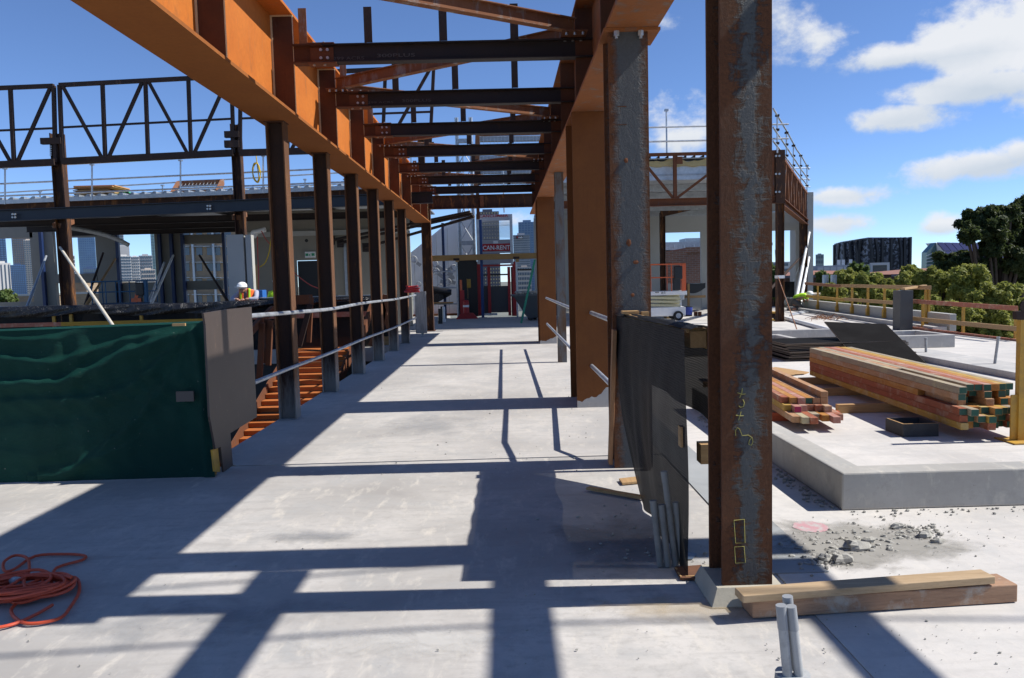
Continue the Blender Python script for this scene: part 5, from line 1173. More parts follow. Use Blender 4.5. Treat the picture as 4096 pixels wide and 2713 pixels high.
def scr_bars(tl, tr_, bl_, br_, n):
    L2 = lambda a, b, t: (a[0]+(b[0]-a[0])*t, a[1]+(b[1]-a[1])*t)
    bars = [('top_rail', (tl, tr_), .10), ('mid_rail', (L2(tl, bl_, .555), L2(tr_, br_, .555)), .05), ('bottom_rail', (bl_, br_), .16)]
    for i in range(n+1): bars.append(('upright', (L2(tl, tr_, i/n), L2(bl_, br_, i/n)), .085))
    for i in range(n):
        a = L2(tl, tr_, (i+.06)/n) if i % 2 == 0 else L2(bl_, br_, (i+.06)/n); b = L2(bl_, br_, (i+.94)/n) if i % 2 == 0 else L2(tl, tr_, (i+.94)/n)
        bars.append(('diagonal', (a, b), .075))
    return bars
bars = scr_bars((238, 341), (925, 305), (250, 646), (935, 612), 4); screen('middle panel of the dark steel screen above the left roof', {'bl': (250, 646), 'bars': bars})
tl, bl2 = (-480, 372), (-440, 678); bars = scr_bars(tl, (215, 344), bl2, (222, 649), 4); screen('left panel of the dark steel screen above the left roof', {'bl': (200, 650), 'bars': bars})
bars = scr_bars((962, 303), (1735, 270), (960, 612), (1720, 590), 4); screen('right panel of the dark steel screen behind the orange girder', {'bl': (960, 612), 'bars': bars})
# front transfer beam on the columns
fb = E('edge_beam', pt(0, 868), 'dark blue grey steel beam along the front of the left building', 'steel beam')
p, q_ = pt(-300, 877, LTY-.08), pt(1730, 790, LTY-.08); obj('beam', B().ib(p, q_, .30, .2, .012, .018), metal('dark_beam_paint', (.02, .025, .035), .4, .3), fb)
for px in (55, 835):
    for dx in (-5, 5):
        for dy in (-6, 6): c = pt(px+dx, 868-(px)*.0429+dy-2, LTY-.19); obj('bolt', B().cyl((c.x, LTY-.172, c.z), .026, -.03, 8, Y3), M_bolt, fb)
for px, py, x2 in ((75, 882, 228), (850, 850, 945)): 
    a = pt(px, py, LTY+.1); b = pt(x2, py+18, LTY+.1); obj('knee_beam', B().bar(a+V(0, 2.5, .15), b+V(0, 0, -.02), .22, .13), M_brace, fb)
# roof of the left building
RY = 24.0
lr = E('building_roof', D(500, 800, RY), 'metal deck roof of the left building with a pale gutter edge', 'roof')
ga, gb = D(-300, 822, RY), D(1625, 742, RY); zg = (ga.z+gb.z)/2
def rz(x): return ga.z+(gb.z-ga.z)*(x-ga.x)/(gb.x-ga.x)
obj('gutter', B().bar(ga, gb, .12, .12), M_galv, lr)
obj('fascia_beam', B().ib(D(-300, 856, RY+.1), D(1625, 778, RY+.1), .40, .22, .012, .02), M_post, lr)
mb = B().add([(ga.x, RY+.1, ga.z-.05), (gb.x, RY+.1, gb.z-.05), (gb.x, 34, gb.z-.05), (ga.x, 34, ga.z-.05), (ga.x, RY+.1, ga.z-.0), (gb.x, RY+.1, gb.z-.0), (gb.x, 34, gb.z), (ga.x, 34, ga.z)], [(3, 2, 1, 0), (4, 5, 6, 7), (0, 1, 5, 4), (1, 2, 6, 5), (2, 3, 7, 6), (3, 0, 4, 7)])
obj('deck', mb, M_galvd, lr)
for i in range(46):
    x = ga.x+.3+i*.33; obj('deck_rib', B().prism([(-.09, 0), (.05, 0), (.05, .07), (-.0, .07)], (x, RY-.06, rz(x)+.062), X3, Z3, (0, 9, 0)), M_galvd, lr)
for i in range(5):
    x = ga.x+1.5+i*3.2; obj('rafter', B().ib((x, RY+.2, rz(x)-.2), (x, 33.6, rz(x)-.25), .28, .14), M_dark, lr)
for y in (26.5, 29, 31.5): obj('tie_beam', B().ib((ga.x, y, zg-.52), (gb.x, y, zg-.52), .22, .14), M_dark, lr)
# edge rails (near and far)
def roofrail(y, pxs_y, posts, lab, r, z0):
    e = E('edge_rail', D(400, 800, y), lab, 'guard rail')
    for (ya, yb) in pxs_y: obj('rail', B().tube([D(-300, ya+300*(ya-yb)/1383, y), D(1383, yb, y)], r, 8), M_galv, e, smooth=True)
    for x, yt, yb in posts: obj('post', B().tube([D(x, yb, y), D(x-.0, yt, y)], r, 8).bx(D(x, yt, y).x-r*2, D(x, yt, y).x+r*2, y-r*2, y+r*2, D(x, yt+5, y).z, D(x, yt, y).z), M_galv, e)
roofrail(RY-.05, ((672, 600), (736, 672), (785, 728)), ((20, 673, 818), (368, 657, 800), (722, 640, 785), (1053, 622, 772), (1380, 716, 758)), 'near galvanised guard rail along the left roof edge', .026, 0)
roofrail(33.0, ((772, 690), (800, 735)), ((160, 764, 805), (650, 740, 790), (960, 728, 772), (1220, 716, 762)), 'farther galvanised guard rail across the left roof', .03, 0)
# things on the roof
rr.seed(12); 
for i in range(9):
    a, b = D(302+rr.uniform(-6, 14), 800, 24.4), D(440+rr.uniform(-20, 26), 800, 24.4); z = rz(a.x)+.135+i*.036
    obj('roof_board', B().bx(a.x, b.x, 24.4+rr.uniform(-.1, .1), 25.4, z, z+.033), M_lam if i < 6 else timber('orange_board', (.58, .30, .12), (.46, .22, .09), 'X'), label=f'pale plywood board in the pile on the left roof, {ords[i]} from the bottom', cat='plywood', group='plywood boards on the left roof')
a, b = D(462, 790, 24.5), D(540, 782, 24.5); obj('green_sheet', B().grid(lambda u, v: (a.x+(b.x-a.x)*u, 24.4+1.0*v, rz(a.x)+.12+.10*math.sin(u*3.1)*(1-.2*v)+.02*math.sin(u*20)), 16, 6), plain('green_plastic', (.05, .36, .10), .5), label='green plastic sheet beside the boards on the left roof', cat='sheet', solid=.01)
sk = E('skylight_frame', D(790, 770, 30), 'rusty skylight frame with wire mesh on the left roof', 'skylight')
fl = [D(x, y, d) for x, y, d in ((690, 778, 29.2), (715, 735, 31), (890, 728, 31), (870, 770, 29.2))]
for i in range(4): obj('frame_member', B().bar(fl[i], fl[(i+1) % 4], .14, .2), M_brace, sk)
for i in range(1, 12):
    t_ = i/12; obj('mesh_wire', B().tube([fl[0].lerp(fl[3], t_), fl[1].lerp(fl[2], t_)], .012, 4), M_galv, sk)
obj('louvre', B().bar(fl[0].lerp(fl[1], .3), fl[3].lerp(fl[2], .3), .25, .03), M_galvd, sk); obj('louvre', B().bar(fl[0].lerp(fl[1], .7), fl[3].lerp(fl[2], .7), .25, .03), M_galvd, sk)
rr.seed(4); c = D(1026, 690, RY-.12); pts = []
for i in range(36): a = i*2*math.pi/9; pts.append(V(c.x+.115*math.cos(a)*rr.uniform(.8, 1.1), RY-.12+rr.uniform(-.03, .03), c.z+.30*math.sin(a)*rr.uniform(.85, 1.05)))
obj('yellow_cable_coil', B().tube(sm(pts, 3)+[V(c.x+.01, RY-.11, c.z+.5)], .016, 6), plain('yellow_cable', (.62, .42, .02), .5), label='yellow cable coil hung on the left roof guard rail', cat='cable', smooth=True)

# ================================================================ left building interior
def Lq(x, y): return (x/3.383, 880+y/3.383)
def Mq(x, y): return (620+x/3.383, 880+y/3.383)
IY = 33.0
def wl_(p): return D(p[0], p[1], IY)
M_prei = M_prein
iw = E('precast_wall', D(400, 1200, IY), 'grey precast rear wall of the left building with window openings', 'wall')
def pan(x0, x1, y0, y1, th=.2, dy=0):
    a, b = D(x0, (y0+y1)/2, IY+dy), D(x1, (y0+y1)/2, IY+dy); xm = (x0+x1)/2
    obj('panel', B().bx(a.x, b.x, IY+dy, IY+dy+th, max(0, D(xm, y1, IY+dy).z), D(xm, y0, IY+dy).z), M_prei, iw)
lx = lambda v: v/3.383; ly = lambda v: 880+v/3.383; mx_ = lambda v: 620+v/3.383
pan(-400, lx(430), 860, ly(262)); pan(lx(434), lx(745), 855, 1320); pan(lx(748), lx(850), 855, ly(238)); pan(lx(750), lx(1312), 855, ly(236), .2, .003)
pan(lx(750), lx(1312), ly(728), ly(852)); pan(lx(1314), lx(1582), 850, 1320); pan(lx(1586), lx(2110), ly(850), 1320); pan(lx(2113), mx_(385), 845, 1320)
pan(mx_(388), mx_(920), ly(198), ly(322), .2); pan(mx_(388), mx_(920), ly(822), ly(945)); pan(mx_(388), mx_(920), 845, ly(95), .2)
pan(-400, lx(480), ly(1128), 1320)
# blue mullions
for px, y0, y1, lab in ((lx(560), 850, ly(1130), 'blue steel mullion on the left pier of the left building'), (lx(1590), 850, ly(1100), 'blue steel mullion at the wide open bay'), (lx(2320), 850, ly(1080), 'blue steel mullion on the pier left of the brick view'), (mx_(375), 850, ly(1080), 'blue steel mullion beside the brick view'), (mx_(935), 850, ly(1060), 'dark blue mullion right of the brick view'), (lx(2160), 850, ly(970), 'thin blue mullion behind the twin props')):
    c = D(px, 1000, IY-.15); obj('mullion', B().bx(c.x-.06, c.x+.06, IY-.2, IY-.05, 0, D(px, y0, IY-.15).z).bx(c.x-.1, c.x+.1, IY-.23, IY-.03, 0, .03), M_blue, label=lab, cat='mullion')
c0, c1 = D(lx(690), 1000, IY-.1), D(lx(742), 1000, IY-.1)
# leaning props inside
prop(pt(lx(812), ly(370), LTY-.02), D(lx(1535), ly(1440), 18.6), .04, paint('weathered_white', (.50, .46, .38), .6, .4), 'long pale prop bracing the left screen column')
for a, b, d0, d1, mat, lab in (((625, 490), (385, 1130), 32.7, 29, M_galvd, 'grey prop in the leftmost bay of the left building'), ((1395, 450), (1150, 1160), 32.7, 29, M_frame, 'dark prop left of the blue lift basket'), ((1560, 530), (1170, 1150), 32.7, 28.5, M_lam, 'tan prop crossing behind the blue lift basket'), ((2345, 480), (2060, 1110), 32.7, 29, M_white, 'white topped prop right of the blue lift basket'), ((2225, 575), (2010, 1120), 32.7, 29.4, M_white, 'white prop second right of the blue lift basket'), ((2700+0, 480), (3050, 1050), 32.7, 29, M_frame, 'dark prop in front of the brick view')):
    p, q_ = D(lx(a[0]), ly(a[1]), d0), D(lx(b[0]), ly(b[1]), d1); d = (q_-p); q2 = p + d*((p.z-.02)/(p.z-q_.z)); prop(p, q2 if q2.y > 20.6 else q_, .055, mat, lab)
obj('drain_pipe', B().tube(sm([D(lx(600), ly(40), 27), D(lx(860), ly(90), 27), D(lx(1350), ly(185), 27), D(lx(1600), ly(270), 27), D(lx(1740), ly(340), 27)], 5), .075, 10), M_cond, label='grey drain pipe slung under the left roof', cat='pipe', smooth=True)
ll = lift((D(lx(1625), 1200, 29).x, 29.4, 0), 1, 2.05, .8, D(lx(1625), ly(828), 29).z, D(lx(1625), ly(1130), 29).z-.12, (plain('lift_blue_body', (.02, .05, .10), .5), paint('lift_blue', (.015, .10, .22), .45, .3), M_frame), 'scissor_lift', 'dark blue scissor lift basket in the left building')
c = D(lx(1860), ly(1020), 29.2); obj('orange_arm', B().bar(D(lx(1890), ly(910), 29.0), D(lx(1835), ly(1110), 29.0), .12, .12).bx(c.x-.1, c.x+.25, 28.9, 29.1, D(550, ly(1110), 29).z-.0, D(550, ly(1060), 29).z), M_orange, label='orange boom arm standing by the blue lift basket', cat='machine')
# right part: concrete panels, wall, door, exit sign
rp = E('precast_panel', D(mx_(1060), 1200, 21), 'pale precast panel with sunlit edge behind the leaning worker', 'panel')
a, b = D(mx_(975), 1000, 21.0), D(mx_(1140), 1000, 21.0); b2 = D(mx_(1200), 1000, 21.0)
obj('leaf', B().bx(a.x, b2.x, 21.0, 21.3, 0, D(mx_(1060), ly(200), 21.0).z), M_pre, rp); obj('leaf', B().bx(b2.x+.05, D(mx_(1245), 1000, 21.0).x+.1, 21.02, 21.3, 0, D(mx_(1060), ly(205), 21.0).z), M_pre, rp)
DYW = 28.6
dw = E('concrete_wall', D(1300, 1200, DYW), 'grey concrete wall with a dark doorway and exit sign', 'wall')
xw0, xw1 = D(mx_(1240), 1000, DYW).x, D(1640, 1000, DYW).x; dx0, dx1 = D(mx_(1895), 1000, DYW).x, D(mx_(2330), 1000, DYW).x; dz = D(mx_(2050), ly(545), DYW).z
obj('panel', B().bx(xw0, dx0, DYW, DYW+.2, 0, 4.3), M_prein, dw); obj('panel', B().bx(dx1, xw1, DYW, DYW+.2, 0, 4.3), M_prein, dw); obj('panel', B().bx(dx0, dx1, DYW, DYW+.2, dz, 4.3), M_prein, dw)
obj('door_leaf', B().bx(dx0+.03, dx1-.03, DYW+.15, DYW+.19, 0, dz-.02), M_blk, dw); obj('ledge', B().bx(xw0, xw1, DYW-.12, DYW-.002, D(1250, ly(215), DYW).z-.0, D(1250, ly(150), DYW).z), M_pre, dw)
c = D(mx_(2050), ly(280), DYW); obj('pipe_hole', B().cyl((c.x, DYW-.004, c.z), .06, .003, 18, Y3), M_blk, dw)
a, b = D(1374, 970, DYW-.05), D(1392, 1175, DYW-.05); obj('stud_track', B().bx(a.x, b.x, DYW-.07, DYW-.003, 0, a.z), M_galvd, dw)
xs = E('exit_sign', D(mx_(2097), ly(470), DYW), 'green and white exit sign with running figure above the doorway', 'sign')
a, b = D(mx_(2030), ly(512), DYW-.1), D(mx_(2166), ly(428), DYW-.1)
obj('housing', B().bx(a.x, b.x, DYW-.1, DYW-.004, a.z, b.z), M_white, xs, bevel=.008)
w = b.x-a.x; h = b.z-a.z
obj('green_panel', B().bx(a.x+.02, b.x-.02, DYW-.104, DYW-.101, a.z+h*.28, a.z+h*.72), plain('exit_green', (.02, .28, .12), .4), xs)
obj('white_panel', B().bx(a.x+w*.34, a.x+w*.64, DYW-.107, DYW-.1045, a.z+h*.12, a.z+h*.72), M_white, xs)
fx, fz = a.x+w*.49, a.z+h*.42; fig = B().sph((fx+.012, DYW-.109, fz+h*.22), h*.055, 8, 6, (1, .2, 1))
for p, q_ in (((.0, .15), (-.02, .0)), ((-.02, .0), (.04, -.10)), ((.04, -.10), (.03, -.24)), ((-.02, .0), (-.07, -.1)), ((-.07, -.1), (-.14, -.12)), ((.0, .14), (.09, .06)), ((.0, .14), (-.09, .10)), ((-.09, .10), (-.11, -.0))): fig.bar((fx+p[0]*h*1.2, DYW-.109, fz+p[1]*h), (fx+q_[0]*h*1.2, DYW-.109, fz+q_[1]*h), h*.07, .003, Y3)
obj('running_figure', fig, plain('exit_green', (.02, .28, .12), .4), xs, kind='stuff')
c = D(mx_(1400), ly(150), 27); pv = E('pvc_pipe', c, 'white plastic elbow pipe hanging under the left roof', 'pipe')
obj('pipe', B().tube([D(mx_(1340), ly(170), 27), D(mx_(1495), ly(130), 27)], .085, 14), M_white, pv, smooth=True); obj('elbow', B().tube(sm([D(mx_(1365), ly(165), 27), D(mx_(1330), ly(175), 27), D(mx_(1335), ly(200), 27), D(mx_(1370), ly(222), 27)], 4), .09, 14), M_white, pv, smooth=True)
for i, x in enumerate((1352, 1470)): pass
obj('red_lead', B().tube(sm([D(mx_(x), ly(y), 26.8) for x, y in ((1440, 150), (1500, 260), (1570, 345), (1700, 540), (1810, 645), (1960, 780), (2100, 880), (2210, 925))], 5), .018, 6), plain('red_cable', (.45, .08, .07), .5), label='red power lead drooping across the doorway', cat='cable', smooth=True)
obj('red_lead', B().tube(sm([D(mx_(x), ly(y), 26.8) for x, y in ((1385, 225), (1390, 450), (1400, 700), (1402, 940), (1405, 1060))], 5), .02, 6), plain('red_cable', (.45, .08, .07), .5), label='red power lead hanging straight down beside the timber upright', cat='cable', smooth=True)
obj('yellow_lead', B().tube(sm([D(mx_(x), ly(y), 26.7) for x, y in ((1568, 255), (1545, 430), (1490, 580), (1415, 640))], 5), .018, 6), plain('yellow_cable', (.62, .42, .02), .5), label='yellow power lead looping beside the nearest post', cat='cable', smooth=True)
a, b = D(mx_(1295), 1000, 25.5), D(mx_(1365), 1000, 25.5); obj('timber_upright', B().bx(a.x, b.x, 25.5, 25.56, 0, D(mx_(1330), ly(605), 25.5).z), timber('upright_timber', (.46, .30, .14), (.36, .22, .1), 'Z'), label='tan timber upright standing right of the leaning worker', cat='timber', bevel=.004)
for x, lab in ((1300, 'left of two blue crates behind the leaning worker'), (1412, 'right of two blue crates behind the leaning worker')):
    c = D(mx_(x), ly(1040), 23.5); e = E('blue_crate', V(c.x, 23.5, 0), lab, 'crate'); zt = D(mx_(x), ly(950), 23.5).z
    obj('body', B().bx(c.x-.1, c.x+.1, 23.5, 23.9, .0, zt), plain('crate_blue', (.03, .14, .45), .5), e, bevel=.01); obj('label_card', B().bx(c.x-.09, c.x-.03, 23.492, 23.499, zt-.3, zt-.05), M_white, e)
# black raking pipes in front of the concrete wall
for i, (x0, y0, x1, y1) in enumerate(((1880, 848, 1325, 962), (1888, 856, 1360, 972), (1896, 866, 1462, 990))):
    p, q_ = D(x0, y0, 25.9), D(x1, y1, 28.3); e = E('raking_pipe', q_, f'black raking steel tube, {("upper", "middle", "lower")[i]} of three under the far roof', 'steel tube')
    obj('tube', B().tube([p, q_], .05, 10), M_dark, e, smooth=True); obj('end_plate', B().bx(q_.x-.12, q_.x+.12, q_.y+.02, q_.y+.06, q_.z-.16, q_.z+.16), M_dark, e)

# ================================================================ leaning worker
PY = 20.05; hx = D(968, 1150, PY)
hd = D(966, 1146, PY); wb = V(hx.x, PY+.25, 0)
pe = E('person', wb, 'worker in white hard hat and orange vest leaning on the black plastic barrier', 'person')
zb = 1.26
sh = D(985, 1172, PY+.05); sh = V(hd.x+.10, PY+.14, 1.42)
vsz = [V(sh.x+.05, PY+.42, .95), V(sh.x+.04, PY+.32, 1.18), V(sh.x+.0, PY+.20, 1.42), V(hd.x+.02, PY+.12, 1.52), V(hd.x+.0, PY+.06, 1.56)]
edz = [(0, 1), (1, 2), (2, 3), (3, 4)]; rsz = [.16, .155, .165, .06, .055]
for s in (-1, 1):
    b = len(vsz); vsz += [V(sh.x+.04+.10*s, PY+.45, .88), V(sh.x+.04+.11*s, PY+.42, .48), V(sh.x+.05+.11*s, PY+.55, .08)]; edz += [(0, b), (b, b+1), (b+1, b+2)]; rsz += [.10, .07, .05]
elL, elR = V(hd.x-.26, PY-.02, 1.285), V(hd.x+.36, PY-.02, 1.285)
wrL, wrR = V(hd.x-.06, PY-.10, 1.28), V(hd.x+.10, PY-.10, 1.28)
b = len(vsz); vsz += [V(sh.x-.20, PY+.16, 1.44), elL, wrL, V(sh.x+.22, PY+.16, 1.44), elR, wrR]
edz += [(2, b), (b, b+1), (b+1, b+2), (2, b+3), (b+3, b+4), (b+4, b+5)]; rsz += [.07, .052, .036, .07, .052, .036]
v, f = person_mesh(edz, rsz, vsz); obj('body', MB().add(v, f), M_skin, pe, smooth=True)
v, f = person_mesh([(0, 1), (1, 2), (1, 3), (3, 4), (4, 5), (1, 6), (6, 7), (7, 8)], [.175, .178, .08, .082, .064, .05, .082, .064, .05], [vsz[0]+V(0, 0, .12), vsz[2], V(hd.x+.02, PY+.13, 1.50), vsz[b], elL, wrL.lerp(elL, .3), vsz[b+3], elR, wrR.lerp(elR, .3)]); obj('shirt', MB().add(v, f), M_shirt, pe, smooth=True)
for s in (-1, 1):
    o = obj('hi_vis_vest', B().grid(lambda u, w_: (sh.x-.02+s*(.045+.14*u), PY-.02+.09*u*u+.04*(1-w_), 1.565-.31*w_-.05*u), 6, 8), M_hivo, pe, smooth=True, solid=.02); obj('reflective_band', B().grid(lambda u, w_: (sh.x-.02+s*(.09+.045*u), PY-.036+.02*u+.04*(1-w_), 1.555-.29*w_), 3, 6), M_hiv, pe, smooth=True, solid=.01)
v, f = person_mesh([(0, 1), (1, 2), (2, 3), (0, 4), (4, 5), (5, 6)], [.17, .11, .085, .07, .11, .085, .07], [V(sh.x+.05, PY+.43, .95), V(sh.x-.06, PY+.45, .86), V(sh.x-.07, PY+.42, .48), V(sh.x-.06, PY+.55, .09), V(sh.x+.16, PY+.45, .86), V(sh.x+.17, PY+.42, .48), V(sh.x+.18, PY+.55, .09)]); obj('trousers', MB().add(v, f), M_trou, pe, smooth=True)
hc_ = V(hd.x+.0, PY+.03, D(966, 1156, PY).z)
obj('head', B().sph(hc_, .10, 16, 12, (.82, .98, 1.2)).sph(hc_+V(-.03, -.10, -.02), .018, 6, 5, (.8, 1, 1.3)).sph(hc_+V(.082, .01, -.01), .024, 6, 5, (.4, 1, 1.3)).sph(hc_+V(-.03, -.085, -.06), .022, 6, 4, (1.3, .5, .4)), M_skin, pe, smooth=True)
obj('eye', B().sph(hc_+V(-.055, -.085, .012), .011, 6, 5).sph(hc_+V(.015, -.092, .012), .011, 6, 5), M_blk, pe, smooth=True)
obj('hard_hat', B().sph(hc_+V(0, .01, .075), .128, 18, 9, (1.0, 1.12, .82)).cyl(hc_+V(-.02, -.03, .045), .155, .012, 20), M_hat, pe, smooth=True)
hand_parts('h', wrL, V(.55, -.5, -.55), Z3, pe, M_skin); hand_parts('h', wrR, V(-.7, -.3, -.1), Z3, pe, M_skin)
for s in (-.06, .18): obj('boot', B().sph(V(sh.x+s, PY+.5, .05), .07, 10, 6, (.8, 1.9, .75)), M_boot, pe, smooth=True)
# second worker mostly hidden behind the nearest post
c = D(1098, 1170, 21.2); pe = E('person', V(c.x, 21.3, 0), 'worker in lime hi-vis shirt mostly hidden behind the nearest left post', 'person')
vs2 = [V(c.x+.05, 21.3, .95), V(c.x+.05, 21.3, 1.2), V(c.x+.05, 21.3, 1.38), V(c.x+.06, 21.3, 1.52), V(c.x+.06, 21.3, 1.56)]; ed2 = [(0, 1), (1, 2), (2, 3), (3, 4)]; rs2 = [.15, .15, .16, .06, .055]
for s in (-1, 1):
    b = len(vs2); vs2 += [V(c.x+.05+.1*s, 21.3, .9), V(c.x+.05+.1*s, 21.28, .48), V(c.x+.05+.1*s, 21.32, .07), V(c.x+.05+.19*s, 21.3, 1.4), V(c.x+.05+.22*s, 21.22, 1.15), V(c.x+.05+.16*s, 21.05, 1.1)]; ed2 += [(0, b), (b, b+1), (b+1, b+2), (2, b+3), (b+3, b+4), (b+4, b+5)]; rs2 += [.1, .07, .05, .07, .05, .036]
v, f = person_mesh(ed2, rs2, vs2); obj('body', MB().add(v, f), M_trou, pe, smooth=True)
v, f = person_mesh([(0, 1), (1, 2), (1, 3), (3, 4), (1, 5), (5, 6)], [.17, .18, .08, .085, .065, .085, .065], [vs2[0]+V(0, 0, .05), vs2[2], vs2[3]-V(0, 0, .04), V(c.x-.14, 21.3, 1.4), V(c.x-.17, 21.22, 1.16), V(c.x+.24, 21.3, 1.4), V(c.x+.27, 21.22, 1.16)]); obj('hi_vis_top', MB().add(v, f), M_hiv, pe, smooth=True)
obj('head', B().sph(V(c.x+.06, 21.28, 1.66), .1, 14, 10, (.85, 1, 1.2)), M_skin, pe, smooth=True); obj('hard_hat', B().sph(V(c.x+.06, 21.28, 1.73), .125, 14, 8, (1, 1.1, .8)), M_hat, pe, smooth=True)
# ================================================================ far end of the walkway: hoist, mural, scaffold
def Nq(x, y): return (1560+x/3.819, 900+y/3.819)
def n_(x, y, d): return D(*Nq(x, y), d)
MY = 37.0
mw = E('mural_wall', n_(600, 1370, MY), 'pale grey cladding wall with slanted top and molecule mural', 'wall')
ps = [n_(x, y, MY) for x, y in ((280, 452), (805, 30), (1010, -130), (1260, -130), (1260, 1372), (362, 1372), (362, 990), (292, 830))]
t = NT('mural_cladding'); co = t.coord(); f = t.noise(co, .6, 6, .6); t.col(t.mix(f, (.72, .73, .74), (.80, .81, .82))); t.rough(.5)
obj('cladding', B().prism([(p.x, p.z) for p in ps], (0, MY, 0), X3, Z3, (0, .3, 0)), t.m, mw)
M_mur = plain('mural_grey', (.40, .41, .42), .6)
for cx, cy, r in ((362, 525, 48), (680, 592, 48), (705, 710, 48), (970, 655, 48), (440, 905, 35), (765, 950, 48), (850, 725, 45), (890, 870, 45)):
    c = n_(cx, cy, MY); R_ = r/3.819/3124*MY; pts = [V(c.x+R_*math.cos(a*math.pi/14), MY-.006, c.z+R_*math.sin(a*math.pi/14)) for a in range(29)]
    obj('mural_ring', B().tube(pts, .018, 4, False), M_mur, mw)
for p, q_ in (((410, 575), (470, 620)), ((600, 635), (660, 610)), ((715, 625), (820, 700)), ((740, 745), (830, 815)), ((870, 700), (950, 655)), ((800, 840), (780, 910)), ((880, 750), (960, 760)), ((900, 820), (985, 795)), ((910, 860), (1000, 890))):
    obj('mural_bar', B().bar(V(n_(*p, MY).x, MY-.007, n_(*p, MY).z), V(n_(*q_, MY).x, MY-.007, n_(*q_, MY).z), .16, .008, Y3), M_mur, mw)
for x in (362, 560, 710, 880): 
    a = n_(x, 300, MY); top = n_(x, 450-.8*(x-280) if x < 805 else 20, MY); obj('panel_joint', B().bx(a.x-.008, a.x+.008, MY-.004, MY-.0005, .02, top.z-.1), M_mur, mw)
obj('sill_board', B().bx(ps[5].x-.2, ps[4].x, MY-.35, MY-.05, 0, .10), M_rustm, mw)
# mast hoist
HY = 36.0
hm = E('hoist_mast', n_(1180, 1380, HY), 'tall galvanised lattice mast of the builders hoist', 'mast')
xs_ = [n_(x, 300, HY).x for x in (1058, 1085, 1270, 1298)]; zt = D(1870, 470, HY).z
for x in xs_: obj('mast_tube', B().tube([(x, HY, 0), (x, HY, zt)], .045, 8), M_galv, hm, smooth=True)
h = 1.15; k = 0
while (k+1)*h < zt:
    z0 = k*h
    obj('lattice_bar', B().tube([(xs_[1], HY, z0), (xs_[2], HY, z0+h*.8)], .022, 6), M_galv, hm); obj('lattice_bar', B().tube([(xs_[2], HY-.05, z0), (xs_[1], HY-.05, z0+h*.8)], .022, 6), M_galv, hm)
    obj('mast_plate', B().bx(xs_[1], xs_[2], HY-.08, HY+.08, z0+h*.82, z0+h*.98), M_galvd, hm); k += 1
hc2 = E('hoist_cage', n_(1620, 1390, 35.6), 'red hoist cage with sign panels at the end of the walkway', 'hoist')
def hbox(nm, x0, y0, x1, y1, y, mat, dy=.05):
    a, b = n_(x0, y1, y), n_(x1, y0, y); return obj(nm, B().bx(a.x, b.x, y-dy, y, a.z, b.z), mat, hc2)
CYg = 35.5
for x0, x1 in ((1330, 1372), (1885, 1925)): hbox('frame_post', x0, 560, x1, 1392, CYg, M_red)
hbox('frame_head', 1340, 600, 1900, 640, CYg-.002, M_red); hbox('door_post', 1505, 640, 1530, 1385, CYg+.05, M_red); hbox('door_post', 1810, 640, 1835, 1385, CYg+.05, M_red)
hbox('door_panel', 1530, 930, 1812, 1340, CYg+.12, paint('cage_panel', (.07, .065, .065), .6, .3)); hbox('door_rail', 1420, 745, 1812, 778, CYg+.1, M_blk); hbox('sill', 1400, 1345, 1640, 1385, CYg-.06, M_galv)
hbox('side_panel', 1862, 640, 1884, 1390, CYg+.06, paint('dark_red', (.18, .01, .015), .5, .2)); hbox('side_panel', 1374, 930, 1504, 1385, CYg+.16, paint('cage_panel', (.07, .065, .065), .6, .3)); hbox('side_rail', 1374, 640, 1400, 929, CYg+.16, M_red)
M_sgn = paint('sign_grey', (.36, .37, .39), .5, .1); M_signr = plain('sign_red', (.46, .015, .02), .5)
hbox('sign_panel', 1345, 220, 1862, 440, CYg, M_sgn); hbox('sign_head', 1340, -165, 1862, -55, CYg, paint('sign_pale', (.50, .51, .53), .5, .1))
for x in (1345, 1855): hbox('side_rail', x-12, -165, x+12, 600, CYg-.052, M_galv)
for y in (0, 200, 440): hbox('cross_rail', 1345, y, 1862, y+16, CYg-.054, M_galv)
hbox('apron', 1420, 470, 1880, 598, CYg+.02, M_sgn)
for i in range(26): 
    yy = -50+i*9.6; a, b = n_(1350, yy, CYg-.06), n_(1858, yy, CYg-.06); obj('mesh_wire', B().tube([a, b], .006, 4), M_galv, hc2)
hbox('sign_plate', 1370, 282, 1838, 408, CYg-.056, M_signr, .01)
letters('sign_lettering', 'SCAN-RENT', n_(1380, 388, CYg-.07), n_(1832, 308, CYg-.07), CYg-.07, M_white, hc2)
letters('sign_lettering', 'SCANCLIMBER', D(1908, 871, CYg-.06), D(2032, 857, CYg-.06), CYg-.055, M_signr, hc2)
a, b = n_(1578, 285, CYg-.06), n_(1650, 240, CYg-.06); obj('notice', B().bx(a.x, b.x, CYg-.062, CYg-.056, a.z, b.z), M_white, hc2)
bx_ = E('black_hoarding', n_(1180, 1400, 35.2), 'black plywood hoarding panel left of the red hoist cage', 'hoarding')
a, b = n_(1050, 1392, 35.2), n_(1325, 535, 35.2); obj('board', B().bx(a.x, b.x, 35.2, 35.26, 0, b.z), M_black, bx_); c = n_(1205, 895, 35.15)
obj('control_pendant', B().bx(c.x-.09, c.x+.09, 35.1, 35.19, c.z-.2, c.z+.2), M_yel, bx_, bevel=.03); obj('pull_rope', B().tube([n_(1175, 820, 35.15), n_(1190, 1010, 35.15), n_(1195, 1300, 35.15)], .012, 5), M_lam, bx_)
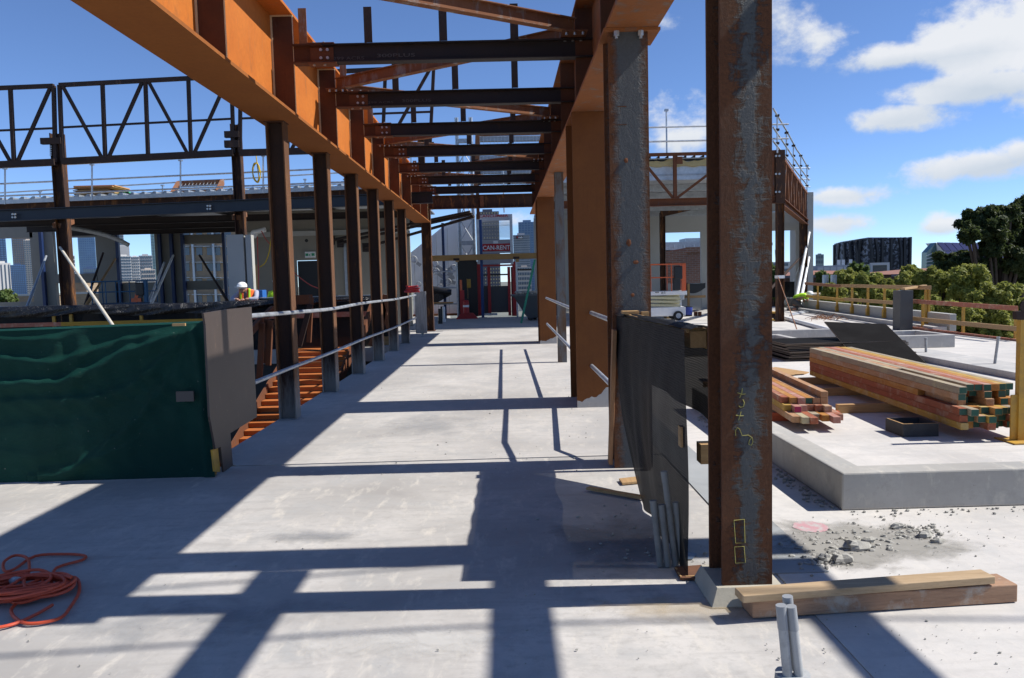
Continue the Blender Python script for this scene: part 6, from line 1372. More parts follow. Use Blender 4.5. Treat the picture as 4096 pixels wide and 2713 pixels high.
# scaffold frame
SY_ = 33.6
sf = E('scaffold_frame', n_(820, 1420, SY_), 'galvanised scaffold frame with ladder rungs under a timber beam', 'scaffold')
for x, y0 in ((600, 560), (1030, 545), (1940, 520)):
    c = n_(x, 1000, SY_); zt = n_(x, y0, SY_).z; obj('standard', B().tube([(c.x, SY_, 0), (c.x, SY_, zt)], .04, 8), M_galv, sf, smooth=True); obj('jack_head', B().bx(c.x-.13, c.x+.13, SY_-.08, SY_+.08, zt, zt+.10), M_frame, sf)
for y in (718, 965, 1212):
    a, b = n_(600, y, SY_), n_(1030, y-8, SY_); obj('ledger', B().tube([a, b], .03, 8), M_galv, sf, smooth=True)
a, b = n_(1940, 685, SY_), n_(2200, 682, SY_); obj('ledger', B().tube([a, b], .03, 8), M_frame, sf)
a, b = n_(560, 515, SY_), n_(2250, 470, SY_); obj('timber_beam', B().bar(a, b, .14, .24), timber('scaffold_beam', (.42, .26, .10), (.33, .19, .07), 'X'), sf, bevel=.005)
for x in (1025, 1945): c = n_(x, 530, SY_); obj('packer', B().bx(c.x-.07, c.x+.07, SY_-.06, SY_+.06, c.z-.1, c.z+.06), M_lam, sf)
ck = E('cloth_heap', n_(760, 1200, SY_), 'black cloth draped over the scaffold rungs', 'cloth')
obj('cloth', B().grid(lambda u, v: (lambda p: (p.x, SY_-.12+.04*math.sin(u*12), p.z))(n_(630+310*u, 965+30*u+(215-150*u**2)*v+10*math.sin(u*7), SY_-.1)), 14, 8), M_mesh, ck, smooth=True); obj('roll', B().tube([n_(640, 985, SY_-.15), n_(800, 1010, SY_-.15), n_(935, 1030, SY_-.15)], [.16, .14, .13], 10), M_black, ck, smooth=True)
obj('shelf_board', B().bar(n_(640, 1190, SY_-.1), n_(965, 1185, SY_-.1), .3, .05), M_lam, label='narrow timber board lying on the scaffold frame', cat='timber')
for (x0, y0, x1, y1, r, mat, lab) in ((845, 1370, 820, -30, .055, M_blue, 'dark blue steel post standing before the mural wall'), (1420, 1395, 1385, -80, .06, plain('bright_blue_paint', (.012, .05, .18), .45), 'bright blue steel post before the red hoist cage')):
    c = n_(x0, y0, 33.9); zt = n_(x1, y1, 33.9).z; e = E('blue_post', V(c.x, 33.9, 0), lab, 'steel post'); obj('shaft', B().bx(c.x-r, c.x+r, 33.9, 34.07-.001, 0.012, zt), mat, e); obj('base_plate', B().bx(c.x-.17, c.x+.17, 33.82, 33.995, 0, .012), mat, e)
fx_ = E('fire_point', n_(1160, 1390, 33.2), 'red fire extinguisher stand before the black hoarding', 'fire extinguisher')
bs = n_(1165, 1380, 33.2); obj('base', B().prism([(-.45, 0), (.50, 0), (.28, .24), (-.22, .24)], (bs.x, 33.1, 0), X3, Z3, (0, .4, 0)), M_red, fx_)
c = n_(1108, 1300, 33.2); obj('stand_post', B().bx(c.x-.09, c.x+.09, 33.2, 33.3, .24, n_(1100, 1000, 33.2).z), M_red, fx_); obj('handle', B().tube([n_(1085, 1000, 33.2), n_(1082, 840, 33.2)], .05, 8), M_orange, fx_, smooth=True)
c = n_(1165, 1310, 33.15); obj('cylinder', B().cyl((c.x, 33.1, .241), .13, .50, 16).sph((c.x, 33.1, .74), .13, 16, 6, (1, 1, .5)), M_red, fx_, smooth=True); obj('label_band', B().cyl((c.x, 33.1, .50), .132, .09, 16), M_white, fx_, smooth=True); obj('valve', B().bx(c.x-.05, c.x+.12, 33.06, 33.14, .80, .86), M_blk, fx_)
for i, (x, y0, y1, r, mat, lab) in enumerate(((768, 1510, 1280, .07, M_black, 'left of three short pipes standing at the far end of the walkway'), (800, 1480, 1245, .06, M_black, 'middle of three short pipes standing at the far end of the walkway'), (825, 1480, 1250, .055, M_white, 'right white one of three short pipes standing at the far end of the walkway'))):
    c = G(*Nq(x, y0)); zt = D(*Nq(x, y1), c.y).z; obj('pipe_stub', B().cyl(c, r, zt, 12).cyl(c, r*1.25, .12, 12), mat, label=lab, cat='pipe', smooth=True)
# bin and ladder by the right column
bc = G(2120, 1283); wb_ = E('tipping_bin', bc, 'grey wheeled tipping bin heaped with rubble by the far brown column', 'bin')
pb = [D(x, y, bc.y) for x, y in ((2046, 1185), (2160, 1178), (2230, 1180), (2230, 1262), (2116, 1274), (2102, 1262), (2058, 1192))]
obj('hopper', B().prism([(p.x, p.z) for p in pb], (0, bc.y, 0), X3, Z3, (0, .9, 0)), paint('bin_grey', (.05, .055, .055), .6, .4), wb_, bevel=.01); obj('rim', B().bx(pb[0].x-.03, pb[2].x, bc.y-.03, bc.y+.93, pb[0].z-.01, pb[0].z+.05), paint('bin_rim', (.09, .1, .1), .5, .3), wb_)
c = D(2122, 1280, bc.y); obj('wheel', B().cyl((c.x, bc.y+.1, .12), .12, -.08, 16, Y3), M_rubber, wb_, smooth=True); obj('wheel', B().cyl((c.x+.55, bc.y+.1, .12), .12, -.08, 16, Y3), M_rubber, wb_, smooth=True); obj('wheel', B().cyl((c.x+.2, bc.y+.75, .12), .12, .08, 16, Y3), M_rubber, wb_, smooth=True)
rr.seed(8); mb = B()
for i in range(40): mb.sph((pb[0].x+.2+rr.random()*.8, bc.y+rr.random()*.8, pb[0].z+.06+rr.random()*.08), rr.uniform(.05, .1), 6, 4, (1, 1, .8), .3, rr)
obj('rubble_heap', mb, M_rub, wb_, kind='stuff')
M_grn = paint('green_fibreglass', (.02, .22, .12), .5, .2); ld = E('step_ladder', G(2085, 1294), 'green fibreglass step ladder behind the tipping bin', 'ladder')
b0 = G(2085, 1294); b1 = b0+V(.35, .9, 0); t0 = D(2140, 1040, b0.y+.5)
for off in (0, .45): obj('stile', B().bar(b0+V(0, off, .0), t0+V(0, off*.5, 0), .07, .03, Y3), M_grn, ld)
for i in range(7): t_ = (i+.8)/8; obj('rung', B().bar((b0).lerp(t0, t_), (b0+V(0, .45, 0)).lerp(t0+V(0, .225, 0), t_), .06, .03), M_galv, ld)
# steel upright with cross channel and louvred plant screen on the far roof
e = E('roof_post', D(1684, 655, 27), 'dark upright with cross channel standing behind the cross beams', 'steel post')
a, b = D(1672, 600, 27), D(1698, 600, 27); obj('post', B().ib(((a.x+b.x)/2, 27, 4.46), ((a.x+b.x)/2, 27, D(1684, 500, 27).z), b.x-a.x, .2, .012, .018, up=X3), M_post, e)
obj('channel', B().bar(D(1592, 582, 26.85), D(1736, 578, 26.85), .08, .16), M_dark, e)
for x in (1660, 1706): c = D(x, 553, 26.9); obj('cleat', B().bx(c.x-.06, c.x+.06, 26.8, 27, c.z-.08, c.z+.08), M_dark, e)
rl_ = E('edge_rail', D(1750, 600, 33), 'single galvanised rail above the far walkway roof', 'guard rail')
obj('rail', B().tube([D(1600, 603, 33.5), D(2200, 594, 33.5)], .03, 8), M_galv, rl_, smooth=True)
for x in (1642, 1850, 2010, 2140): obj('post', B().tube([V(D(x, 600, 33.5).x, 33.5, 4.46), D(x, 598, 33.5)], .028, 8), M_galv, rl_, smooth=True)
lv = E('louvre_screen', D(2050, 650, 34.5), 'louvred plant screen with wire grid above the far roof', 'louvre screen')
for y0, y1 in ((548, 568), (583, 604), (627, 646), (678, 696), (720, 736)): obj('louvre_blade', B().bar(D(1920, (y0+y1)/2, 34.8), D(2200, (y0+y1)/2-4, 34.8), .35, .2), M_galvd, lv)
for i in range(20): x = 1920+14.2*i; obj('grid_wire', B().tube([D(x, 545, 34.4), D(x, 745, 34.4)], .008, 4), M_galv, lv)
for i in range(12): y = 548+17*i; obj('grid_wire', B().tube([D(1918, y, 34.4), D(2200, y-4, 34.4)], .007, 4), M_galv, lv)
obj('frame_post', B().bar(D(1912, 530, 34.6), D(1905, 760, 34.6), .18, .22, X3), M_brace, lv); obj('frame_head', B().bar(D(1912, 540, 34.6), D(2210, 533, 34.6), .18, .1), M_brace, lv)
for x in (1908, 2200): obj('support_leg', B().bar(V(D(x, 700, 34.7).x, 34.7, 4.3), V(D(x, 700, 34.7).x, 34.7, D(x, 700, 34.7).z), .14, .14, X3), M_rustm, lv)
# ================================================================ background: buildings
GZ = -18.5
def bm(name, c): return paint(name, c, .7, .15, .05)
M_win = glass('window_glass', (.05, .08, .12), .15); M_winb = glass('blue_window_glass', (.04, .10, .22), .12)
class LB(MB):                               # boxes in a frame turned to face the viewer's side of town
    def __init__(s, o, phi): super().__init__(); s.o = Vector((o.x, o.y, 0)); s.u = V(math.cos(phi), -math.sin(phi), 0); s.w = V(math.sin(phi), math.cos(phi), 0)
    def lb(s, x0, x1, y0, y1, z0, z1):
        m = MB().bx(x0, x1, y0, y1, z0, z1); return s.add([s.o+s.u*x+s.w*y+V(0, 0, z) for x, y, z in m.v], m.f)
def facing(x0, x1, d):
    a, b = D(x0, 1100, d), D(x1, 1100, d); c = V((a.x+b.x)/2, d, 0); phi = math.atan2(c.x, d); return c, phi, (b.x-a.x)*math.cos(phi)
def tower(x0, x1, yt, d, mat, label, rows=0, cols=0, wmat=None, fh=.6, fw=.7, dep=None, roof=None, yb=1180, band=False, group=None):
    c0, phi, w_ = facing(x0, x1, d); xm = (x0+x1)/2; zt = D(xm, yt, d).z; dep = dep or w_; h_ = w_/2
    e = E('tower_block', V(c0.x, d, GZ), label, 'building', group); NB = lambda: LB(c0, phi)
    obj('wall', NB().lb(-h_, h_, 0, dep, GZ, zt), mat, e)
    if rows:
        zb = D(xm, yb, d).z; h = (zt-zb)/rows; w = w_/cols; m = NB(); pr3 = d*.0006
        for r in range(rows):
            if band: m.lb(-h_+w*.1, h_-w*.1, -pr3, .01, zb+h*(r+.5-fh/2), zb+h*(r+.5+fh/2)); continue
            for c in range(cols): m.lb(-h_+w*(c+.5-fw/2), -h_+w*(c+.5+fw/2), -pr3, .01, zb+h*(r+.5-fh/2), zb+h*(r+.5+fh/2))
        obj('windows', m, wmat or M_win, e, kind='stuff')
    obj('plant_room', NB().lb(-h_*.5, h_*.4, dep*.2, dep*.7, zt, zt+w_*.12), mat, e)
    return e
C_white = bm('tower_white', (.60, .58, .55)); C_brown = bm('tower_brown', (.30, .22, .19)); C_grey = bm('tower_grey', (.36, .36, .37)); C_beige = bm('tower_beige', (.48, .42, .36)); C_dk = bm('tower_dark', (.10, .10, .12)); C_blue = glass('tower_blue_glass', (.10, .17, .28), .2); C_teal = glass('tower_teal_glass', (.10, .17, .19), .2); C_navy = glass('tower_navy_glass', (.03, .06, .15), .15)
tower(-40, 33, 945, 1100, C_navy, 'blue glass tower at the far left of the skyline', 26, 6, M_winb)
tower(56, 134, 925, 1000, C_brown, 'brown brick tower left of the first screen column', 34, 9)
tower(-30, 46, 1052, 520, C_white, 'white ribbed tower at the left edge', 1, 5, M_win, .9, .25)
tower(43, 104, 1060, 480, C_navy, 'short dark navy glass block at left', 16, 8, M_winb)
tower(103, 141, 960, 900, C_beige, 'beige tower with rows of windows beside the first screen column', 26, 4)
tower(246, 293, 930, 1200, C_teal, 'teal glass tower right of the first screen column', 22, 5, C_teal)
tower(254, 304, 1022, 700, C_white, 'white and red low tower below the teal glass tower', 10, 6)
tower(320, 389, 925, 1100, C_blue, 'blue grey stepped glass tower in the middle opening', 28, 8, M_winb)
tower(334, 390, 1072, 600, C_navy, 'dark low block at the foot of the stepped glass tower', 5, 6)
tower(468, 504, 895, 1000, C_grey, 'grey tower with square windows rising above the open bay', 26, 6)
tower(472, 524, 985, 620, C_grey, 'plain grey concrete block in the open bay', 0, 0)
tower(474, 528, 1024, 420, C_white, 'white apartment block with balconies in the open bay', 13, 5, M_win, .55, .8)
tower(527, 561, 1026, 430, C_white, 'second white apartment block with narrow windows', 13, 4)
tower(559, 613, 1022, 440, C_grey, 'pale grey apartment block with rooftop box', 12, 6)
tower(566, 622, 1078, 400, C_beige, 'low beige block before the pale grey apartments', 6, 6)
tower(611, 627, 900, 900, C_teal, 'thin slice of a dark glass tower by the right pier', 24, 2, C_teal)
tower(2056, 2122, 940, 800, C_grey, 'grey office tower with vertical fins and a rooftop sign', 26, 14, M_win, .6, .5)
tower(2078, 2150, 888, 1300, C_blue, 'tall blue glass tower behind the grey office tower', 30, 6, M_winb)
tower(1915, 2002, 846, 900, C_dk, 'dark tower seen through the hoist sign panel', 24, 8, bm('gold_windows', (.40, .34, .20)), .4, .4)
tower(2072, 2125, 1068, 500, C_beige, 'low beige office block below the grey office tower', 6, 8)
tower(3040, 3083, 1003, 700, C_grey, 'pale tower seen through the far doorway', 16, 5); tower(3082, 3160, 1048, 600, C_white, 'low white banded block through the far doorway', 6, 1, M_win, .5, .9, band=True)
tower(3262, 3295, 1018, 900, bm('tower_greengrey', (.28, .32, .30)), 'lone grey green tower right of the white panel', 8, 5)
sg = bpy.data.objects; e = E('rooftop_sign', D(2080, 950, 799), 'red and black rooftop sign on the grey office tower', 'sign')
a, b = D(2064, 956, 799), D(2092, 943, 799); obj('board', B().bx(a.x, b.x, 798, 799, a.z, b.z), plain('sign_black', (.06, .05, .05), .5), e)
letters('sign_lettering', 'nab', D(2074, 954, 797.9), D(2090, 945, 797.9), 797.8, M_white, e, True, .2); c = D(2069, 949, 797.9); m = B(); m.cyl((c.x, 797.8, c.z), (b.x-a.x)*.1, .3, 7, Y3); obj('star', m, M_signr, e)
# cranes
for x, yt, x2, y2, lab in ((3168, 1000, 3160, 1095, 'distant crane jib beside the rear column'), (3102, 1000, 3108, 1095, 'distant crane jib left of the corner column')):
    a, b = D(x, yt, 650), D(x2, y2, 650); a0 = V(b.x, 650, GZ); e = E('tower_crane', a0, lab, 'crane'); obj('mast', B().bar(a0, b, 1.2, 1.2, X3), M_white, e); obj('jib', B().bar(b, a, 1.0, 1.0), M_white, e)
# tan brick building with windows seen through the left openings
BY2 = 165.0
tb = E('brick_building', D(810, 1200, BY2), 'tan brick building with sunshaded windows behind the left building', 'building')
def brickmat(name, c1, c2, mort, sx=1.0):
    t = NT(name); co = t.coord((1, 1, 1)); m = t.node('ShaderNodeMapping'); m.inputs['Rotation'].default_value = (math.radians(90), 0, 0); t.lk(co, m.inputs[0])
    b_ = t.node('ShaderNodeTexBrick'); t.lk(m.outputs[0], b_.inputs['Vector']); b_.inputs['Scale'].default_value = sx; b_.inputs['Color1'].default_value = (*c1, 1); b_.inputs['Color2'].default_value = (*c2, 1); b_.inputs['Mortar'].default_value = (*mort, 1)
    b_.inputs['Brick Width'].default_value = .5; b_.inputs['Row Height'].default_value = .17; b_.inputs['Mortar Size'].default_value = .02; f = t.noise(co, .4, 6, .6)
    t.col(t.mix(t.ramp(f, .3, .7, 0, .35), b_.outputs['Color'], tuple(x*.6 for x in c1))); t.rough(.9); return t.m
M_tan = brickmat('tan_brick', (.36, .25, .15), (.30, .20, .12), (.34, .28, .2)); M_brk = brickmat('red_brick', (.30, .13, .075), (.22, .095, .055), (.30, .24, .19))
a, b = D(690, 880, BY2), D(1010, 880, BY2); obj('wall', B().bx(a.x, b.x, BY2, BY2+14, GZ, D(850, 840, BY2).z), M_tan, tb)
for px in (Mq(600, 0)[0], Mq(745, 0)[0], Mq(845, 0)[0], Mq(1000, 0)[0]-3, Mq(580, 0)[0]-45):
    for py in (Mq(0, 180)[1], Mq(0, 425)[1], Mq(0, 640)[1], Mq(0, 850)[1], Mq(0, 1075)[1]):
        a, b = D(px-11, py+16, BY2), D(px+11, py-16, BY2)
        w = obj('window', B().bx(a.x, b.x, BY2-.09, BY2+.02, a.z, b.z), M_win, tb); obj('sunshade', B().bx(a.x-.6, b.x+.3, BY2-.8, BY2-.1, b.z+.15, b.z+.27), M_galv, w)
for px in (Mq(515, 0)[0], Mq(795, 0)[0]):
    c = D(px, 1000, BY2-.3); obj('downpipe', B().bx(c.x-.22, c.x+.22, BY2-.6, BY2-.002, GZ, D(px, 850, BY2).z), M_galv, tb)
# low brick blocks on the left
for x0, x1, yt, d, lab in ((255, 345, 1132, 90, 'low brown brick block below the stepped glass tower'), (285, 400, 1178, 75, 'pale brick parapet block in the lower opening'), (66, 142, 1186, 85, 'low brick block at far left')):
    a, b = D(x0, yt, d), D(x1, yt, d); e = E('brick_block', V((a.x+b.x)/2, d, GZ), lab, 'building'); obj('wall', B().bx(a.x, b.x, d, d+12, GZ, a.z), M_tan, e); obj('coping', B().bx(a.x-.1, b.x+.1, d-.1, d+12.1, a.z+.002, a.z+.2), M_pre, e)
# red brick building through the right opening
rb = E('brick_building', D(2740, 1150, 70), 'red brick building with metal clad roof level seen through the right window', 'building')
a, b = D(2600, 995, 70), D(2835, 990, 70); cxm = D(2746, 1000, 70).x
obj('wall', B().bx(cxm, b.x, 70, 84, GZ, a.z), M_brk, rb); obj('side_wall', B().prism([(a.x, 74.5), (cxm-.01, 70.01), (cxm-.01, 84), (a.x, 84)], (0, 0, GZ), X3, Y3, (0, 0, a.z-GZ-.2)), M_brk, rb); obj('cornice', B().bx(cxm-.1, b.x, 69.8, 69.998, a.z-.45, a.z+.05), M_brk, rb)
a2, b2 = D(2560, 972, 80), D(2860, 970, 80); obj('clad_storey', B().bx(a2.x, b2.x, 80, 92, D(2700, 1000, 80).z, a2.z), M_galvd, rb)
for i in range(14): x = a2.x+.5+i*1.0; obj('clad_rib', B().bx(x-.05, x+.05, 79.9, 79.998, D(2700, 992, 80).z, a2.z-.3), M_galv, rb)
a, b = D(2742, 968, 84), D(2806, 952, 84); obj('roof_plant', B().bx(a.x, b.x, 84, 87, a2.z, b.z), M_galvd, rb)
# dark patterned building
DB = 150.0
db = E('office_building', D(3480, 1095, DB), 'large black building with fretted patterned screens and folded fins', 'building')
t = NT('fretted_screen'); co = t.coord((1, 1, 1)); vo = t.node('ShaderNodeTexVoronoi', feature='F1'); vo.inputs['Scale'].default_value = .75; t.lk(co, vo.inputs['Vector']); f = t.noise(co, 1.9, 4, .6); g = t.noise(co, .15, 3, .5)
k = t.math('MULTIPLY', t.ramp(f, .50, .54), t.ramp(g, .35, .55, .25, 1)); t.col(t.mix(k, (.012, .013, .018), (.22, .24, .29))); t.rough(.5); M_fret = t.m
M_fin = paint('charcoal_fin', (.022, .023, .027), .5, .2)
c0, phi, w_ = facing(3325, 3638, DB); h_ = w_/2; zA, zB_, zC = D(3325, 968, DB).z, D(3470, 950, DB).z, D(3638, 952, DB).z; sx_ = lambda px: (px-3325)/313*w_-h_
fr = [(-h_, 9), (sx_(3360), 4), (sx_(3470), 0), (h_, .5), (h_, 34), (-h_, 34)]
def dpt(x, y, z): m = LB(c0, phi); return m.o+m.u*x+m.w*y+V(0, 0, z)
def fy(x): 
    for (xa, ya), (xb, yb) in zip(fr[:3], fr[1:4]):
        if x <= xb: return ya+(yb-ya)*(x-xa)/(xb-xa)
    return .5
mb = MB(); zt_ = [zA, D(3360, 963, DB).z, zB_, zC, zC, zA]; bt = [dpt(x, y, GZ) for x, y in fr]; tp = [dpt(x, y, z) for (x, y), z in zip(fr, zt_)]
mb.add(bt+tp, [tuple(range(6))[::-1], (6, 7, 8), (6, 8, 9), (6, 9, 10), (6, 10, 11)]+[(i, (i+1) % 6, 6+(i+1) % 6, 6+i) for i in range(6)]); obj('body', mb, M_fret, db)
for x0, x1 in ((3327, 3327), (3352, 3346), (3372, 3374), (3396, 3402), (3420, 3432), (3440, 3434), (3478, 3486), (3500, 3509), (3527, 3527), (3562, 3562), (3594, 3602), (3614, 3614), (3636, 3636)):
    xa, xb = sx_(x0), sx_(x1); za = zA+(zB_-zA)*min(1, max(0, (x0-3325)/145))-.25; zm = D(3480, 1010, DB).z
    p, q_, r_ = dpt(xa, fy(xa)-.35, za), dpt(xb, fy(xb)-.35, zm), dpt(xb, fy(xb)-.35, GZ+8)
    obj('fin', B().bar(p, q_, .38, .6, Y3), M_fin, db); obj('fin', B().bar(q_-V(0, 0, .002), r_, .38, .6, Y3), M_fin, db)
# white low building before it
wb2 = E('low_building', D(3400, 1095, 110), 'low white building with a portal frame before the black building', 'building')
c0, phi, w_ = facing(3240, 3480, 110); h_ = w_/2; zt = D(3400, 1060, 110).z; NB = lambda: LB(c0, phi)
obj('hall', NB().lb(-h_, h_, 0, 16, GZ, zt), M_sgn, wb2)
for i in range(7): obj('panel', NB().lb(-h_+w_*(.12+i*.11), -h_+w_*(.12+i*.11+.10), -.15, -.002, zt-1.0, zt-.25), C_white, wb2)
c1, phi1, w1 = facing(3478, 3558, 108); k1 = w1/2; zp1 = D(3518, 1051, 108).z; NC = lambda: LB(c1, phi1)
obj('portal', NC().lb(-k1, -k1*.7, 0, 5, GZ, zp1), C_white, wb2); obj('portal', NC().lb(k1*.75, k1, 0, 5, GZ, zp1), C_white, wb2); obj('portal', NC().lb(-k1*.699, k1*.749, 0, 5, zp1-.35, zp1), C_white, wb2); obj('glazing', NC().lb(-k1*.69, k1*.74, 1.5, 1.8, GZ, zp1-.36), M_win, wb2)
for i, x in enumerate((-.1, .05, .3)): obj('vent', NB().lb(h_*x, h_*x+.45, 3, 3.5, zt, zt+.8), M_galv, wb2)
# red tiled roofs
M_tile = brickmat('roof_tile', (.30, .13, .085), (.25, .11, .07), (.2, .09, .06), 2.0)
def tiled(x0, xr0, xr1, x1, ye, yr, d, lab):
    e_ = [D(x0, ye, d), D(x1, ye, d)]; r0, r1 = D(xr0, yr, d+7), D(xr1, yr, d+7); e = E('tiled_house', V((e_[0].x+e_[1].x)/2, d, GZ), lab, 'house')
    bk = [V(e_[0].x, d+14, e_[0].z), V(e_[1].x, d+14, e_[1].z)]
    obj('roof', MB().add([e_[0], e_[1], bk[1], bk[0], r0, r1], [(0, 1, 5, 4), (1, 2, 5), (2, 3, 4, 5), (3, 0, 4), (3, 2, 1, 0)]), M_tile, e)
    obj('wall', B().bx(e_[0].x+.6, e_[1].x-.6, d+.7, d+13, GZ, e_[0].z-.01), brickmat('dark_brick', (.12, .08, .06), (.09, .06, .05), (.1, .08, .07)), e); obj('gutter', B().bx(e_[0].x, e_[1].x, d-.12, d-.002, e_[0].z-.25, e_[0].z+.02), C_dk, e)
    for i in range(9): x = e_[0].x+1.5+i*(e_[1].x-e_[0].x-3)/8; obj('window', B().bx(x-.5, x+.5, d+.66, d+.698, e_[0].z-2.2, e_[0].z-.8), M_win, e)
tiled(3130, 3230, 3400, 3480, 1104, 1083, 80, 'wide red tiled house in front of the low white building'); tiled(3565, 3660, 3800, 3860, 1098, 1074, 85, 'red tiled house right of the black building')
tiled(3010, 3060, 3150, 3230, 1106, 1088, 84, 'red tiled house behind the raking props')
# glass building with solar roof
GB_ = 120.0
gb2 = E('glass_building', D(3880, 1080, GB_), 'glass building with sloping solar panel roof at right', 'building')
pg = [D(x, y, GB_) for x, y in ((3702, 1074), (3708, 1010), (3744, 971), (4140, 978), (4140, 1074))]
pv = [D(x, y, GB_) for x, y in ((3744, 971), (3768, 1074))]
gl = [pg[0], pg[1], pg[2], V(pv[1].x, GB_-2, GZ), V(pg[0].x, GB_, GZ)]
obj('end_glazing', B().prism([(p.x, p.z) for p in (pg[1], pg[2], pv[1])]+[(pv[1].x, GZ), (pg[0].x, GZ)], (0, GB_+.05, 0), X3, Z3, (0, 1.5, 0)), glass('teal_end_glass', (.05, .12, .13), .1), gb2)
A1, A2 = pg[2], pg[3]; B1, B2 = V(pv[1].x, GB_-7, pg[0].z-2), V(pg[4].x, GB_-7, pg[4].z-2)
nn = (A2-A1).cross(B1-A1).normalized(); nn = nn if nn.y < 0 else -nn
obj('roof_slope', MB().add([A1, A2, B2, B1, A1+V(0, 3, 0), A2+V(0, 3, 0), B2+V(0, 3, 0), B1+V(0, 3, 0)], [(0, 3, 2, 1), (4, 5, 6, 7), (0, 1, 5, 4), (3, 7, 6, 2), (0, 4, 7, 3), (1, 2, 6, 5)]), C_white, gb2)
M_sol = glass('solar_panel', (.035, .035, .09), .12)
for r in range(4):
    for c in range(14):
        u0, u1 = (c+.05)/14, (c+.95)/14; v0, v1 = (r+.05)/4, (r+.95)/4
        P = lambda u, v: A1.lerp(A2, u).lerp(B1.lerp(B2, u), v)+nn*.15
        q4 = [P(u0, v0), P(u1, v0), P(u1, v1), P(u0, v1)]; m = MB().add(q4+[p-nn*.1 for p in q4], [(0, 3, 2, 1), (4, 5, 6, 7), (0, 1, 5, 4), (1, 2, 6, 5), (2, 3, 7, 6), (3, 0, 4, 7)]); obj('solar_panel', m, M_sol, gb2)
for i in range(1, 5): 
    p, q_ = pg[1].lerp(pg[0], i/5), pv[0].lerp(pv[1], (i+1)/6); obj('mullion', B().bar(V(p.x, GB_, p.z), V(q_.x, GB_, q_.z), .12, .12), M_galv, gb2)
# galvanised stub columns beyond the parapet
for x in (3301, 3334): 
    c = D(x, 1180, 44); obj('galvanised_column', B().ib((c.x, 44, GZ), (c.x, 44, D(x, 1100, 44).z), .25, .25, .02, .025, up=X3), M_galv, label=('left' if x < 3310 else 'right')+' of two galvanised columns standing beyond the parapet', cat='steel column')
a, b = D(3240, 1178, 50), D(3370, 1178, 50); e = E('louvred_shed', V(a.x, 50, GZ), 'brown louvred plant shed beyond the parapet', 'shed'); obj('wall', B().bx(a.x, b.x, 50, 56, GZ, a.z), M_tan, e)
for i in range(9): z = a.z-.3-i*.28; obj('slat', B().bx(a.x+.1, b.x-.1, 49.9, 49.998, z-.1, z), M_lam, e)

# ================================================================ trees
def leafmat(name, c1, c2, c3):
    t = NT(name); co = t.coord(); f = t.noise(co, .55, 5, .6); g = t.noise(co, 5, 3, .6)
    a = t.mix(t.ramp(f, .35, .65), c1, c2); a = t.mix(t.ramp(g, .5, .75, 0, .7), a, c3); t.col(a); t.rough(.6); t.b.inputs['Specular IOR Level'].default_value = .35
    t.b.inputs['Transmission Weight'].default_value = 0
    tr_ = t.node('ShaderNodeBsdfTranslucent'); t.lk(a, tr_.inputs[0]); mxs = t.node('ShaderNodeMixShader'); mxs.inputs[0].default_value = .42; t.lk(t.b.outputs[0], mxs.inputs[1]); t.lk(tr_.outputs[0], mxs.inputs[2]); t.lk(mxs.outputs[0], t.n['Material Output'].inputs[0]); return t.m
M_l1 = leafmat('olive_leaves', (.22, .245, .045), (.32, .325, .07), (.45, .42, .14)); M_l2 = leafmat('dark_leaves', (.04, .06, .018), (.07, .09, .025), (.11, .12, .04)); M_l3 = leafmat('mid_green_leaves', (.09, .15, .035), (.14, .19, .05), (.2, .22, .07))
M_bark = rust('tree_bark', (.10, .075, .055), (.07, .05, .04), None, scale=4, rough=.95)
def tree(base, blobs, leaf, n, size, label, trunk_r=.22, seed=1, name='broadleaf_tree'):
    """blobs: (centre, radius) clumps; leaves sit mostly near each clump's outer shell"""
    R_ = random.Random(seed); e = E(name, base, label, 'tree'); tops = [Vector(c) for c, r in blobs]
    ctr = sum(tops, V(0, 0, 0))/len(tops); fork = V(base.x+(ctr.x-base.x)*.3, base.y+(ctr.y-base.y)*.3, base.z+(ctr.z-base.z)*.55)
    tk_ = B().tube(sm([base-V(0, 0, .3), base.lerp(fork, .5)+V(R_.uniform(-.2, .2), 0, 0), fork], 4), [trunk_r*(1-.45*i/8) for i in range(9)], 8)
    for c in tops:
        mid = fork.lerp(c, .5)+V(R_.uniform(-.3, .3), R_.uniform(-.3, .3), R_.uniform(-.1, .4)); tk_.tube(sm([fork, mid, c], 3), [trunk_r*.5*(1-.12*i) for i in range(7)], 5)
    obj('trunk', tk_, M_bark, e, smooth=True)
    m = MB(); tot = sum(r*r for c, r in blobs)
    sub = []
    for c, r in blobs:
        c = Vector(c)
        for i in range(int(10+r*6)):
            d = V(R_.gauss(0, 1), R_.gauss(0, 1), R_.gauss(0, .9)).normalized(); sub.append((c+d*r*R_.uniform(.45, .95), r*R_.uniform(.22, .42)))
    tot = sum(r*r for c, r in sub)
    for c, r in sub:
        for i in range(int(n*r*r/tot)+1):
            d = V(R_.gauss(0, 1), R_.gauss(0, 1), R_.gauss(0, 1)).normalized(); p = c+d*r*(R_.random()**.35)
            nrm = (d*.7+V(R_.gauss(0, .6), R_.gauss(0, .6), R_.gauss(.35, .5))).normalized(); u = nrm.cross(V(R_.random()-.5, R_.random()-.5, R_.random()-.5)).normalized(); w = nrm.cross(u); s = size*R_.uniform(.6, 1.4)
            m.add([p-u*s-w*s*.12, p-w*s*.42, p+u*s, p+w*s*.42], [(0, 1, 2, 3)])
    obj('crown', m, leaf, e); return e
rt = random.Random(33)
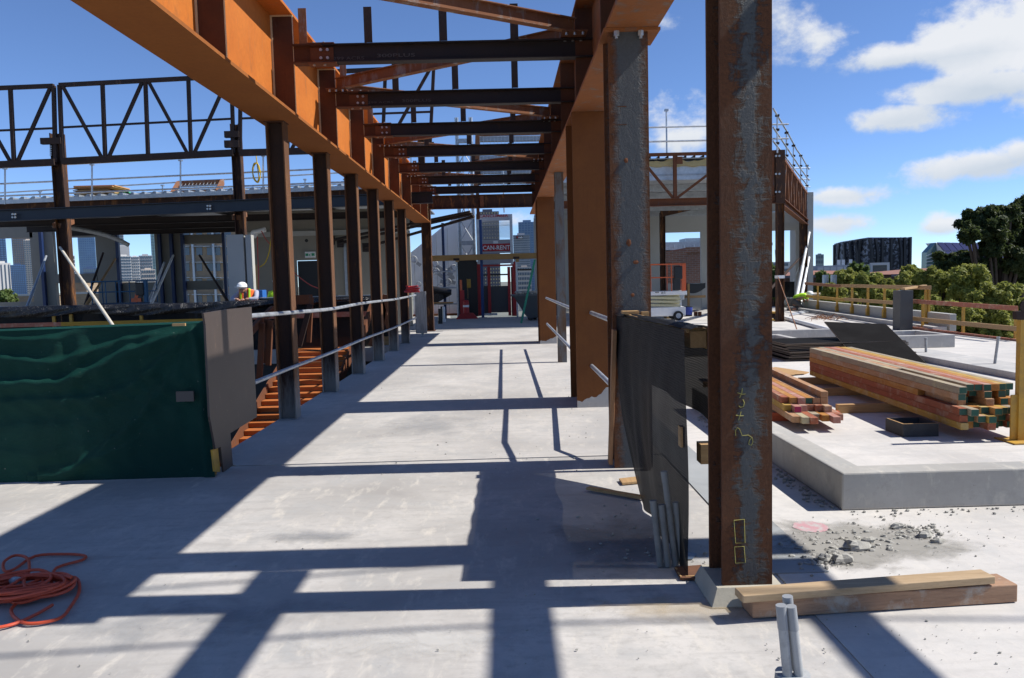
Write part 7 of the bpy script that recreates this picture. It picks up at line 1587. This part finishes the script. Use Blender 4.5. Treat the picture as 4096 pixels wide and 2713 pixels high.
def clump(px, py, d, rpx, n=5, sq=.75):
    out = []; r = rpx/3124*d
    for i in range(n):
        a = rt.uniform(0, 6.28); k = rt.uniform(.2, .75); c = D(px, py, d); out.append((c+V(math.cos(a)*r*k, rt.uniform(-.5, .5)*r, math.sin(a)*r*k*sq), r*rt.uniform(.4, .6)))
    return out
def onground(px, d): c = D(px, 1100, d); return V(c.x, d, GZ)
# tall dark fig at right
bl_ = []
for px, py, r in ((4060, 880, 110), (3960, 900, 95), (3890, 935, 75), (4010, 850, 70), (4085, 810, 60), (4000, 1020, 105), (3900, 1050, 90), (3820, 1050, 75), (4080, 1060, 110), (3870, 1110, 80), (3780, 1080, 55), (3990, 1130, 90), (3760, 1120, 40), (4150, 930, 120), (4180, 1080, 130)): bl_ += clump(px, py, 62+rt.uniform(-3, 3), r, 4)
tree(onground(4010, 62), bl_, M_l2, 110000, .23, 'tall dark spreading tree at the right edge behind the guard rails', .6, 3)
specs = [(3330, 1185, 40, 50, 'olive green tree crown left of the dark stub column', M_l1), (3400, 1150, 46, 75, 'rounded olive tree behind the left guard rail posts', M_l1), (3500, 1160, 42, 75, 'second rounded olive tree behind the guard rail', M_l1), (3560, 1215, 36, 60, 'low olive tree just beyond the parapet', M_l1), (3650, 1165, 43, 80, 'olive tree behind the dark stub column', M_l1),
         (3760, 1160, 40, 90, 'broad olive tree right of the dark stub column', M_l1), (3880, 1160, 38, 95, 'large olive tree with bright crown below the dark tree', M_l1), (3980, 1215, 34, 100, 'olive tree filling the gap behind the red rail', M_l1), (4080, 1230, 33, 110, 'olive tree at the right edge behind the rails', M_l1), (3850, 1290, 30, 100, 'near olive tree below the tan guard rail', M_l1), (4000, 1330, 29, 100, 'nearest olive tree at the lower right rails', M_l1), (3720, 1250, 33, 70, 'olive tree left of the parapet end', M_l1),
         (3440, 1095, 70, 45, 'mid green round tree before the low white building', M_l3), (3630, 1110, 60, 50, 'yellowish small tree between the tiled houses', M_l1), (3075, 1110, 55, 60, 'green tree seen through the far doorway', M_l3), (2262, 1090, 50, 55, 'green tree between the thin column and the wide brown column', M_l3), (20, 1212, 75, 45, 'low green treetop at the far left window', M_l3), (3290, 1120, 70, 35, 'small green tree behind the parapet end', M_l3)]
for i, (px, py, d, r, lab, mat) in enumerate(specs):
    bl_ = clump(px, py-8, d, r, 10, .85) + clump(px, py+r*.8, d, r, 7)
    tree(onground(px, d), bl_, mat, 24000 if d < 48 else 9000, .10 if d < 48 else .16, lab, .25, 50+i)
